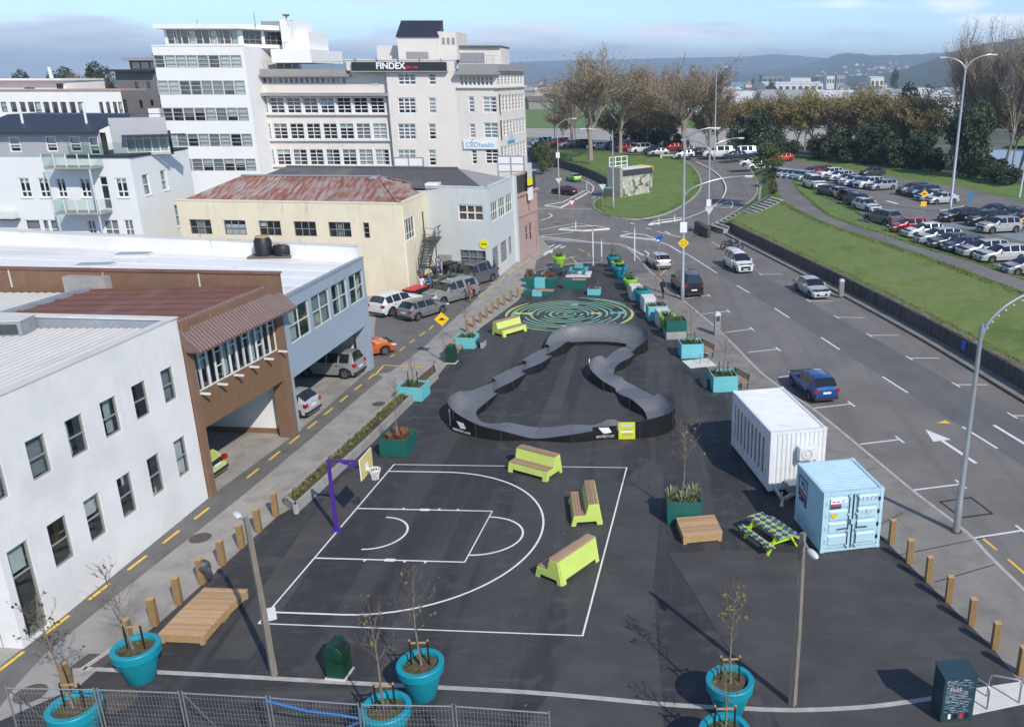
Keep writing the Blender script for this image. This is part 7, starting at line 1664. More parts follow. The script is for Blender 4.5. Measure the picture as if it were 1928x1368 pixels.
# utility cabinet
p = at(1790,1343); t = thing('utility_cabinet','dark teal utility cabinet covered in chalk scribbles at the kerb end','cabinet',p,R(5)); mat('cabinet_teal',(0.022,0.055,0.070),0.45,var=0.12); mat('chalk',(0.30,0.36,0.42),0.8,var=0.3,scale=9)
MB().box(-0.48,-0.34,0.12,0.48,0.34,1.5).build('body','cabinet_teal',t,bevel=0.015); MB().add([(-0.5,-0.36,1.5),(0.5,-0.36,1.5),(0.5,0.36,1.56),(-0.5,0.36,1.56),(-0.5,-0.36,1.53),(0.5,-0.36,1.53),(0.5,0.36,1.6),(-0.5,0.36,1.6)],[(0,3,2,1),(4,5,6,7),(0,1,5,4),(1,2,6,5),(2,3,7,6),(3,0,4,7)]).build('lid','cabinet_teal',t)
MB().box(-0.46,-0.32,0,0.46,0.32,0.118).build('plinth','cabinet_teal',t)
for x,m_,w_ in ((-0.22,'white_paint',0.08),(0.12,'sign_red',0.1),(-0.05,'black',0.12),(0.3,'black',0.12)): MB().box(x-w_/2,-0.345,0.13,x+w_/2,-0.341,0.3).build('plate',m_,t)
mr = MB()
for k in range(46):
    z = 0.36+k*0.024; a = [(x,-0.346,z+0.025*math.sin(x*rnd.uniform(9,22)+k*1.7)) for x in [-0.4+0.8*i/7*rnd.uniform(0.75,1) for i in range(8)]]
    for i in range(7):
        if rnd.random() < 0.5: mr.bar(a[i],a[i+1],0.004,0.012)
stuff(mr.build('scribbles','chalk',t)); m_text('FREE',0.17,'scribble_pink',t,(-0.12,-0.347,1.06))
p = at(1868,1320); pad = [at(*q) for q in [(1810,1300),(1920,1284),(1960,1318),(1822,1347)]]; o_ = pad[0]; tag(MB().prism([(q.x-o_.x,q.y-o_.y) for q in pad],0.0,0.035).build('concrete_pad','concrete_white',None,o_),'white concrete pad under the bike hoops beside the cabinet','concrete pad')
for a,b_,lab in [((1815,1305),(1858,1334),'steel bicycle hoop next to the utility cabinet'),((1858,1310),(1918,1322),'steel bicycle hoop at the lower right corner of the frame')]:
    A,B = at(*a,0.035),at(*b_,0.035); t = thing('bicycle_hoop',lab,'bicycle stand',A); d = B-A; mb = MB(); mb.tube([(0,0,0),(0,0,0.62),Vector((0,0,0.75))+d*0.06,Vector((0,0,0.78))+d*0.15,Vector((0,0,0.78))+d*0.85,Vector((0,0,0.75))+d*0.94,d+Vector((0,0,0.62)),d],0.03,8); mb.build('hoop','steel',t,smooth=60)
# wire fence panels in the foreground
fx = [at(8,1293,1.95),at(180,1296,1.95),at(340,1302,1.95),at(505,1311,1.95),at(678,1324,1.95),at(855,1327,1.95),at(1038,1340,1.95)]
fl = ['temporary wire fence panel in the lower left corner','temporary wire fence panel second from the lower left corner','temporary wire fence panel third from the lower left corner','temporary wire fence panel beside the blue hose, fourth from the left','temporary wire fence panel in front of the pot before the court, fifth from the left','temporary wire fence panel at the right end of the fence']
for i in range(6):
    a, b_ = fx[i].copy(), fx[i+1].copy(); a.z = b_.z = 0; d = (b_-a); L_ = d.length; t = thing('fence_panel',fl[i],'fence',a+d.normalized()*0.04,math.atan2(d.y,d.x),'temporary wire fence panels'); L_ -= 0.1
    mb = MB(); mb.tube([(0,0,0.02),(0,0,1.98)],0.024,6); mb.build('post','steel',t); mb = MB(); mb.tube([(L_,0,0.02),(L_,0,1.98)],0.024,6); mb.build('post','steel',t)
    for z in (0.12,1.92): MB().tube([(0.02,0,z),(L_-0.02,0,z)],0.02,6).build('rail','steel',t)
    mb = MB(); n = int(L_/0.095)
    for k in range(1,n): x = L_*k/n; mb.add([(x-0.0022,0,0.13),(x+0.0022,0,0.13),(x+0.0022,0,1.91),(x-0.0022,0,1.91)],[(0,1,2,3)])
    for k in range(1,12): z = 0.12+1.8*k/12; mb.add([(0.02,0.003,z-0.0022),(L_-0.02,0.003,z-0.0022),(L_-0.02,0.003,z+0.0022),(0.02,0.003,z+0.0022)],[(0,1,2,3)])
    mb.build('wire_mesh','wire',t)
    MB().box(-0.12,-0.3,0,0.12,0.3,0.14).build('foot_block','concrete',t,bevel=0.02)
    if i in (0,2): mb = MB(); mb.tube([(0.0,0.02,1.9),(0.1,0.9,0.05)],0.02,6); mb.build('stay','steel',t)
mat('hose_blue',(0.04,0.16,0.42),0.4,var=0.1); mb = MB(); mb.tube([at(500,1318,1.85),at(580,1338,1.6),at(640,1345,1.5),at(680,1352,1.4)],0.035,6); mb.tube([at(655,1368,1.0),at(682,1356,1.35)],0.035,6); tag(mb.build('hose','hose_blue',None),'blue hose hanging along the wire fence','hose')

# steps up the stop bank
t = thing('stairs','concrete steps with dark nosings climbing the grass bank','stairs',at(1340,436)); o_ = Vector(t.location); s0 = at(1336,428,0.15); s1 = at(1457,373,2.5); s0b = at(1362,437,0.15); s1b = at(1476,378,2.5)
for k in range(15):
    f = k/15; g = (k+1)/15; a,b_,c_,d_ = s0.lerp(s1,f)-o_,s0b.lerp(s1b,f)-o_,s0b.lerp(s1b,g)-o_,s0.lerp(s1,g)-o_; z = 0.15+2.35*g+0.14
    MB().prism([V2(a),V2(b_),V2(c_),V2(d_)],z-1.0,z).build('step','concrete',t); q = (a.lerp(d_,0.0),b_.lerp(c_,0.0)); MB().bar(Vector((q[0].x,q[0].y,z-0.10)),Vector((q[1].x,q[1].y,z-0.10)),0.05,0.14).build('nosing','black',t)
mb = MB(); rl = [at(1335,423,1.0),at(1362,421,1.3),at(1452,365,3.45)]; mb.tube(rl,0.04,6)
for f in (0,0.5,1): q = rl[1].lerp(rl[2],f); mb.tube([q,q-Vector((0,0,1.1))],0.035,6)
mb.tube([rl[0],rl[0]-Vector((0,0,1.0))],0.035,6); tag(mb.build('handrail','steel',None),'steel handrail beside the concrete steps','handrail')
mb = MB(); rl = [at(1540,373,3.4),at(1625,413,3.4),at(1672,432,3.4)]; mb.tube(rl,0.045,6)
for f in rl: mb.tube([f,f-Vector((0,0,1.0))],0.04,6)
tag(mb.build('handrail','steel',None),'steel handrail on the grass verge beside the crest path','handrail')
a = at(1306,440,0); MB_ = MB().prism([V2(at(1307,433)),V2(at(1332,447)),V2(at(1338,444)),V2(at(1312,430))],-0.1,1.0); tag(MB_.build('wall_end','wall_dark',None),'short dark wing wall beside the foot of the concrete steps','wall')
# mural shelter on the island
p = at(1172,374,0.0); rt_ = at(1228,366,0.0); t = thing('mural_shelter','small shelter with a pale mural on its wall at the edge of the grass island','shelter',p,math.atan2(rt_.y-p.y,rt_.x-p.x)); wd = (rt_-p).length
mat('mural_pale',(0.42,0.42,0.33),0.8,var=0.3,scale=1.4); layer('mural_pale',(0.08,0.085,0.09),0.9,0.52,0.58,0.9); layer('mural_pale',(0.62,0.62,0.58),2.2,0.56,0.62,0.9)
MB().box(0,0,0,wd,0.2,4.2).build('mural_wall','mural_pale',t); MB().box(-0.6,-0.1,0,-0.01,2.6,4.6).build('side_wall','concrete',t); MB().box(0.0,0.3,4.21,wd+0.1,2.8,4.35).build('roof','blind',t); MB().box(0,-0.06,3.3,wd,-0.002,4.2).build('fascia','steel_dark',t)
MB().box(wd,-0.12,3.7,wd+0.12,2.8,4.5).build('edge_beam','sign_yellow',t); mb = MB()
for k in range(4): mb.bar((k*1.3,2.7,4.35),(k*1.3,2.7,6.0),0.12)
for z in (4.6,5.2,5.95): mb.bar((0,2.7,z),(3.9,2.7,z),0.1)
mb.build('roof_railing','white_paint',t)
t = thing('concrete_bench','pale concrete bench at the top of the grass island','bench',at(1257,298,2.0)); MB().box(-1.5,-0.3,0.5,1.5,0.3,0.7).build('seat','concrete_white',t)
for x in (-1.3,1.3): MB().box(x-0.15,-0.25,0,x+0.15,0.25,0.5).build('leg','concrete_white',t)
t = thing('service_cabinet','dark roadside box with a teal lid behind the island give way sign','cabinet',at(1146,373,0)); MB().box(-0.7,-0.5,0,0.7,0.5,1.5).build('body','steel_dark',t,bevel=0.05); MB().box(-0.75,-0.55,1.5,0.75,0.55,1.65).build('lid','turquoise',t)
# ================================================================ vehicles
mat('car_paint',(1,1,1),0.28,0.25,var=0.02,coat=0.6,objcol=True)
mat('car_glass',(0.015,0.018,0.020),0.06,0.0,var=0.1,spec=0.7)
mat('car_black',(0.02,0.02,0.021),0.6,var=0.1); mat('rim_alloy',(0.36,0.37,0.38),0.35,0.7,var=0.1); mat('head_lamp',(0.62,0.64,0.66),0.15,0.1,var=0.05,coat=0.5); mat('tail_lamp',(0.35,0.01,0.012),0.2,0,var=0.05,coat=0.5); mat('plate_white',(0.75,0.75,0.74),0.5,var=0.02)
# profile: x from the nose (m), top height; belt line; window spans along x; axle positions
CAR = {
 'hatch': dict(L=4.05,W=1.70,H=1.48,prof=[(0,.50),(.06,.70),(.35,.80),(1.0,.95),(1.85,1.40),(2.2,1.46),(3.0,1.48),(3.5,1.44),(3.95,1.02),(4.02,.85),(4.05,.55)],belt=.92,ws=(1.05,1.85),rw=(3.52,3.93),sw=[(1.55,2.35),(2.43,3.2),(3.28,3.6)],ax=(.78,3.33),r=.31),
 'sedan': dict(L=4.5,W=1.74,H=1.45,prof=[(0,.50),(.06,.68),(.4,.80),(1.25,.93),(2.0,1.38),(2.35,1.44),(3.0,1.45),(3.35,1.40),(3.95,1.04),(4.4,.98),(4.47,.85),(4.5,.55)],belt=.92,ws=(1.3,2.02),rw=(3.36,3.92),sw=[(1.75,2.55),(2.63,3.4)],ax=(.85,3.55),r=.31),
 'suv': dict(L=4.6,W=1.85,H=1.68,prof=[(0,.60),(.06,.85),(.3,.98),(1.2,1.08),(1.9,1.55),(2.3,1.66),(3.4,1.68),(4.1,1.60),(4.5,1.15),(4.57,.95),(4.6,.6)],belt=1.05,ws=(1.22,1.95),rw=(4.1,4.48),sw=[(1.7,2.55),(2.63,3.4),(3.48,4.1)],ax=(.9,3.7),r=.36),
 'wagon': dict(L=4.65,W=1.76,H=1.52,prof=[(0,.50),(.06,.70),(.4,.82),(1.25,.95),(2.0,1.42),(2.35,1.48),(3.5,1.52),(4.25,1.44),(4.55,1.02),(4.62,.85),(4.65,.55)],belt=.94,ws=(1.28,2.02),rw=(4.26,4.54),sw=[(1.75,2.55),(2.63,3.45),(3.53,4.2)],ax=(.88,3.62),r=.32),
 'mpv': dict(L=4.75,W=1.80,H=1.85,prof=[(0,.55),(.06,.80),(.25,.95),(.75,1.10),(1.55,1.68),(1.95,1.80),(3.2,1.85),(4.4,1.80),(4.68,1.15),(4.73,.9),(4.75,.55)],belt=1.05,ws=(.78,1.58),rw=(4.4,4.67),sw=[(1.15,2.0),(2.1,3.2),(3.3,4.3)],ax=(.82,3.72),r=.33),
 'van': dict(L=5.0,W=1.98,H=2.0,prof=[(0,.60),(.06,.90),(.3,1.05),(.95,1.20),(1.75,1.82),(2.15,1.96),(3.2,2.0),(4.8,1.97),(4.96,1.2),(4.99,.9),(5.0,.55)],belt=1.18,ws=(.98,1.78),rw=(4.82,4.95),sw=[(1.35,2.2),(2.35,3.4),(3.5,4.6)],ax=(.95,3.95),r=.36),
 'boxwagon': dict(L=3.95,W=1.70,H=1.65,prof=[(0,.55),(.06,.80),(.3,.92),(.95,1.02),(1.45,1.52),(1.75,1.62),(2.8,1.65),(3.7,1.62),(3.85,1.1),(3.92,.85),(3.95,.55)],belt=1.0,ws=(.98,1.48),rw=(3.7,3.85),sw=[(1.3,2.05),(2.15,2.85),(2.95,3.55)],ax=(.72,3.25),r=.33),
 'ute': dict(L=5.2,W=1.85,H=1.80,prof=[(0,.65),(.06,.95),(.3,1.06),(1.35,1.16),(2.0,1.66),(2.35,1.78),(3.3,1.80),(3.5,1.76),(4.8,1.74),(5.1,1.2),(5.17,1.0),(5.2,.65)],belt=1.12,ws=(1.37,2.02),rw=(4.82,5.08),sw=[(1.8,2.55),(2.65,3.35),(3.6,4.7)],ax=(.95,4.1),r=.38),
 'beetle': dict(L=4.1,W=1.72,H=1.50,prof=[(0,.45),(.1,.62),(.45,.84),(1.0,.98),(1.55,1.34),(1.95,1.48),(2.4,1.50),(2.9,1.40),(3.4,1.12),(3.8,.86),(4.02,.62),(4.1,.45)],belt=.92,ws=(1.02,1.6),rw=(2.95,3.4),sw=[(1.4,2.2),(2.3,2.85)],ax=(.78,3.28),r=.34)}
def interp(tab, x):
    if x <= tab[0][0]: return tab[0][1]
    for (a,za),(b_,zb) in zip(tab,tab[1:]):
        if a <= x <= b_: f = (x-a)/max(1e-6,b_-a); return za+(zb-za)*f
    return tab[-1][1]
def car_parts(P):
    L_,W_,r = P['L'],P['W'],P['r']; xs = set([0,L_]); 
    for a,_ in P['prof']: xs.add(a)
    for a in (*P['ws'],*P['rw'],*[v for s_ in P['sw'] for v in s_]): xs.add(a)
    ra = r+0.07
    for xw in P['ax']:
        for k in range(9): xs.add(xw-ra*math.cos(math.pi*k/8))
    x = 0
    while x < L_: xs.add(round(x,3)); x += 0.25
    xs = sorted(xs); xs = [a for i,a in enumerate(xs) if i == 0 or a-xs[i-1] > 0.012]
    rows = []
    for x in xs:
        zt = interp(P['prof'],x); zb = min(P['belt']+0.03*(x/L_),zt-0.015); e = abs(x-L_/2)/(L_/2); w = W_/2*(1-0.20*max(0,(e-0.62)/0.38)**2)
        zl = 0.24
        for xw in P['ax']:
            if abs(x-xw) < ra: zl = max(zl, r+math.sqrt(max(0,ra*ra-(x-xw)**2)))
        zl = min(zl,zb-0.1); dz = zt-zb; w5 = w*0.95-0.38*max(0,dz-0.05)-0.03; w6 = w5-0.13
        zm = max(zl+0.02,min(0.58,zb-0.08))
        rows.append([(w*0.93,zl),(w,zm),(w*0.985,zb-0.05),(w*0.955,zb),(w5,zb+dz*0.86),(w6,zt-0.03),(0,zt)])
    body,glass_parts = MB(),{}
    def gp(k): return glass_parts.setdefault(k,MB())
    X_ = lambda x: L_/2-x
    def put(mb,i,j,sg):
        a,b_ = rows[i],rows[i+1]; q = [(X_(xs[i]),sg*a[j][0],a[j][1]),(X_(xs[i+1]),sg*b_[j][0],b_[j][1]),(X_(xs[i+1]),sg*b_[j+1][0],b_[j+1][1]),(X_(xs[i]),sg*a[j+1][0],a[j+1][1])]
        if sg > 0: q.reverse()
        if j == 5: pass
        mb.add(q,[(3,2,1,0)])
    for i in range(len(xs)-1):
        xm = (xs[i]+xs[i+1])/2; tall = min(rows[i][6][1]-rows[i][3][1], rows[i+1][6][1]-rows[i+1][3][1])
        for j in range(6):
            for sg in (-1,1):
                k = None
                if j == 3 and tall > 0.12:
                    for n_,s_ in enumerate(P['sw']):
                        if s_[0] <= xm <= s_[1]: k = ('side_window',n_,sg)
                if j in (4,5):
                    if P['ws'][0] <= xm <= P['ws'][1]: k = ('windscreen',0,0)
                    elif P['rw'][0] <= xm <= P['rw'][1]: k = ('rear_window',0,0)
                put(gp(k) if k else body,i,j,sg)
    for i,s_ in ((0,1),(len(xs)-1,-1)):
        x = X_(xs[i]); vs = [(x,w,z) for w,z in rows[i]]+[(x,-w,z) for w,z in reversed(rows[i][:-1])]; body.add(vs,[tuple(range(len(vs)))] if s_ < 0 else [tuple(range(len(vs)-1,-1,-1))])
    def shell(o): return o
    under = MB().box(-L_/2+0.12,-W_/2+0.16,0.2,L_/2-0.12,W_/2-0.16,P['belt']-0.12)
    return body,glass_parts,under
wheel_cache = {}
def wheel_meshes(r):
    if r not in wheel_cache:
        ty = MB().lathe([(r*0.62,-0.1),(r*0.92,-0.105),(r,-0.07),(r,0.07),(r*0.92,0.105),(r*0.62,0.1)],20).xf(Matrix.Rotation(R(90),4,'X')); rm = MB().lathe([(0.001,0.07),(r*0.2,0.085),(r*0.3,0.06),(r*0.58,0.075),(r*0.64,0.1)],20)
        for k in range(5): a = 2*math.pi*k/5; rm.cbox((r*0.4*math.cos(a),r*0.4*math.sin(a),0.08),(r*0.42,0.06,0.03),a,1)
        rm.xf(Matrix.Rotation(R(90),4,'X')); wheel_cache[r] = (ty.mesh('tyre','rubber',50), rm.mesh('rim',['car_black','rim_alloy'],50))
    return wheel_cache[r]
PROTO = {}
def proto(kind):
    if kind in PROTO: return PROTO[kind]
    P = CAR[kind]; body,gl,under = car_parts(P); L_,W_ = P['L'],P['W']; zf = interp(P['prof'],0.2); d = {}
    d['body'] = body.mesh('body','car_paint',38); d['glass'] = [(k[0],m.mesh(k[0],'car_glass',60)) for k,m in sorted(gl.items())]; d['under'] = under.mesh('underbody','car_black')
    ws = interp(P['prof'],0.12); hz = min(zf-0.08,0.78 if P['H']<1.6 else 0.86)
    d['head'] = [MB().extr([(L_/2-0.34,hz-0.03),(L_/2-0.01,hz-0.11),(L_/2+0.012,hz-0.02),(L_/2-0.1,hz+0.05),(L_/2-0.34,hz+0.07)],s_*W_*0.30 if s_>0 else -W_*0.46,s_*W_*0.46 if s_>0 else -W_*0.30).mesh('headlight','head_lamp') for s_ in (1,-1)]
    tz = P['belt']-0.1
    d['tail'] = [MB().box(-L_/2-0.012,min(s_*W_*0.32,s_*W_*0.45),tz-0.13,-L_/2+0.18,max(s_*W_*0.32,s_*W_*0.45),tz+0.07).mesh('tail_light','tail_lamp') for s_ in (1,-1)]
    d['grille'] = MB().box(L_/2-0.1,-W_*0.27,0.32,L_/2+0.008,W_*0.27,hz-0.12).mesh('grille','car_black')
    d['plate'] = [MB().box(L_/2+0.008,-0.24,0.40,L_/2+0.018,0.24,0.50).mesh('number_plate','plate_white'), MB().box(-L_/2-0.02,-0.24,0.62,-L_/2-0.001,0.24,0.74).mesh('number_plate','plate_white')]
    d['bump'] = MB().box(-L_/2-0.02,-W_*0.42,0.28,-L_/2+0.15,W_*0.42,0.42).mesh('bumper','car_black')
    xm = L_/2-P['ws'][0]-0.45; d['mirror'] = [MB().box(xm-0.06,s_*(W_/2-0.02) if s_>0 else -(W_/2+0.17),P['belt']-0.02,xm+0.06,s_*(W_/2+0.17) if s_>0 else -(W_/2-0.02),P['belt']+0.13).mesh('mirror','car_paint') for s_ in (1,-1)]
    hd = MB()
    for s_ in (1,-1): 
        for a in P['sw'][:2]: hd.box(L_/2-a[1]-0.02,s_*W_*0.497-0.012,P['belt']-0.17,L_/2-a[1]+0.14,s_*W_*0.497+0.012,P['belt']-0.13)
    d['handles'] = hd.mesh('door_handles','car_black'); PROTO[kind] = d; return d
def car(kind, base, rz, color, label, group=None, full=True, rack=False, cat=None):
    P = CAR[kind]; d = proto(kind); nm = {'van':'van','ute':'pickup_truck','mpv':'people_carrier'}.get(kind,'parked_car'); t = thing(nm,label,cat or {'van':'van','ute':'ute'}.get(kind,'car'),base,rz,group); L_,W_ = P['L'],P['W']
    c4 = (*color,1); b_ = ob('body',d['body'],t); b_.color = c4
    for n_,m_ in d['glass']: ob(n_,m_,t)
    ob('underbody',d['under'],t)
    for x in P['ax']:
        for s_ in (1,-1):
            ty,rm = wheel_meshes(P['r']); w_ = ob('wheel',ty,t,(L_/2-x,s_*(W_/2-0.13),P['r']),0 if s_<0 else math.pi); ob('rim',rm,w_)
    for m_ in d['head']: ob('headlight',m_,t)
    for m_ in d['tail']: ob('tail_light',m_,t)
    ob('grille',d['grille'],t)
    if full:
        for m_ in d['plate']: ob('number_plate',m_,t)
        for m_ in d['mirror']: q = ob('mirror',m_,t); q.color = c4
        ob('bumper',d['bump'],t); ob('door_handles',d['handles'],t)
    if rack: MB().box(-0.6,-0.55,P['H'],0.9,0.55,P['H']+0.12).build('roof_rack','car_black',t)
    return t
WH,SI,GY,DG,BK,RD,BL,NV = (0.80,0.80,0.80),(0.48,0.49,0.50),(0.20,0.205,0.21),(0.07,0.072,0.078),(0.015,0.015,0.017),(0.36,0.015,0.02),(0.015,0.07,0.32),(0.02,0.035,0.10)
car('suv',at(748,585),R(62),WH,'white four wheel drive parked beside the yellow building, rear to the camera')
car('hatch',at(798,594),R(58),GY,'grey hatchback parked beside the white four wheel drive')
car('ute',at(850,566),R(236),(0.26,0.265,0.27),'silver grey double cab ute facing the camera near the yellow building')
car('van',at(893,534),R(240),(0.12,0.13,0.13),'dark grey van with a pale windscreen frame beside the pale grey building')
car('ute',at(848,533),R(238),(0.10,0.11,0.09),'olive ute with a roof rack behind the silver grey ute',rack=True)
car('hatch',at(684,669),R(35),(0.62,0.13,0.02),'orange car half hidden behind the blue building pillar')
car('boxwagon',at(625,704),R(172),(0.30,0.30,0.31),'boxy silver wagon parked under the blue building')
car('hatch',at(530,777),R(170),SI,'silver hatchback half hidden behind the brown pillar')
car('beetle',at(338,894),R(172),(0.52,0.58,0.17),'pale lime rounded car under the brown building')
car('hatch',at(1529,738,RZ),R(103),(0.010,0.065,0.24),'blue hatchback parked at the kerb above the white container')
car('sedan',at(1527,553,RZ),R(283),SI,'silver sedan parked against the retaining wall facing the camera')
car('mpv',at(1388,506,RZ),R(284),WH,'white people carrier driving towards the camera')
car('van',at(1293,548,RZ),R(102),BK,'black van parked beside the lamp with the diamond sign')
car('hatch',at(1239,501,RZ),R(106),(0.62,0.63,0.65),'silver white car parked behind the black van')
car('hatch',at(1080,341,RZ),R(115),(0.22,0.62,0.06),'bright green car on the slip road'); car('sedan',at(1062,366,RZ),R(140),(0.06,0.012,0.02),'dark maroon car on the slip road')
# car park, nearest row facing the path
near = [((1709,436),'hatch',RD,'red hatchback at the left end of the nearest car park row'),((1738,446),'hatch',WH,'white hatchback second in the nearest car park row'),((1765,457),'wagon',(0.42,0.45,0.47),'pale silver car third in the nearest car park row'),((1789,466),'sedan',(0.05,0.055,0.07),'dark grey sedan fourth in the nearest car park row'),((1815,474),'hatch',NV,'navy hatchback fifth in the nearest car park row'),((1850,481),'wagon',SI,'silver wagon sixth in the nearest car park row'),((1885,491),'wagon',(0.55,0.56,0.57),'long silver wagon at the right end of the nearest car park row'),((1930,515),'hatch',(0.28,0.30,0.33),'grey car cut by the right frame edge below the car park row')]
for px,k,c_,lab in near: car(k,at(*px,CP),R(192),c_,lab,'cars in the nearest car park row')
mid = [((1805,416),'wagon',BK,'black estate car under the tall double lamp'),((1858,424),'suv',(0.02,0.022,0.03),'black four wheel drive beside the pale parking bays'),((1880,437),'suv',(0.42,0.43,0.44),'silver four wheel drive nearest the pale parking bays'),((1868,407),'sedan',NV,'navy sedan behind the black four wheel drive'),((1890,411),'hatch',(0.12,0.14,0.17),'dark blue grey hatchback in the middle car park row'),((1912,416),'sedan',DG,'charcoal sedan in the middle car park row'),((1924,428),'hatch',(0.62,0.35,0.02),'yellow car cut by the right frame edge')]
for px,k,c_,lab in mid: car(k,at(*px,CP),R(195),c_,lab,'cars in the middle car park row')
isl_ = [((1718,366),'suv',DG,'charcoal four wheel drive with a roof box left of the hump sign'),((1738,371),'suv',NV,'navy four wheel drive behind the hump sign'),((1754,377),'sedan',SI,'silver sedan right of the hump sign'),((1772,383),'sedan',(0.52,0.53,0.54),'pale silver sedan nearest the tall lamp column')]
for px,k,c_,lab in isl_: car(k,at(*px,CP),R(200),c_,lab,'cars beside the hump sign',False)
fr_ = [((1526,331),'hatch',(0.10,0.015,0.02),'dark red car at the left end of the far car park row'),((1543,330),'suv',(0.34,0.02,0.025),'red four wheel drive in the far car park row'),((1562,335),'suv',WH,'white four wheel drive in the far car park row'),((1580,339),'wagon',(0.72,0.72,0.72),'white estate car in the far car park row'),((1594,345),'hatch',(0.38,0.39,0.40),'grey hatchback in the far car park row'),((1607,349),'sedan',(0.60,0.60,0.60),'pale sedan in the far car park row'),((1622,351),'hatch',(0.03,0.16,0.42),'bright blue hatchback in the far car park row'),((1636,354),'suv',(0.74,0.75,0.75),'white car second from the right of the far row'),((1660,357),'wagon',(0.36,0.38,0.42),'blue grey car at the right end of the far row'),((1642,331),'sedan',DG,'dark car by itself behind the far car park row')]
for px,k,c_,lab in fr_: car(k,at(*px,CP),R(205),c_,lab,'cars in the far car park row',False)
ln = [((1532,354),'van',WH,'white van parked at the head of the verge row',R(283)),((1562,368),'sedan',DG,'dark sedan second in the row along the verge',R(292)),((1582,372),'sedan',SI,'silver car third in the row along the verge',R(292)),((1600,379),'hatch',BK,'black car fourth in the row along the verge',R(292)),((1617,388),'suv',DG,'charcoal car fifth in the row along the verge',R(292)),((1630,396),'hatch',(0.60,0.61,0.62),'pale silver car sixth in the row along the verge',R(292)),((1660,421),'suv',(0.13,0.135,0.145),'dark grey four wheel drive driving past the verge row',R(118))]
for px,k,c_,lab,rz in ln: car(k,at(*px,CP),rz,c_,lab,'cars along the car park verge',False)
for i,(x,y) in enumerate([(1462,333),(1471,335),(1481,336),(1492,337),(1503,338),(1515,340)]): car('hatch',at(x,y,CP),R(215),[(0.30,0.38,0.42),(0.55,0.58,0.6),(0.34,0.42,0.45),(0.30,0.38,0.40),(0.36,0.42,0.44),(0.42,0.47,0.48)][i],['pale blue grey car at the left end of the short row by the crest path','white silver car second in the short row by the crest path','blue grey car third in the short row by the crest path','blue grey car fourth in the short row by the crest path','grey car fifth in the short row by the crest path','silver car at the right end of the short row by the crest path'][i],'short row of cars by the crest path',False)
# upper road: a long line of parked cars, too far to show more than body and glass
LOD = {}
def far_car(kind, base, rz, color, label, group):
    if kind not in LOD:
        P = CAR[kind]; b_,gl,un = car_parts(P); mb = MB(); mb.add(b_.v,b_.f,0)
        for m_ in gl.values(): mb.add(m_.v,m_.f,1)
        mb.add(un.v,un.f,2)
        for x in P['ax']:
            for s_ in (1,-1): mb.tube([(P['L']/2-x,s_*(P['W']/2-0.22),P['r']),(P['L']/2-x,s_*(P['W']/2),P['r'])],P['r'],10,2)
        LOD[kind] = mb.mesh('parked_car',['car_paint','car_glass','car_black'],38)
    o = ob('parked_car',LOD[kind],None,base,rz); o.color = (*color,1); return tag(o,label,'car',group)
pal = [(WH,'white'),(SI,'silver'),(WH,'white'),(DG,'dark grey'),(NV,'navy'),(WH,'white'),(BK,'black'),((0.35,0.37,0.40),'grey'),(RD,'red'),(SI,'silver')]
xs_ = [1016,1022,1029,1036,1044,1053,1062,1071,1081,1091,1102,1124,1136,1149,1162,1175,1190,1204,1218,1232]
for i,x in enumerate(xs_):
    y = 269+ (x-1016)*0.075+ (4 if i%2 else 0); c_,nm = pal[(i*7+3)%10]
    far_car(['hatch','suv','sedan','van'][(i*3)%4],at(x,y,2.39),R(200+ (i%3)*6),c_,'%s car in the line on the upper road, %s from the left' % (nm,['first','second','third','fourth','fifth','sixth','seventh','eighth','ninth','tenth','eleventh','twelfth','thirteenth','fourteenth','fifteenth','sixteenth','seventeenth','eighteenth','nineteenth','twentieth'][i]),'cars along the upper road')
for (x,y,k,c_,lab) in [(1266,284,'suv',RD,'red four wheel drive on the upper road'),(1293,287,'sedan',DG,'dark grey sedan right of the red car on the upper road'),(1240,292,'sedan',(0.5,0.53,0.56),'pale silver car at the top of the grass island'),(1288,296,'hatch',WH,'white car turning at the top of the ramp road'),(1318,293,'sedan',BK,'black car beside the tall pale lamp column'),(1383,300,'suv',NV,'navy car in front of the white minibuses'),(1412,312,'wagon',(0.7,0.7,0.7),'white car behind the round headed tree'),(1428,318,'wagon',WH,'white car right of the round headed tree trunk'),(1418,296,'hatch',BL,'blue car right of the white minibuses'),(1474,303,'hatch',(0.6,0.06,0.03),'orange red car at the far edge of the car park')]:
    far_car(k,at(x,y,2.39),R(195),c_,lab,'cars at the top of the ramp')
for x,lab in [(1351,'white minibus nearest the tall pale lamp column'),(1395,'white minibus right of the other one behind the ramp')]: o = car('van',at(x,296,2.39),R(186),WH,lab,'white minibuses',False); o.scale = (1.25,1.05,1.15)
# motorcycles by the wall
def motorcycle(base, rz, label):
    t = thing('motorcycle',label,'motorcycle',base,rz,'motorcycles by the retaining wall')
    for x in (-0.65,0.65): mb = MB().lathe([(0.2,-0.05),(0.3,-0.05),(0.3,0.05),(0.2,0.05)],16).xf(Matrix.Translation((x,0,0.3))@Matrix.Rotation(R(90),4,'X')); mb.build('wheel','rubber',t)
    MB().cbox((0,0,0.5),(0.7,0.24,0.35)).build('engine','steel_dark',t,bevel=0.04); MB().ball((0.2,0,0.8),(0.3,0.15,0.14),10).build('fuel_tank','car_black',t); MB().cbox((-0.35,0,0.78),(0.6,0.24,0.1)).build('seat','rubber',t,bevel=0.03)
    mb = MB(); mb.bar((0.65,0,0.3),(0.42,0,0.98),0.07); mb.bar((0.42,-0.34,1.02),(0.42,0.34,1.02),0.04); mb.build('fork','steel',t); MB().ball((0.52,0,0.88),(0.08,0.1,0.1),8).build('headlight','head_lamp',t)
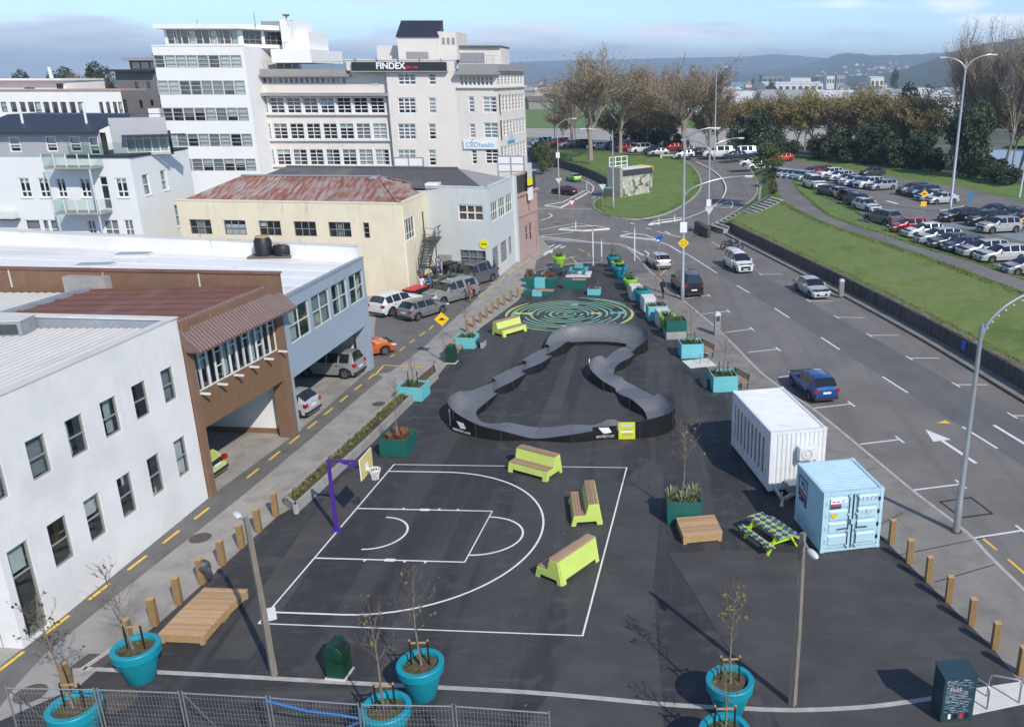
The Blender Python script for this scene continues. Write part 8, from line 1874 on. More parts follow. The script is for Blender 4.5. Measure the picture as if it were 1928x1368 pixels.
motorcycle(at(1371,468,-0.005),R(20),'dark motorcycle parked by the end of the retaining wall'); motorcycle(at(1384,471,-0.005),R(15),'second dark motorcycle right of the first by the wall')

# ================================================================ people
mat('skin',(0.42,0.25,0.17),0.6,var=0.08); mat('hair',(0.05,0.035,0.025),0.7,var=0.2)
def person(base, rz, label, top_c, leg_c, pose, hat=None, held=None):
    mat('cloth_top_%d'%len(M),top_c,0.85,var=0.1); mt = list(M)[-1]; mat('cloth_leg_%d'%len(M),leg_c,0.85,var=0.1); ml = list(M)[-1]
    me = bpy.data.meshes.new('body'); b = pose.get('bend',0.0); sp = pose.get('step',0.1)
    hip = Vector((0,0,0.95)); ch = Vector((0.10*b,0,1.25)); nk = Vector((0.22*b,0,1.48-0.06*b)); hd0 = nk+Vector((0.04+0.05*b,0,0.09)); hd1 = hd0+Vector((0.02,0,0.15))
    V = [(hip,.145),(ch,.155),(nk-Vector((0,0,0.06)),.13),(nk,.058),(hd0,.085),(hd1,.095)]; E = [(0,1),(1,2),(2,3),(3,4),(4,5)]
    for s_ in (1,-1):
        st = sp*s_; k = len(V); kn = Vector((st*0.6+0.05,s_*0.10,0.50)); an = Vector((st*1.2-0.04,s_*0.10,0.09)); toe = an+Vector((0.17,0,-0.045))
        V += [(Vector((0,s_*0.09,0.88)),.105),(kn,.065),(an,.045),(toe,.04)]; E += [(0,k),(k,k+1),(k+1,k+2),(k+2,k+3)]
        k = len(V); sh = nk+Vector((0,s_*0.19,-0.08)); ar = pose['arms'][0 if s_>0 else 1]; el = sh+Vector((ar[0]*0.5-0.02,s_*0.07,-0.28+ar[1]*0.3)); wr = el+Vector((ar[0],0.0,-0.24+ar[1]*0.9)).normalized()*0.26; fg = wr+(wr-el).normalized()*0.13
        V += [(sh,.062),(el,.045),(wr,.032),(fg,.03)]; E += [(2,k),(k,k+1),(k+1,k+2),(k+2,k+3)]
    me.from_pydata([v for v,_ in V],E,[]); o = bpy.data.objects.new('body',me); col.objects.link(o); m_ = o.modifiers.new('skin','SKIN'); 
    for i,(_,r_) in enumerate(V): o.data.skin_vertices[0].data[i].radius = (r_,r_*0.85 if i in (0,1,2) else r_)
    o.data.skin_vertices[0].data[0].use_root = True; s2 = o.modifiers.new('sub','SUBSURF'); s2.levels = 2; s2.render_levels = 2
    dg = bpy.context.evaluated_depsgraph_get(); m2 = bpy.data.meshes.new_from_object(o.evaluated_get(dg)); bpy.data.objects.remove(o)
    for q in ('skin',mt,ml,'hair','car_black'): m2.materials.append(M[q])
    wr_ = [V[i+2][0] for i in (10,18)]
    for f in m2.polygons:
        c = f.center; i = 1
        if c.z < 0.11: i = 4
        elif c.z < 0.93 and abs(c.y) < 0.21 and min((c-w_).length for w_ in wr_) > 0.12: i = 2
        if min((c-w_).length for w_ in wr_) < 0.17: i = 0
        if c.z > nk.z-0.02 and abs(c.y)<0.13: i = 3 if (c.z > hd1.z+0.02 or c.x < hd0.x-0.035) else 0
        f.material_index = i; f.use_smooth = True
    t = thing('person',label,'person',base,rz); ob('body',m2,t)
    fc = MB(); fc.ball(hd0+Vector((0.10,0,0.06)),(0.022,0.014,0.02),6); fc.build('nose','skin',t)
    for s_ in (1,-1): MB().ball(hd0+Vector((0.088,s_*0.035,0.085)),(0.012,0.014,0.009),6).build('eye','black',t); MB().ball(hd0+Vector((0.0,s_*0.095,0.06)),(0.025,0.014,0.035),6).build('ear','skin',t)
    if hat: MB().lathe([(0.10,0),(0.105,0.05),(0.07,0.11),(0.001,0.125)],14,0,tuple(hd1+Vector((-0.015,0,0.02)))).build('cap',hat,t,smooth=60)
    return t
person(at(795,556),R(75),'person in a white shirt and red cap standing behind the grey hatchback',(0.72,0.72,0.72),(0.05,0.05,0.07),dict(arms=((0.12,0.0),(0.15,0.05)),step=0.06,bend=0.1),'sign_red')
person(at(812,554),R(200),'person in a blue top standing beside the one in white',(0.03,0.14,0.36),(0.09,0.07,0.06),dict(arms=((0.25,0.35),(0.2,0.2)),step=0.08,bend=0.15))
person(at(886,569),R(250),'person in a reddish top and khaki trousers walking beside the silver grey ute',(0.30,0.12,0.09),(0.24,0.17,0.11),dict(arms=((0.1,0.1),(0.3,0.3)),step=0.2,bend=0.1))
person(at(1248,562),R(60),'person in black clothing with a white bag walking by the black van',(0.03,0.03,0.035),(0.025,0.025,0.03),dict(arms=((0.1,0.0),(-0.1,0.0)),step=0.22,bend=0.05))
q = at(1246,560); tag(MB().ball((0,0,0),(0.12,0.2,0.2),8).build('shoulder_bag','white_paint',None,(q.x-0.1,q.y,1.15)),'white bag on the shoulder of the person in black','bag')
q = at(783,562); t = thing('trailer','low red and black trailer beside the white four wheel drive','trailer',(q.x,q.y,0),R(70)); MB().box(-1.0,-0.6,0.45,1.0,0.6,0.9).build('tray','car_black',t); MB().box(-0.98,-0.58,0.902,0.98,0.58,0.96).build('load','sign_red',t)
for s_ in (1,-1): ob('wheel',wheel_meshes(.31)[0],t,(0,s_*0.7,0.31))
# fold lines, litter and folding signs by the yellow building
q = at(824,540); t = thing('banner_flag','pale lilac feather flag beside the fire escape','flag',q); mat('lilac',(0.50,0.50,0.62),0.8,var=0.06); MB().tube([(0,0,0),(0,0,2.6)],0.02,6).build('pole','steel',t); MB().extr([(0.02,0.6),(0.5,0.8),(0.55,2.2),(0.3,2.55),(0.02,2.6)],-0.006,0.006).build('cloth','lilac',t)
# ================================================================ trees and shrubs
mat('leaf_olive',(0.200,0.185,0.070),0.8,var=0.35,scale=0.5,objcol=True); mat('leaf_brown',(0.235,0.190,0.125),0.85,var=0.35,scale=0.5,objcol=True); mat('leaf_green',(0.035,0.058,0.026),0.75,var=0.45,scale=0.6,objcol=True); mat('leaf_poh',(0.085,0.105,0.030),0.75,var=0.4,scale=0.9)
mat('twig_grey',(0.30,0.255,0.21),0.9,var=0.25,objcol=True)
def leaf(mb, p, s_, r_, up=0.0):
    a = Vector((r_.gauss(0,1),r_.gauss(0,1),r_.gauss(0,1)+up)).normalized(); b_ = a.orthogonal().normalized(); c_ = a.cross(b_); t_ = r_.uniform(0,6.28); u = b_*math.cos(t_)+c_*math.sin(t_); v = a.cross(u)
    mb.add([p-u*s_,p+v*s_*0.6,p+u*s_,p-v*s_*0.6],[(0,1,2,3)])
def bare_tree(seed, h, spread, upright, nleaf, lsize, trunk_r, fork=0.2, depth=6, kids=(3,4,4,4,3,3)):
    """tapered trunk, limbs and fine twigs; grown twice so that the crown ends at height h"""
    def run(hh):
        r_ = random.Random(seed); tk, cr = MB(), MB(); tips = []
        def grow(p, d, L_, r0, dep):
            n = 4 if dep > 3 else 3; pts = [p.copy()]; cur = p.copy(); dd = d.copy(); w_ = 0.13 if dep >= depth-1 else 0.22
            for _ in range(n):
                dd = (dd+Vector((r_.uniform(-w_,w_),r_.uniform(-w_,w_),r_.uniform(-0.05,0.12)*upright))).normalized(); cur = cur+dd*L_/n; pts.append(cur.copy())
            rr = [max(0.012,r0*(1-0.42*i/n)) for i in range(n+1)]
            (tk if dep >= depth-1 else cr).tube(pts,rr,7 if dep >= depth-1 else (4 if dep >= 3 else 3),cap=False)
            if dep <= 3: tips.extend(pts[1:])
            if dep == 0: return
            kd = kids[depth-dep]
            for k in range(kd):
                f = (k+1)/kd if dep < depth else 0.6+0.4*(k+1)/kd
                q = pts[min(n,max(1,round(f*n)))]; a = r_.uniform(0,6.28) if dep < depth else k*6.28/kd+r_.uniform(-.4,.4)
                ang = r_.uniform(0.35,0.9)*spread
                grow(q,(dd+Vector((math.cos(a),math.sin(a),0))*ang+Vector((0,0,0.10*upright))).normalized(),L_*r_.uniform(0.62,0.86),r0*(0.55 if k < kd-1 else 0.66),dep-1)
        grow(Vector((0,0,-0.3)),Vector((0.03,0,1)),hh*fork,trunk_r,depth)
        return tk,cr,tips,r_
    tk,cr,tips,r_ = run(h); z = max(p.z for p in tips); tk,cr,tips,r_ = run(h*h/z)
    lv = MB()
    for _ in range(nleaf): leaf(lv,r_.choice(tips)+Vector((r_.gauss(0,.3),r_.gauss(0,.3),r_.gauss(0,.3))),lsize*r_.uniform(0.6,1.3),r_)
    return tk, cr, lv, tips
def leafy(seed, rx, ry, rz_, n, s_, lumps=9, z0=0.12):
    """crown of leaf faces spread over uneven lumps"""
    r_ = random.Random(seed); mb = MB(); L_ = []
    for k in range(lumps):
        a = r_.uniform(0,6.28); q = r_.uniform(0.1,0.72); zc = r_.uniform(0.25,0.92); sh = 1-0.5*abs(zc-0.45); L_.append((Vector((math.cos(a)*rx*q*sh,math.sin(a)*ry*q*sh,zc*rz_*1.0)),r_.uniform(0.26,0.46)))
    for i in range(n):
        c_,f = r_.choice(L_); d = Vector((r_.gauss(0,1),r_.gauss(0,1),r_.gauss(0,1))).normalized(); q = r_.uniform(0.55,1.08)
        p = c_+Vector((d.x*rx*f*q,d.y*ry*f*q,d.z*rz_*f*q*0.62))
        if p.z < z0: p.z = z0+r_.uniform(0,0.5)
        leaf(mb,p,s_*r_.uniform(0.6,1.4),r_,0.5)
    return mb
def put_tree(name, meshes, base, rz, sc, label, colr, group, leafcol=None):
    t = thing(name,label,'tree',base,rz,group); t.scale = (sc[0],sc[0],sc[1])
    for nm,me,isstuff in meshes:
        o = ob(nm,me,t); o.color = (*(leafcol or colr),1) if nm == 'leaves' else (*colr,1)
        if isstuff: stuff(o)
    return t
def bt_meshes(seed,h,sp,upr,nl,ls,tr,lm,tmat='bark_pale',**kw):
    tk,cr,lv,tips = bare_tree(seed,h,sp,upr,nl,ls,tr,**kw); q = [('trunk',tk.mesh('trunk',tmat,60),False),('crown',cr.mesh('crown','twig_grey'),False)]
    if nl: q.append(('leaves',lv.mesh('leaves',lm),True))
    return q
T1 = bt_meshes(11,21,0.85,0.5,9500,0.13,0.42,'leaf_brown',fork=0.14); T2 = bt_meshes(23,21,0.78,0.6,6000,0.13,0.40,'leaf_brown',fork=0.14)
T3 = bt_meshes(37,26,0.34,1.5,1200,0.12,0.30,'leaf_brown',fork=0.22); T5 = bt_meshes(53,25,0.40,1.4,1000,0.12,0.28,'leaf_brown',fork=0.2)
T4 = bt_meshes(41,12,1.0,0.3,6000,0.17,0.16,'leaf_olive',fork=0.13,depth=5,kids=(4,4,4,3,3)); T6 = bt_meshes(61,12,1.0,0.3,5600,0.16,0.16,'leaf_brown',fork=0.13,depth=5,kids=(4,4,4,3,3))
put_tree('bare_tree',T1,at(1112,299,2.4),0.6,(1.3,1.0),'big spreading half bare brown tree behind the upper road at the office block side',(1,1,1),'big half bare trees',(1.05,0.98,0.72))
put_tree('bare_tree',T2,at(1292,289,2.4),2.2,(1.35,0.98),'big pale branched bare tree behind the tall lamp column',(1.05,1,0.95),'big half bare trees',(1.0,0.95,0.85))
put_tree('bare_tree',T2,at(1235,276,2.2),4.4,(1.2,0.95),'reddish bare tree between the two big trees',(0.95,0.85,0.78),'big half bare trees',(1.15,0.82,0.7))
put_tree('bare_tree',T1,at(1168,288,2.3),5.2,(1.15,0.93),'brown half bare tree just right of the biggest one',(0.95,0.9,0.85),'big half bare trees',(1.0,0.92,0.75))
put_tree('bare_tree',T2,at(1075,278,2.3),0.2,(1.0,0.8),'brown half bare tree left of the biggest one by the office block',(0.95,0.9,0.85),'big half bare trees',(1.0,0.92,0.75))
put_tree('bare_tree',T1,at(1335,286,2.3),4.0,(1.0,0.85),'brown half bare tree right of the pale branched one',(0.95,0.9,0.85),'big half bare trees',(1.0,0.9,0.75))
put_tree('bare_tree',T1,at(1205,268,2.0),3.4,(1.0,0.8),'smaller brown tree behind the mural shelter',(0.9,0.85,0.8),'big half bare trees',(1.1,0.9,0.7))
put_tree('bare_tree',T1,at(1290,272,2.0),1.1,(0.95,0.85),'brown tree left of the tall lamp column',(0.9,0.85,0.8),'big half bare trees',(1.0,0.9,0.7))
for i,(px,py,s_,hz,k,lab) in enumerate([(1795,318,1.0,1.02,T3,'tall bare poplar farthest left behind the car park lamp'),(1828,322,0.95,0.95,T5,'tall bare poplar second from the left by the car park'),(1862,326,1.1,1.0,T3,'tall bare poplar third from the left by the car park'),(1888,330,1.0,0.98,T5,'tall bare poplar fourth from the left by the car park'),(1920,330,1.1,1.04,T3,'tall bare poplar at the right frame edge'),(1960,336,1.2,1.0,T5,'tall bare poplar reaching in from beyond the right frame edge'),(1846,308,1.0,0.9,T5,'tall bare poplar set back between the others')]):
    put_tree('poplar_tree',k,at(px,py,2.0),i*1.3,(s_*1.05,hz),lab,(1.0,0.96,0.92),'tall bare poplars')
put_tree('bare_tree',T1,at(1950,318,1.6),2.0,(0.9,1.12),'big rusty brown tree leaning in at the right frame edge',(0.9,0.8,0.7),'big half bare trees',(1.15,0.85,0.55))
put_tree('bare_tree',T6,at(1850,318,1.6),2.6,(1.3,1.3),'low brown scrubby tree among the poplars',(0.9,0.85,0.8),'low brown trees',(0.9,0.85,0.7)); put_tree('bare_tree',T6,at(1905,322,1.6),0.6,(1.3,1.2),'low brown scrubby tree at the river bank',(0.9,0.85,0.8),'low brown trees',(0.8,0.8,0.65))
for i,(px,py,s_,lab) in enumerate([(1150,284,0.8,'between the big brown tree and the mural shelter'),(1185,282,0.75,'behind the upper road above the shelter'),(1218,284,0.8,'left of the red four wheel drive'),(1262,285,0.8,'over the red four wheel drive on the upper road'),(1330,287,0.8,'over the black car on the upper road'),(1060,272,0.7,'at the office block end of the upper road')]): put_tree('bare_tree',T6,at(px,py,2.0),i*1.4,(s_*1.1,s_),'low brown scrubby tree '+lab,(0.95,0.9,0.85),'low brown trees',(0.9,0.85,0.65))
# willow belt behind the car park: olive and brown crowns
wil = [(1195,272,1.0),(1228,276,1.05),(1352,283,1.0),(1378,284,1.1),(1408,287,1.15),(1440,289,1.05),(1468,291,1.2),(1500,293,1.1),(1530,295,1.25),(1560,297,1.15),(1592,300,1.25),(1622,303,1.15),(1655,306,1.3),(1688,309,1.2),(1720,313,1.25),(1752,317,1.1),(1515,284,1.2),(1580,286,1.2),(1640,290,1.25),(1700,296,1.2),(1455,282,1.1),(1395,279,1.05)]
tone = [('olive',(1.05,1.0,0.8),(1.15,1.08,0.7)),('rusty brown',(0.95,0.88,0.8),(1.0,0.88,0.7)),('golden olive',(1.0,0.95,0.8),(1.25,1.15,0.55)),('dull brown',(0.9,0.85,0.8),(0.95,0.82,0.7))]
wl_lab = ['%s willow %s' % (tone[(i*5+i//4)%4][0], s_) for i,s_ in enumerate(['behind the mural shelter','left of the reddish bare tree','above the white minibuses','just right of the minibuses','above the blue car','behind the round headed tree','right of the round headed tree','over the left end of the far car park row','over the red four wheel drive','over the white cars of the far row','over the grey hatchbacks of the far row','over the bright blue hatchback','over the right end of the far row','between the far row and the hump sign','left of the tall double lamp column','beside the tall double lamp column','in the back rank over the red four wheel drive','in the back rank over the white cars','in the back rank at the middle of the belt','in the back rank left of the poplars','in the back rank behind the round headed tree','in the back rank above the minibuses'])]
for i,(px,py,s_) in enumerate(wil):
    nm,c1_,c2_ = tone[(i*5+i//4)%4]; put_tree('willow_tree',[T4,T6][i%2],at(px,py,2.0),i*1.9,(s_*0.88,s_*0.90),wl_lab[i],c1_,'willows behind the car park',c2_)
B1 = leafy(5,3.6,3.2,6.2,3600,0.20).mesh('foliage','leaf_green'); B2 = leafy(9,3.2,3.2,5.0,3200,0.20).mesh('foliage','leaf_green'); B3 = leafy(13,4.6,3.2,4.2,3400,0.20,11).mesh('foliage','leaf_green')
stem = MB().tube([(0,0,-0.4),(0.1,0,1.2),(-0.1,0.1,2.6)],[0.18,0.14,0.08],6).mesh('stem','bark')
bushes = [(1165,275,1.0,1.0,'right of the big brown tree trunk'),(1198,278,1.05,1.25,'behind the upper road sign posts'),(1230,280,0.9,1.0,'above the red car on the upper road'),(1258,282,0.9,0.8,'left of the pale tree trunk'),(1280,283,0.8,0.7,'at the foot of the pale tree'),(1395,289,1.05,1.1,'right of the white minibuses'),(1425,291,1.1,1.3,'behind the blue car'),(1452,293,1.1,1.2,'above the round headed tree'),(1484,297,0.9,0.8,'left of the far car park row'),(1540,301,1.0,0.7,'over the red four wheel drive, low'),(1575,304,1.35,1.25,'behind the white cars of the far row'),(1605,308,1.1,1.0,'behind the grey hatchbacks'),(1640,311,1.2,1.15,'behind the dark car by itself'),(1670,314,1.3,1.25,'right of the dark car by itself'),(1700,318,1.2,1.1,'left of the hump sign'),(1728,321,1.1,0.95,'above the hump sign'),(1752,325,0.9,0.9,'left of the tall double lamp foot'),(1812,334,1.15,2.0,'tall and ivy covered right of the lamp column'),(1832,338,1.0,1.7,'tall and narrow beside the ivy covered one'),(1870,345,1.0,0.8,'low on the river bank'),(1895,350,0.9,0.6,'lowest on the river bank'),(1700,304,1.0,2.0,'tall and dark in the middle of the willows'),(1722,306,0.9,1.8,'tall and dark right of the middle willows')]
for i,(px,py,s_,hz,lab) in enumerate(bushes):
    t = thing('evergreen_bush','dark evergreen bush '+lab,'bush',at(px,py,2.2),i*2.1,'dark bushes behind the car park'); t.scale = (s_,s_,hz); k = rnd.uniform(0.8,1.3)
    o = stuff(ob('foliage',[B1,B2,B3][i%3],t)); o.color = (k,k*rnd.uniform(0.95,1.08),k*0.95,1); ob('stem',stem,t)
# round headed tree on the slope, shrubs
t = thing('round_headed_tree','olive green round headed tree leaning over the ramp road','tree',at(1428,378,1.4)); mb = MB(); mb.tube([(0,0,-0.5),(0.1,0,1.4),(0.5,0.2,3.0),(0.2,0.2,4.6)],[0.26,0.22,0.18,0.1],8); mb.tube([(0.5,0.2,3.0),(1.6,0.3,4.4),(2.6,0.3,5.6)],[0.15,0.12,0.06],6); mb.tube([(0.1,0,2.0),(-1.2,0.2,4.2),(-2.0,0.2,5.2)],[0.13,0.1,0.05],6); mb.build('trunk','bark_pale',t,smooth=60)
cr_ = leafy(21,3.4,3.0,2.9,5200,0.13,10,0.0); cr_.xf(Matrix.Translation((1.0,0.2,4.4))); stuff(cr_.build('crown','leaf_poh',t))
cr_ = leafy(22,1.5,1.3,3.0,1500,0.13,6,0.0); cr_.xf(Matrix.Translation((1.7,0.0,1.2))); stuff(cr_.build('lower_foliage','leaf_poh',t))
for px,py,z,s_,hz,lab,me in [(1025,325,0.2,0.55,0.85,'olive shrub at the corner of the office block',B1),(1040,318,0.4,0.5,0.7,'low olive shrub beside the slip road',B2),(1014,306,1.0,0.6,0.9,'olive shrub behind the office block corner',B2)]:
    t = thing('shrub',lab,'shrub',at(px,py,z)); t.scale = (s_,s_,hz); o = stuff(ob('foliage',me,t)); o.color = (2.6,1.9,1.3,1); ob('stem',stem,t)
# trees on the skyline at the far left
for i,(px,s_,hz,lab) in enumerate([(125,1.5,1.7,'dark pine farthest left on the skyline'),(140,1.4,1.5,'dark pine second on the left skyline'),(190,1.4,1.9,'dark pine left of the dark grey building'),(205,1.3,1.7,'dark pine touching the dark grey building'),(45,1.0,1.6,'dark tree peeping over the far left roof')]):
    p = atY(px,175,260); t = thing('skyline_tree',lab,'tree',(p.x,260,8.0),i*1.7,'skyline trees'); t.scale = (s_,s_,hz); o = stuff(ob('foliage',[B1,B2][i%2],t)); o.color = (0.9,0.9,0.95,1); ob('stem',stem,t)
p = atY(162,175,255); put_tree('skyline_tree',T6,Vector((p.x,255,6.5)),0,(0.9,1.05),'brown bare tree on the left skyline',(0.9,0.85,0.8),'skyline trees',(1.1,0.9,0.7))

# ================================================================ the town, the hills, the air
hm = {}
mat('warehouse_white',(0.68,0.68,0.67),0.6,var=0.08,scale=0.02,space='World'); mat('warehouse_grey',(0.33,0.34,0.35),0.6,var=0.12,scale=0.02,space='World'); mat('house_wall',(0.5,0.49,0.46),0.8,var=0.15,objcol=True); mat('house_roof',(0.30,0.24,0.22),0.8,var=0.2,objcol=True); mat('strip_dark',(0.05,0.055,0.06),0.4,var=0.2)
def warehouse(px0,px1,yt,yb,Y,wall,roof,label,depth=30,pitch=2.0,win=True):
    a = atY(px0,yt,Y); b_ = atY(px1,yt,Y); t = thing('warehouse',label,'building',(a.x,Y,-0.4)); W_ = b_.x-a.x; H_ = max(3.0,a.z+0.4)
    MB().box(0,0,0,W_,depth,H_).build('wall',wall,t)
    MB().add([(-0.4,-0.4,H_),(W_+0.4,-0.4,H_),(W_+0.4,depth+0.4,H_),(-0.4,depth+0.4,H_),(-0.4,depth/2,H_+pitch),(W_+0.4,depth/2,H_+pitch)],[(0,1,5,4),(2,3,4,5),(0,4,3),(1,2,5)]).build('roof',roof,t)
    n = max(3,int(W_/7)) if win else 0
    for k in range(n): MB().box(W_*(k+0.2)/n,-0.05,H_*0.45,W_*(k+0.8)/n,-0.01,H_*0.75).build('window','strip_dark',t)
ww_ = 'warehouse_white'; wg = 'warehouse_grey'
for a in [(1440,1545,198,215,330,wg,wg,'wide grey roofed warehouse behind the willows',40,5.0),(1385,1450,186,200,420,ww_,ww_,'white sawtooth warehouse left of the wide grey one',40,3.0),(1545,1600,203,218,330,ww_,ww_,'white warehouse right of the wide grey one',30,2.5),(1455,1545,181,190,480,ww_,wg,'long white warehouse behind the wide grey one',60,3.0),(1545,1640,177,184,560,ww_,ww_,'long low white warehouse at the middle of the town',50,2.0),(1480,1515,171,180,620,ww_,ww_,'tall white box on the warehouse roofs',20,0.4),(1640,1720,180,192,470,ww_,wg,'white warehouse with a grey roof behind the golden willows',50,3.0),(1680,1740,192,206,380,ww_,ww_,'white shed glimpsed between the willows',30,2.0),(1695,1728,166,178,640,'strip_dark','strip_dark','dark flat roofed block right of the town middle',20,0.5),(1728,1790,178,186,560,ww_,ww_,'white roofed shed left of the poplars',40,2.0),(1735,1850,190,198,430,ww_,wg,'long pale shed behind the poplars',30,1.5),(1436,1474,142,156,1300,'bay_blue','bay_blue','dark teal office slab on the skyline of the town',40,0.3),(1489,1527,147,158,1150,ww_,ww_,'broad white block on the skyline of the town',50,0.5),(1440,1550,158,162,1000,ww_,ww_,'long white hall in front of the skyline blocks',60,2.0),(1557,1572,143,157,1400,ww_,wg,'pale office block right of the broad white one',20,0.4),(1576,1592,142,156,1400,wg,wg,'grey office block at the town centre',20,0.4),(1640,1665,146,156,1200,ww_,ww_,'white building left of the dark pine',30,1.5),(1376,1400,158,166,900,'turquoise',wg,'turquoise shed left of the town',30,1.5),(1340,1380,198,212,360,wg,wg,'brown grey shed behind the tall lamp column',30,2.0),(1345,1400,176,186,560,ww_,'house_roof','pale shed between the bare tree and the warehouses',30,2.0),(1020,1050,172,180,700,ww_,wg,'pale shed beyond the field by the office block',30,2.0),(1060,1110,176,184,660,ww_,wg,'white shed seen through the big brown tree',30,2.0),(1150,1200,168,178,760,ww_,'house_roof','pale shed seen between the bare trees',30,2.0),(1215,1260,172,182,700,ww_,ww_,'white shed seen through the reddish tree',30,2.0),(1860,1928,176,184,600,ww_,wg,'white roofed shed behind the right hand poplars',40,2.0)]: warehouse(*a)
ws_me = MB().box(-14,-9,0,14,9,5.5).add([(-14.4,-9.4,5.5),(14.4,-9.4,5.5),(14.4,9.4,5.5),(-14.4,9.4,5.5),(-14.4,0,7.2),(14.4,0,7.2)],[(0,1,5,4),(2,3,4,5),(0,4,3),(1,2,5)],1).mesh('shed',['house_wall','warehouse_white'])
r7 = random.Random(3)
for i in range(56):
    Y_ = r7.uniform(330,980) if i%4 else r7.uniform(720,1200); px = r7.uniform(1330,1880) if i%4 else r7.uniform(1015,1330); p = atY(px,180,Y_); o = ob('shed',ws_me,None,(p.x,Y_,-0.5),r7.choice((0,0.1,-0.15,1.5))); q = r7.uniform(0.7,1.7); o.color = (q,q,q,1); s_ = r7.uniform(0.8,1.7); o.scale = (s_,s_,r7.uniform(0.8,1.3)); tag(o,'low pale roofed shed in the far industrial quarter','shed','sheds in the far industrial quarter')
hs_me = MB().box(-5,-4,0,5,4,3.2).add([(-5.4,-4.4,3.2),(5.4,-4.4,3.2),(5.4,4.4,3.2),(-5.4,4.4,3.2),(-5.2,0,5.2),(5.2,0,5.2)],[(0,1,5,4),(2,3,4,5),(0,4,3),(1,2,5)],1).mesh('house',['house_wall','house_roof'])
rh = random.Random(5)
# hills: ridges rising out of the valley floor
mat('hill_bush',(0.030,0.042,0.020),0.95,var=0.4,scale=0.004,space='World',detail=8); layer('hill_bush',(0.065,0.075,0.030),0.0025,0.5,0.6,0.6)
def ridge(tab, Y, dep, name, seed, x0, x1, n=150):
    r_ = random.Random(seed); m = 16; mb = MB(); vs = []; ph = [r_.uniform(0,6.28) for _ in range(8)]
    def wob(a,k): return sum(math.sin(a*(1.7**q)*0.9+ph[(q+k)%8])/(1.6**q) for q in range(6))
    for i in range(n+1):
        px = x0+(x1-x0)*i/n; yy = interp(tab,px); top = atY(px,yy,Y); zt = max(2,top.z)
        for j in range(m+1):
            f = j/m; y = Y-dep*(1-f)+ (0 if j<m else 0); z = zt*(f**1.15)*(1-0.0*f)+ wob(px*0.03+f*2.5,3)*zt*0.10*math.sin(math.pi*f)+wob(px*0.16+f*9,1)*zt*0.012
            vs.append((top.x*(y/Y)*1.0,y,max(-1.0,z-0.6)))
        vs.append((top.x,Y+dep*0.6,-1))
    k = m+2; fs = [(i*k+j,(i+1)*k+j,(i+1)*k+j+1,i*k+j+1) for i in range(n) for j in range(k-1)]
    mb.add(vs,fs); o = struct(mb.build(name,'hill_bush',smooth=180)); return vs,k
r1_,k1 = ridge([(200,118),(900,118),(1150,112),(1327,108),(1404,107),(1458,102),(1530,107),(1560,110),(1700,108),(2300,104)],7200,2600,'hills',3,300,2400)
r2_,k2 = ridge([(1300,143),(1420,135),(1500,124),(1551,111),(1575,103),(1598,99),(1641,104),(1678,104),(1753,101),(1850,92),(2300,80)],5000,1900,'hills',5,1280,2500)
r3_,k3 = ridge([(1560,144),(1640,141),(1680,136),(1720,124),(1760,110),(1800,96),(1860,82),(1928,70),(2400,62)],2600,900,'hills',9,1540,2700)
def houses(vs,k,n,flo,fhi,pxlo,pxhi,label,group,N_):
    c_ = 0
    while c_ < n:
        i = rh.randint(int(N_*pxlo),int(N_*pxhi)); j = rh.randint(flo,fhi); p = Vector(vs[i*k+j]); p.x += rh.uniform(-25,25); o = ob('house',hs_me,None,(p.x,p.y,p.z-0.5),rh.uniform(0,3.1)); q = rh.uniform(0.6,1.7); o.color = (q,q,q,1); s_ = rh.uniform(0.9,1.9); o.scale = (s_,s_,s_*1.2); tag(o,label,'house',group); c_ += 1
houses(r2_,k2,75,1,8,0.22,0.42,'tiny pale house on the middle hillside beyond the town','houses on the middle hill',150); houses(r1_,k1,80,1,6,0.48,0.64,'tiny pale house at the foot of the farthest hills','houses on the farthest hills',150)
vals = [(rh.uniform(-160,900),rh.uniform(520,2400)) for _ in range(120)]
for x,y in vals: 
    x = x*(0.35+y/1600); o = ob('house',hs_me,None,(x,y,-0.4),rh.uniform(0,3.1)); q = rh.uniform(0.5,1.5); o.color = (q*rh.uniform(0.9,1.1),q,q*rh.uniform(0.85,1),1); s_ = rh.uniform(0.9,1.6); o.scale = (s_,s_,s_*1.1); tag(o,'low pale house in the far suburb on the valley floor','house','suburb houses on the valley floor')
for i in range(110):
    y = rh.uniform(420,2200); x = rh.uniform(-150,950)*(0.35+y/1600); t = thing('suburb_tree','dark tree among the far suburb houses','tree',(x,y,-0.6),rh.uniform(0,6),'trees in the far suburb'); s_ = rh.uniform(0.8,1.6); t.scale = (s_,s_,s_*rh.uniform(0.9,1.5)); o = stuff(ob('foliage',[B1,B2,B3][i%3],t)); q = rh.uniform(0.8,1.5); o.color = (q*rh.choice((1,1,1.8)),q,q*0.9,1)
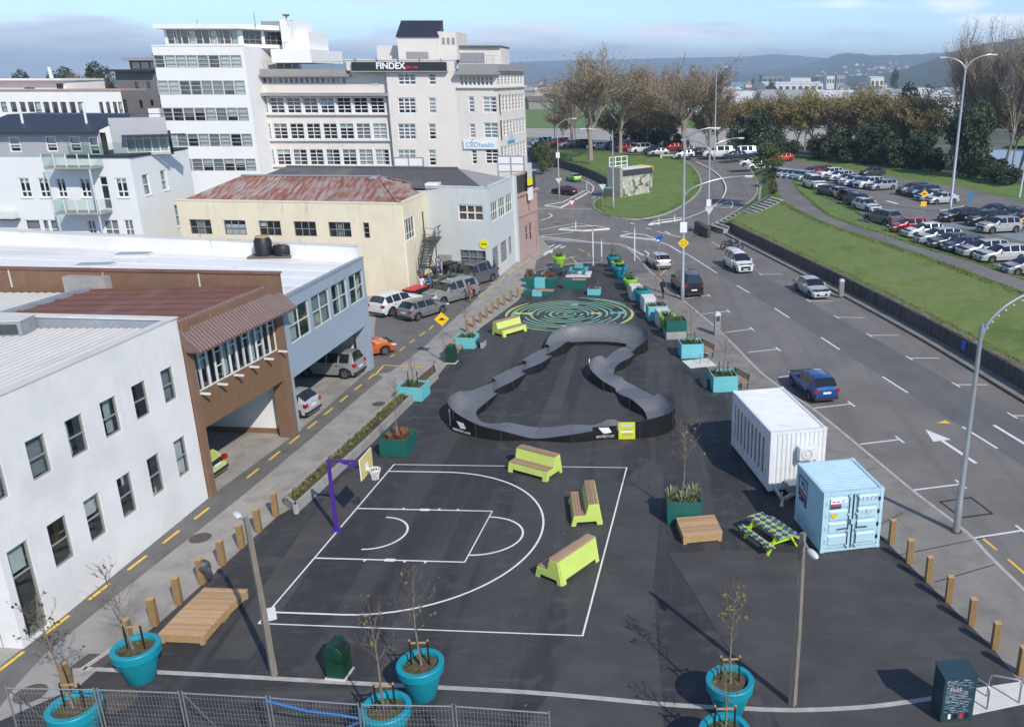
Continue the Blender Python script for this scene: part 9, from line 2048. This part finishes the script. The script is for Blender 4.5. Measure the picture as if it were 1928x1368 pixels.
p = atY(1684,158,900); t = thing('pine_tree','tall dark pine standing above the town roofs','tree',(p.x,900,-0.4)); t.scale = (1.6,1.6,3.6); stuff(ob('foliage',B1,t)); ob('stem',stem,t)
# the air over the valley
hz = MB().box(-9500,-150,-2.0,9500,10500,262).mesh('haze',[]); hm_ = bpy.data.materials.new('haze_air'); hm_.use_nodes = True; n_ = hm_.node_tree.nodes; n_.clear(); o_ = n_.new('ShaderNodeOutputMaterial'); v_ = n_.new('ShaderNodeVolumePrincipled'); v_.inputs['Color'].default_value = (0.62,0.80,1.0,1); v_.inputs['Density'].default_value = 0.00021; v_.inputs['Anisotropy'].default_value = 0.0; hm_.node_tree.links.new(v_.outputs[0],o_.inputs['Volume']); hz.materials.append(hm_)
o = ob('haze',hz); stuff(o); scene.cycles.volume_bounces = 0

# ================================================================ grass blades standing on the banks
def blades(A, B, n, name, mt, h=0.16, seed=1, edge=0.09):
    r_ = random.Random(seed); A = resample(A,60); B = resample(B,60); mb = MB()
    for _ in range(n):
        u = r_.random()*58.99; i = int(u); f = u-i; p = A[i].lerp(A[i+1],f).lerp(B[i].lerp(B[i+1],f),(lambda q: q if r_.random() < 0.5 else 1-q)(r_.random()**1.5*edge))
        for _ in range(3):
            a = r_.uniform(0,6.28); d = Vector((math.cos(a),math.sin(a),0)); q = p+d*r_.uniform(0,0.12); e = Vector((-d.y,d.x,0))*0.03; L_ = h*r_.uniform(0.5,1.4)
            mb.add([q-e+Vector((0,0,-0.04)),q+e+Vector((0,0,-0.04)),q+d*L_*0.6+Vector((0,0,L_))],[(0,1,2)])
    return stuff(mb.build(name,mt))
o = blades(wall_top,bank_top,9000,'grass','grass',0.11,1); tag(o,'short rough grass blades on the stop bank','grass'); o = blades(far_edge,cp_near,5000,'grass','grass_near',0.14,2); tag(o,'short grass blades on the car park verge','grass')
o = blades(isl_l, isl_loop_r + list(reversed(isl_top))[1:],7000,'grass','grass_near',0.12,3); tag(o,'short grass blades on the roundabout island','grass')
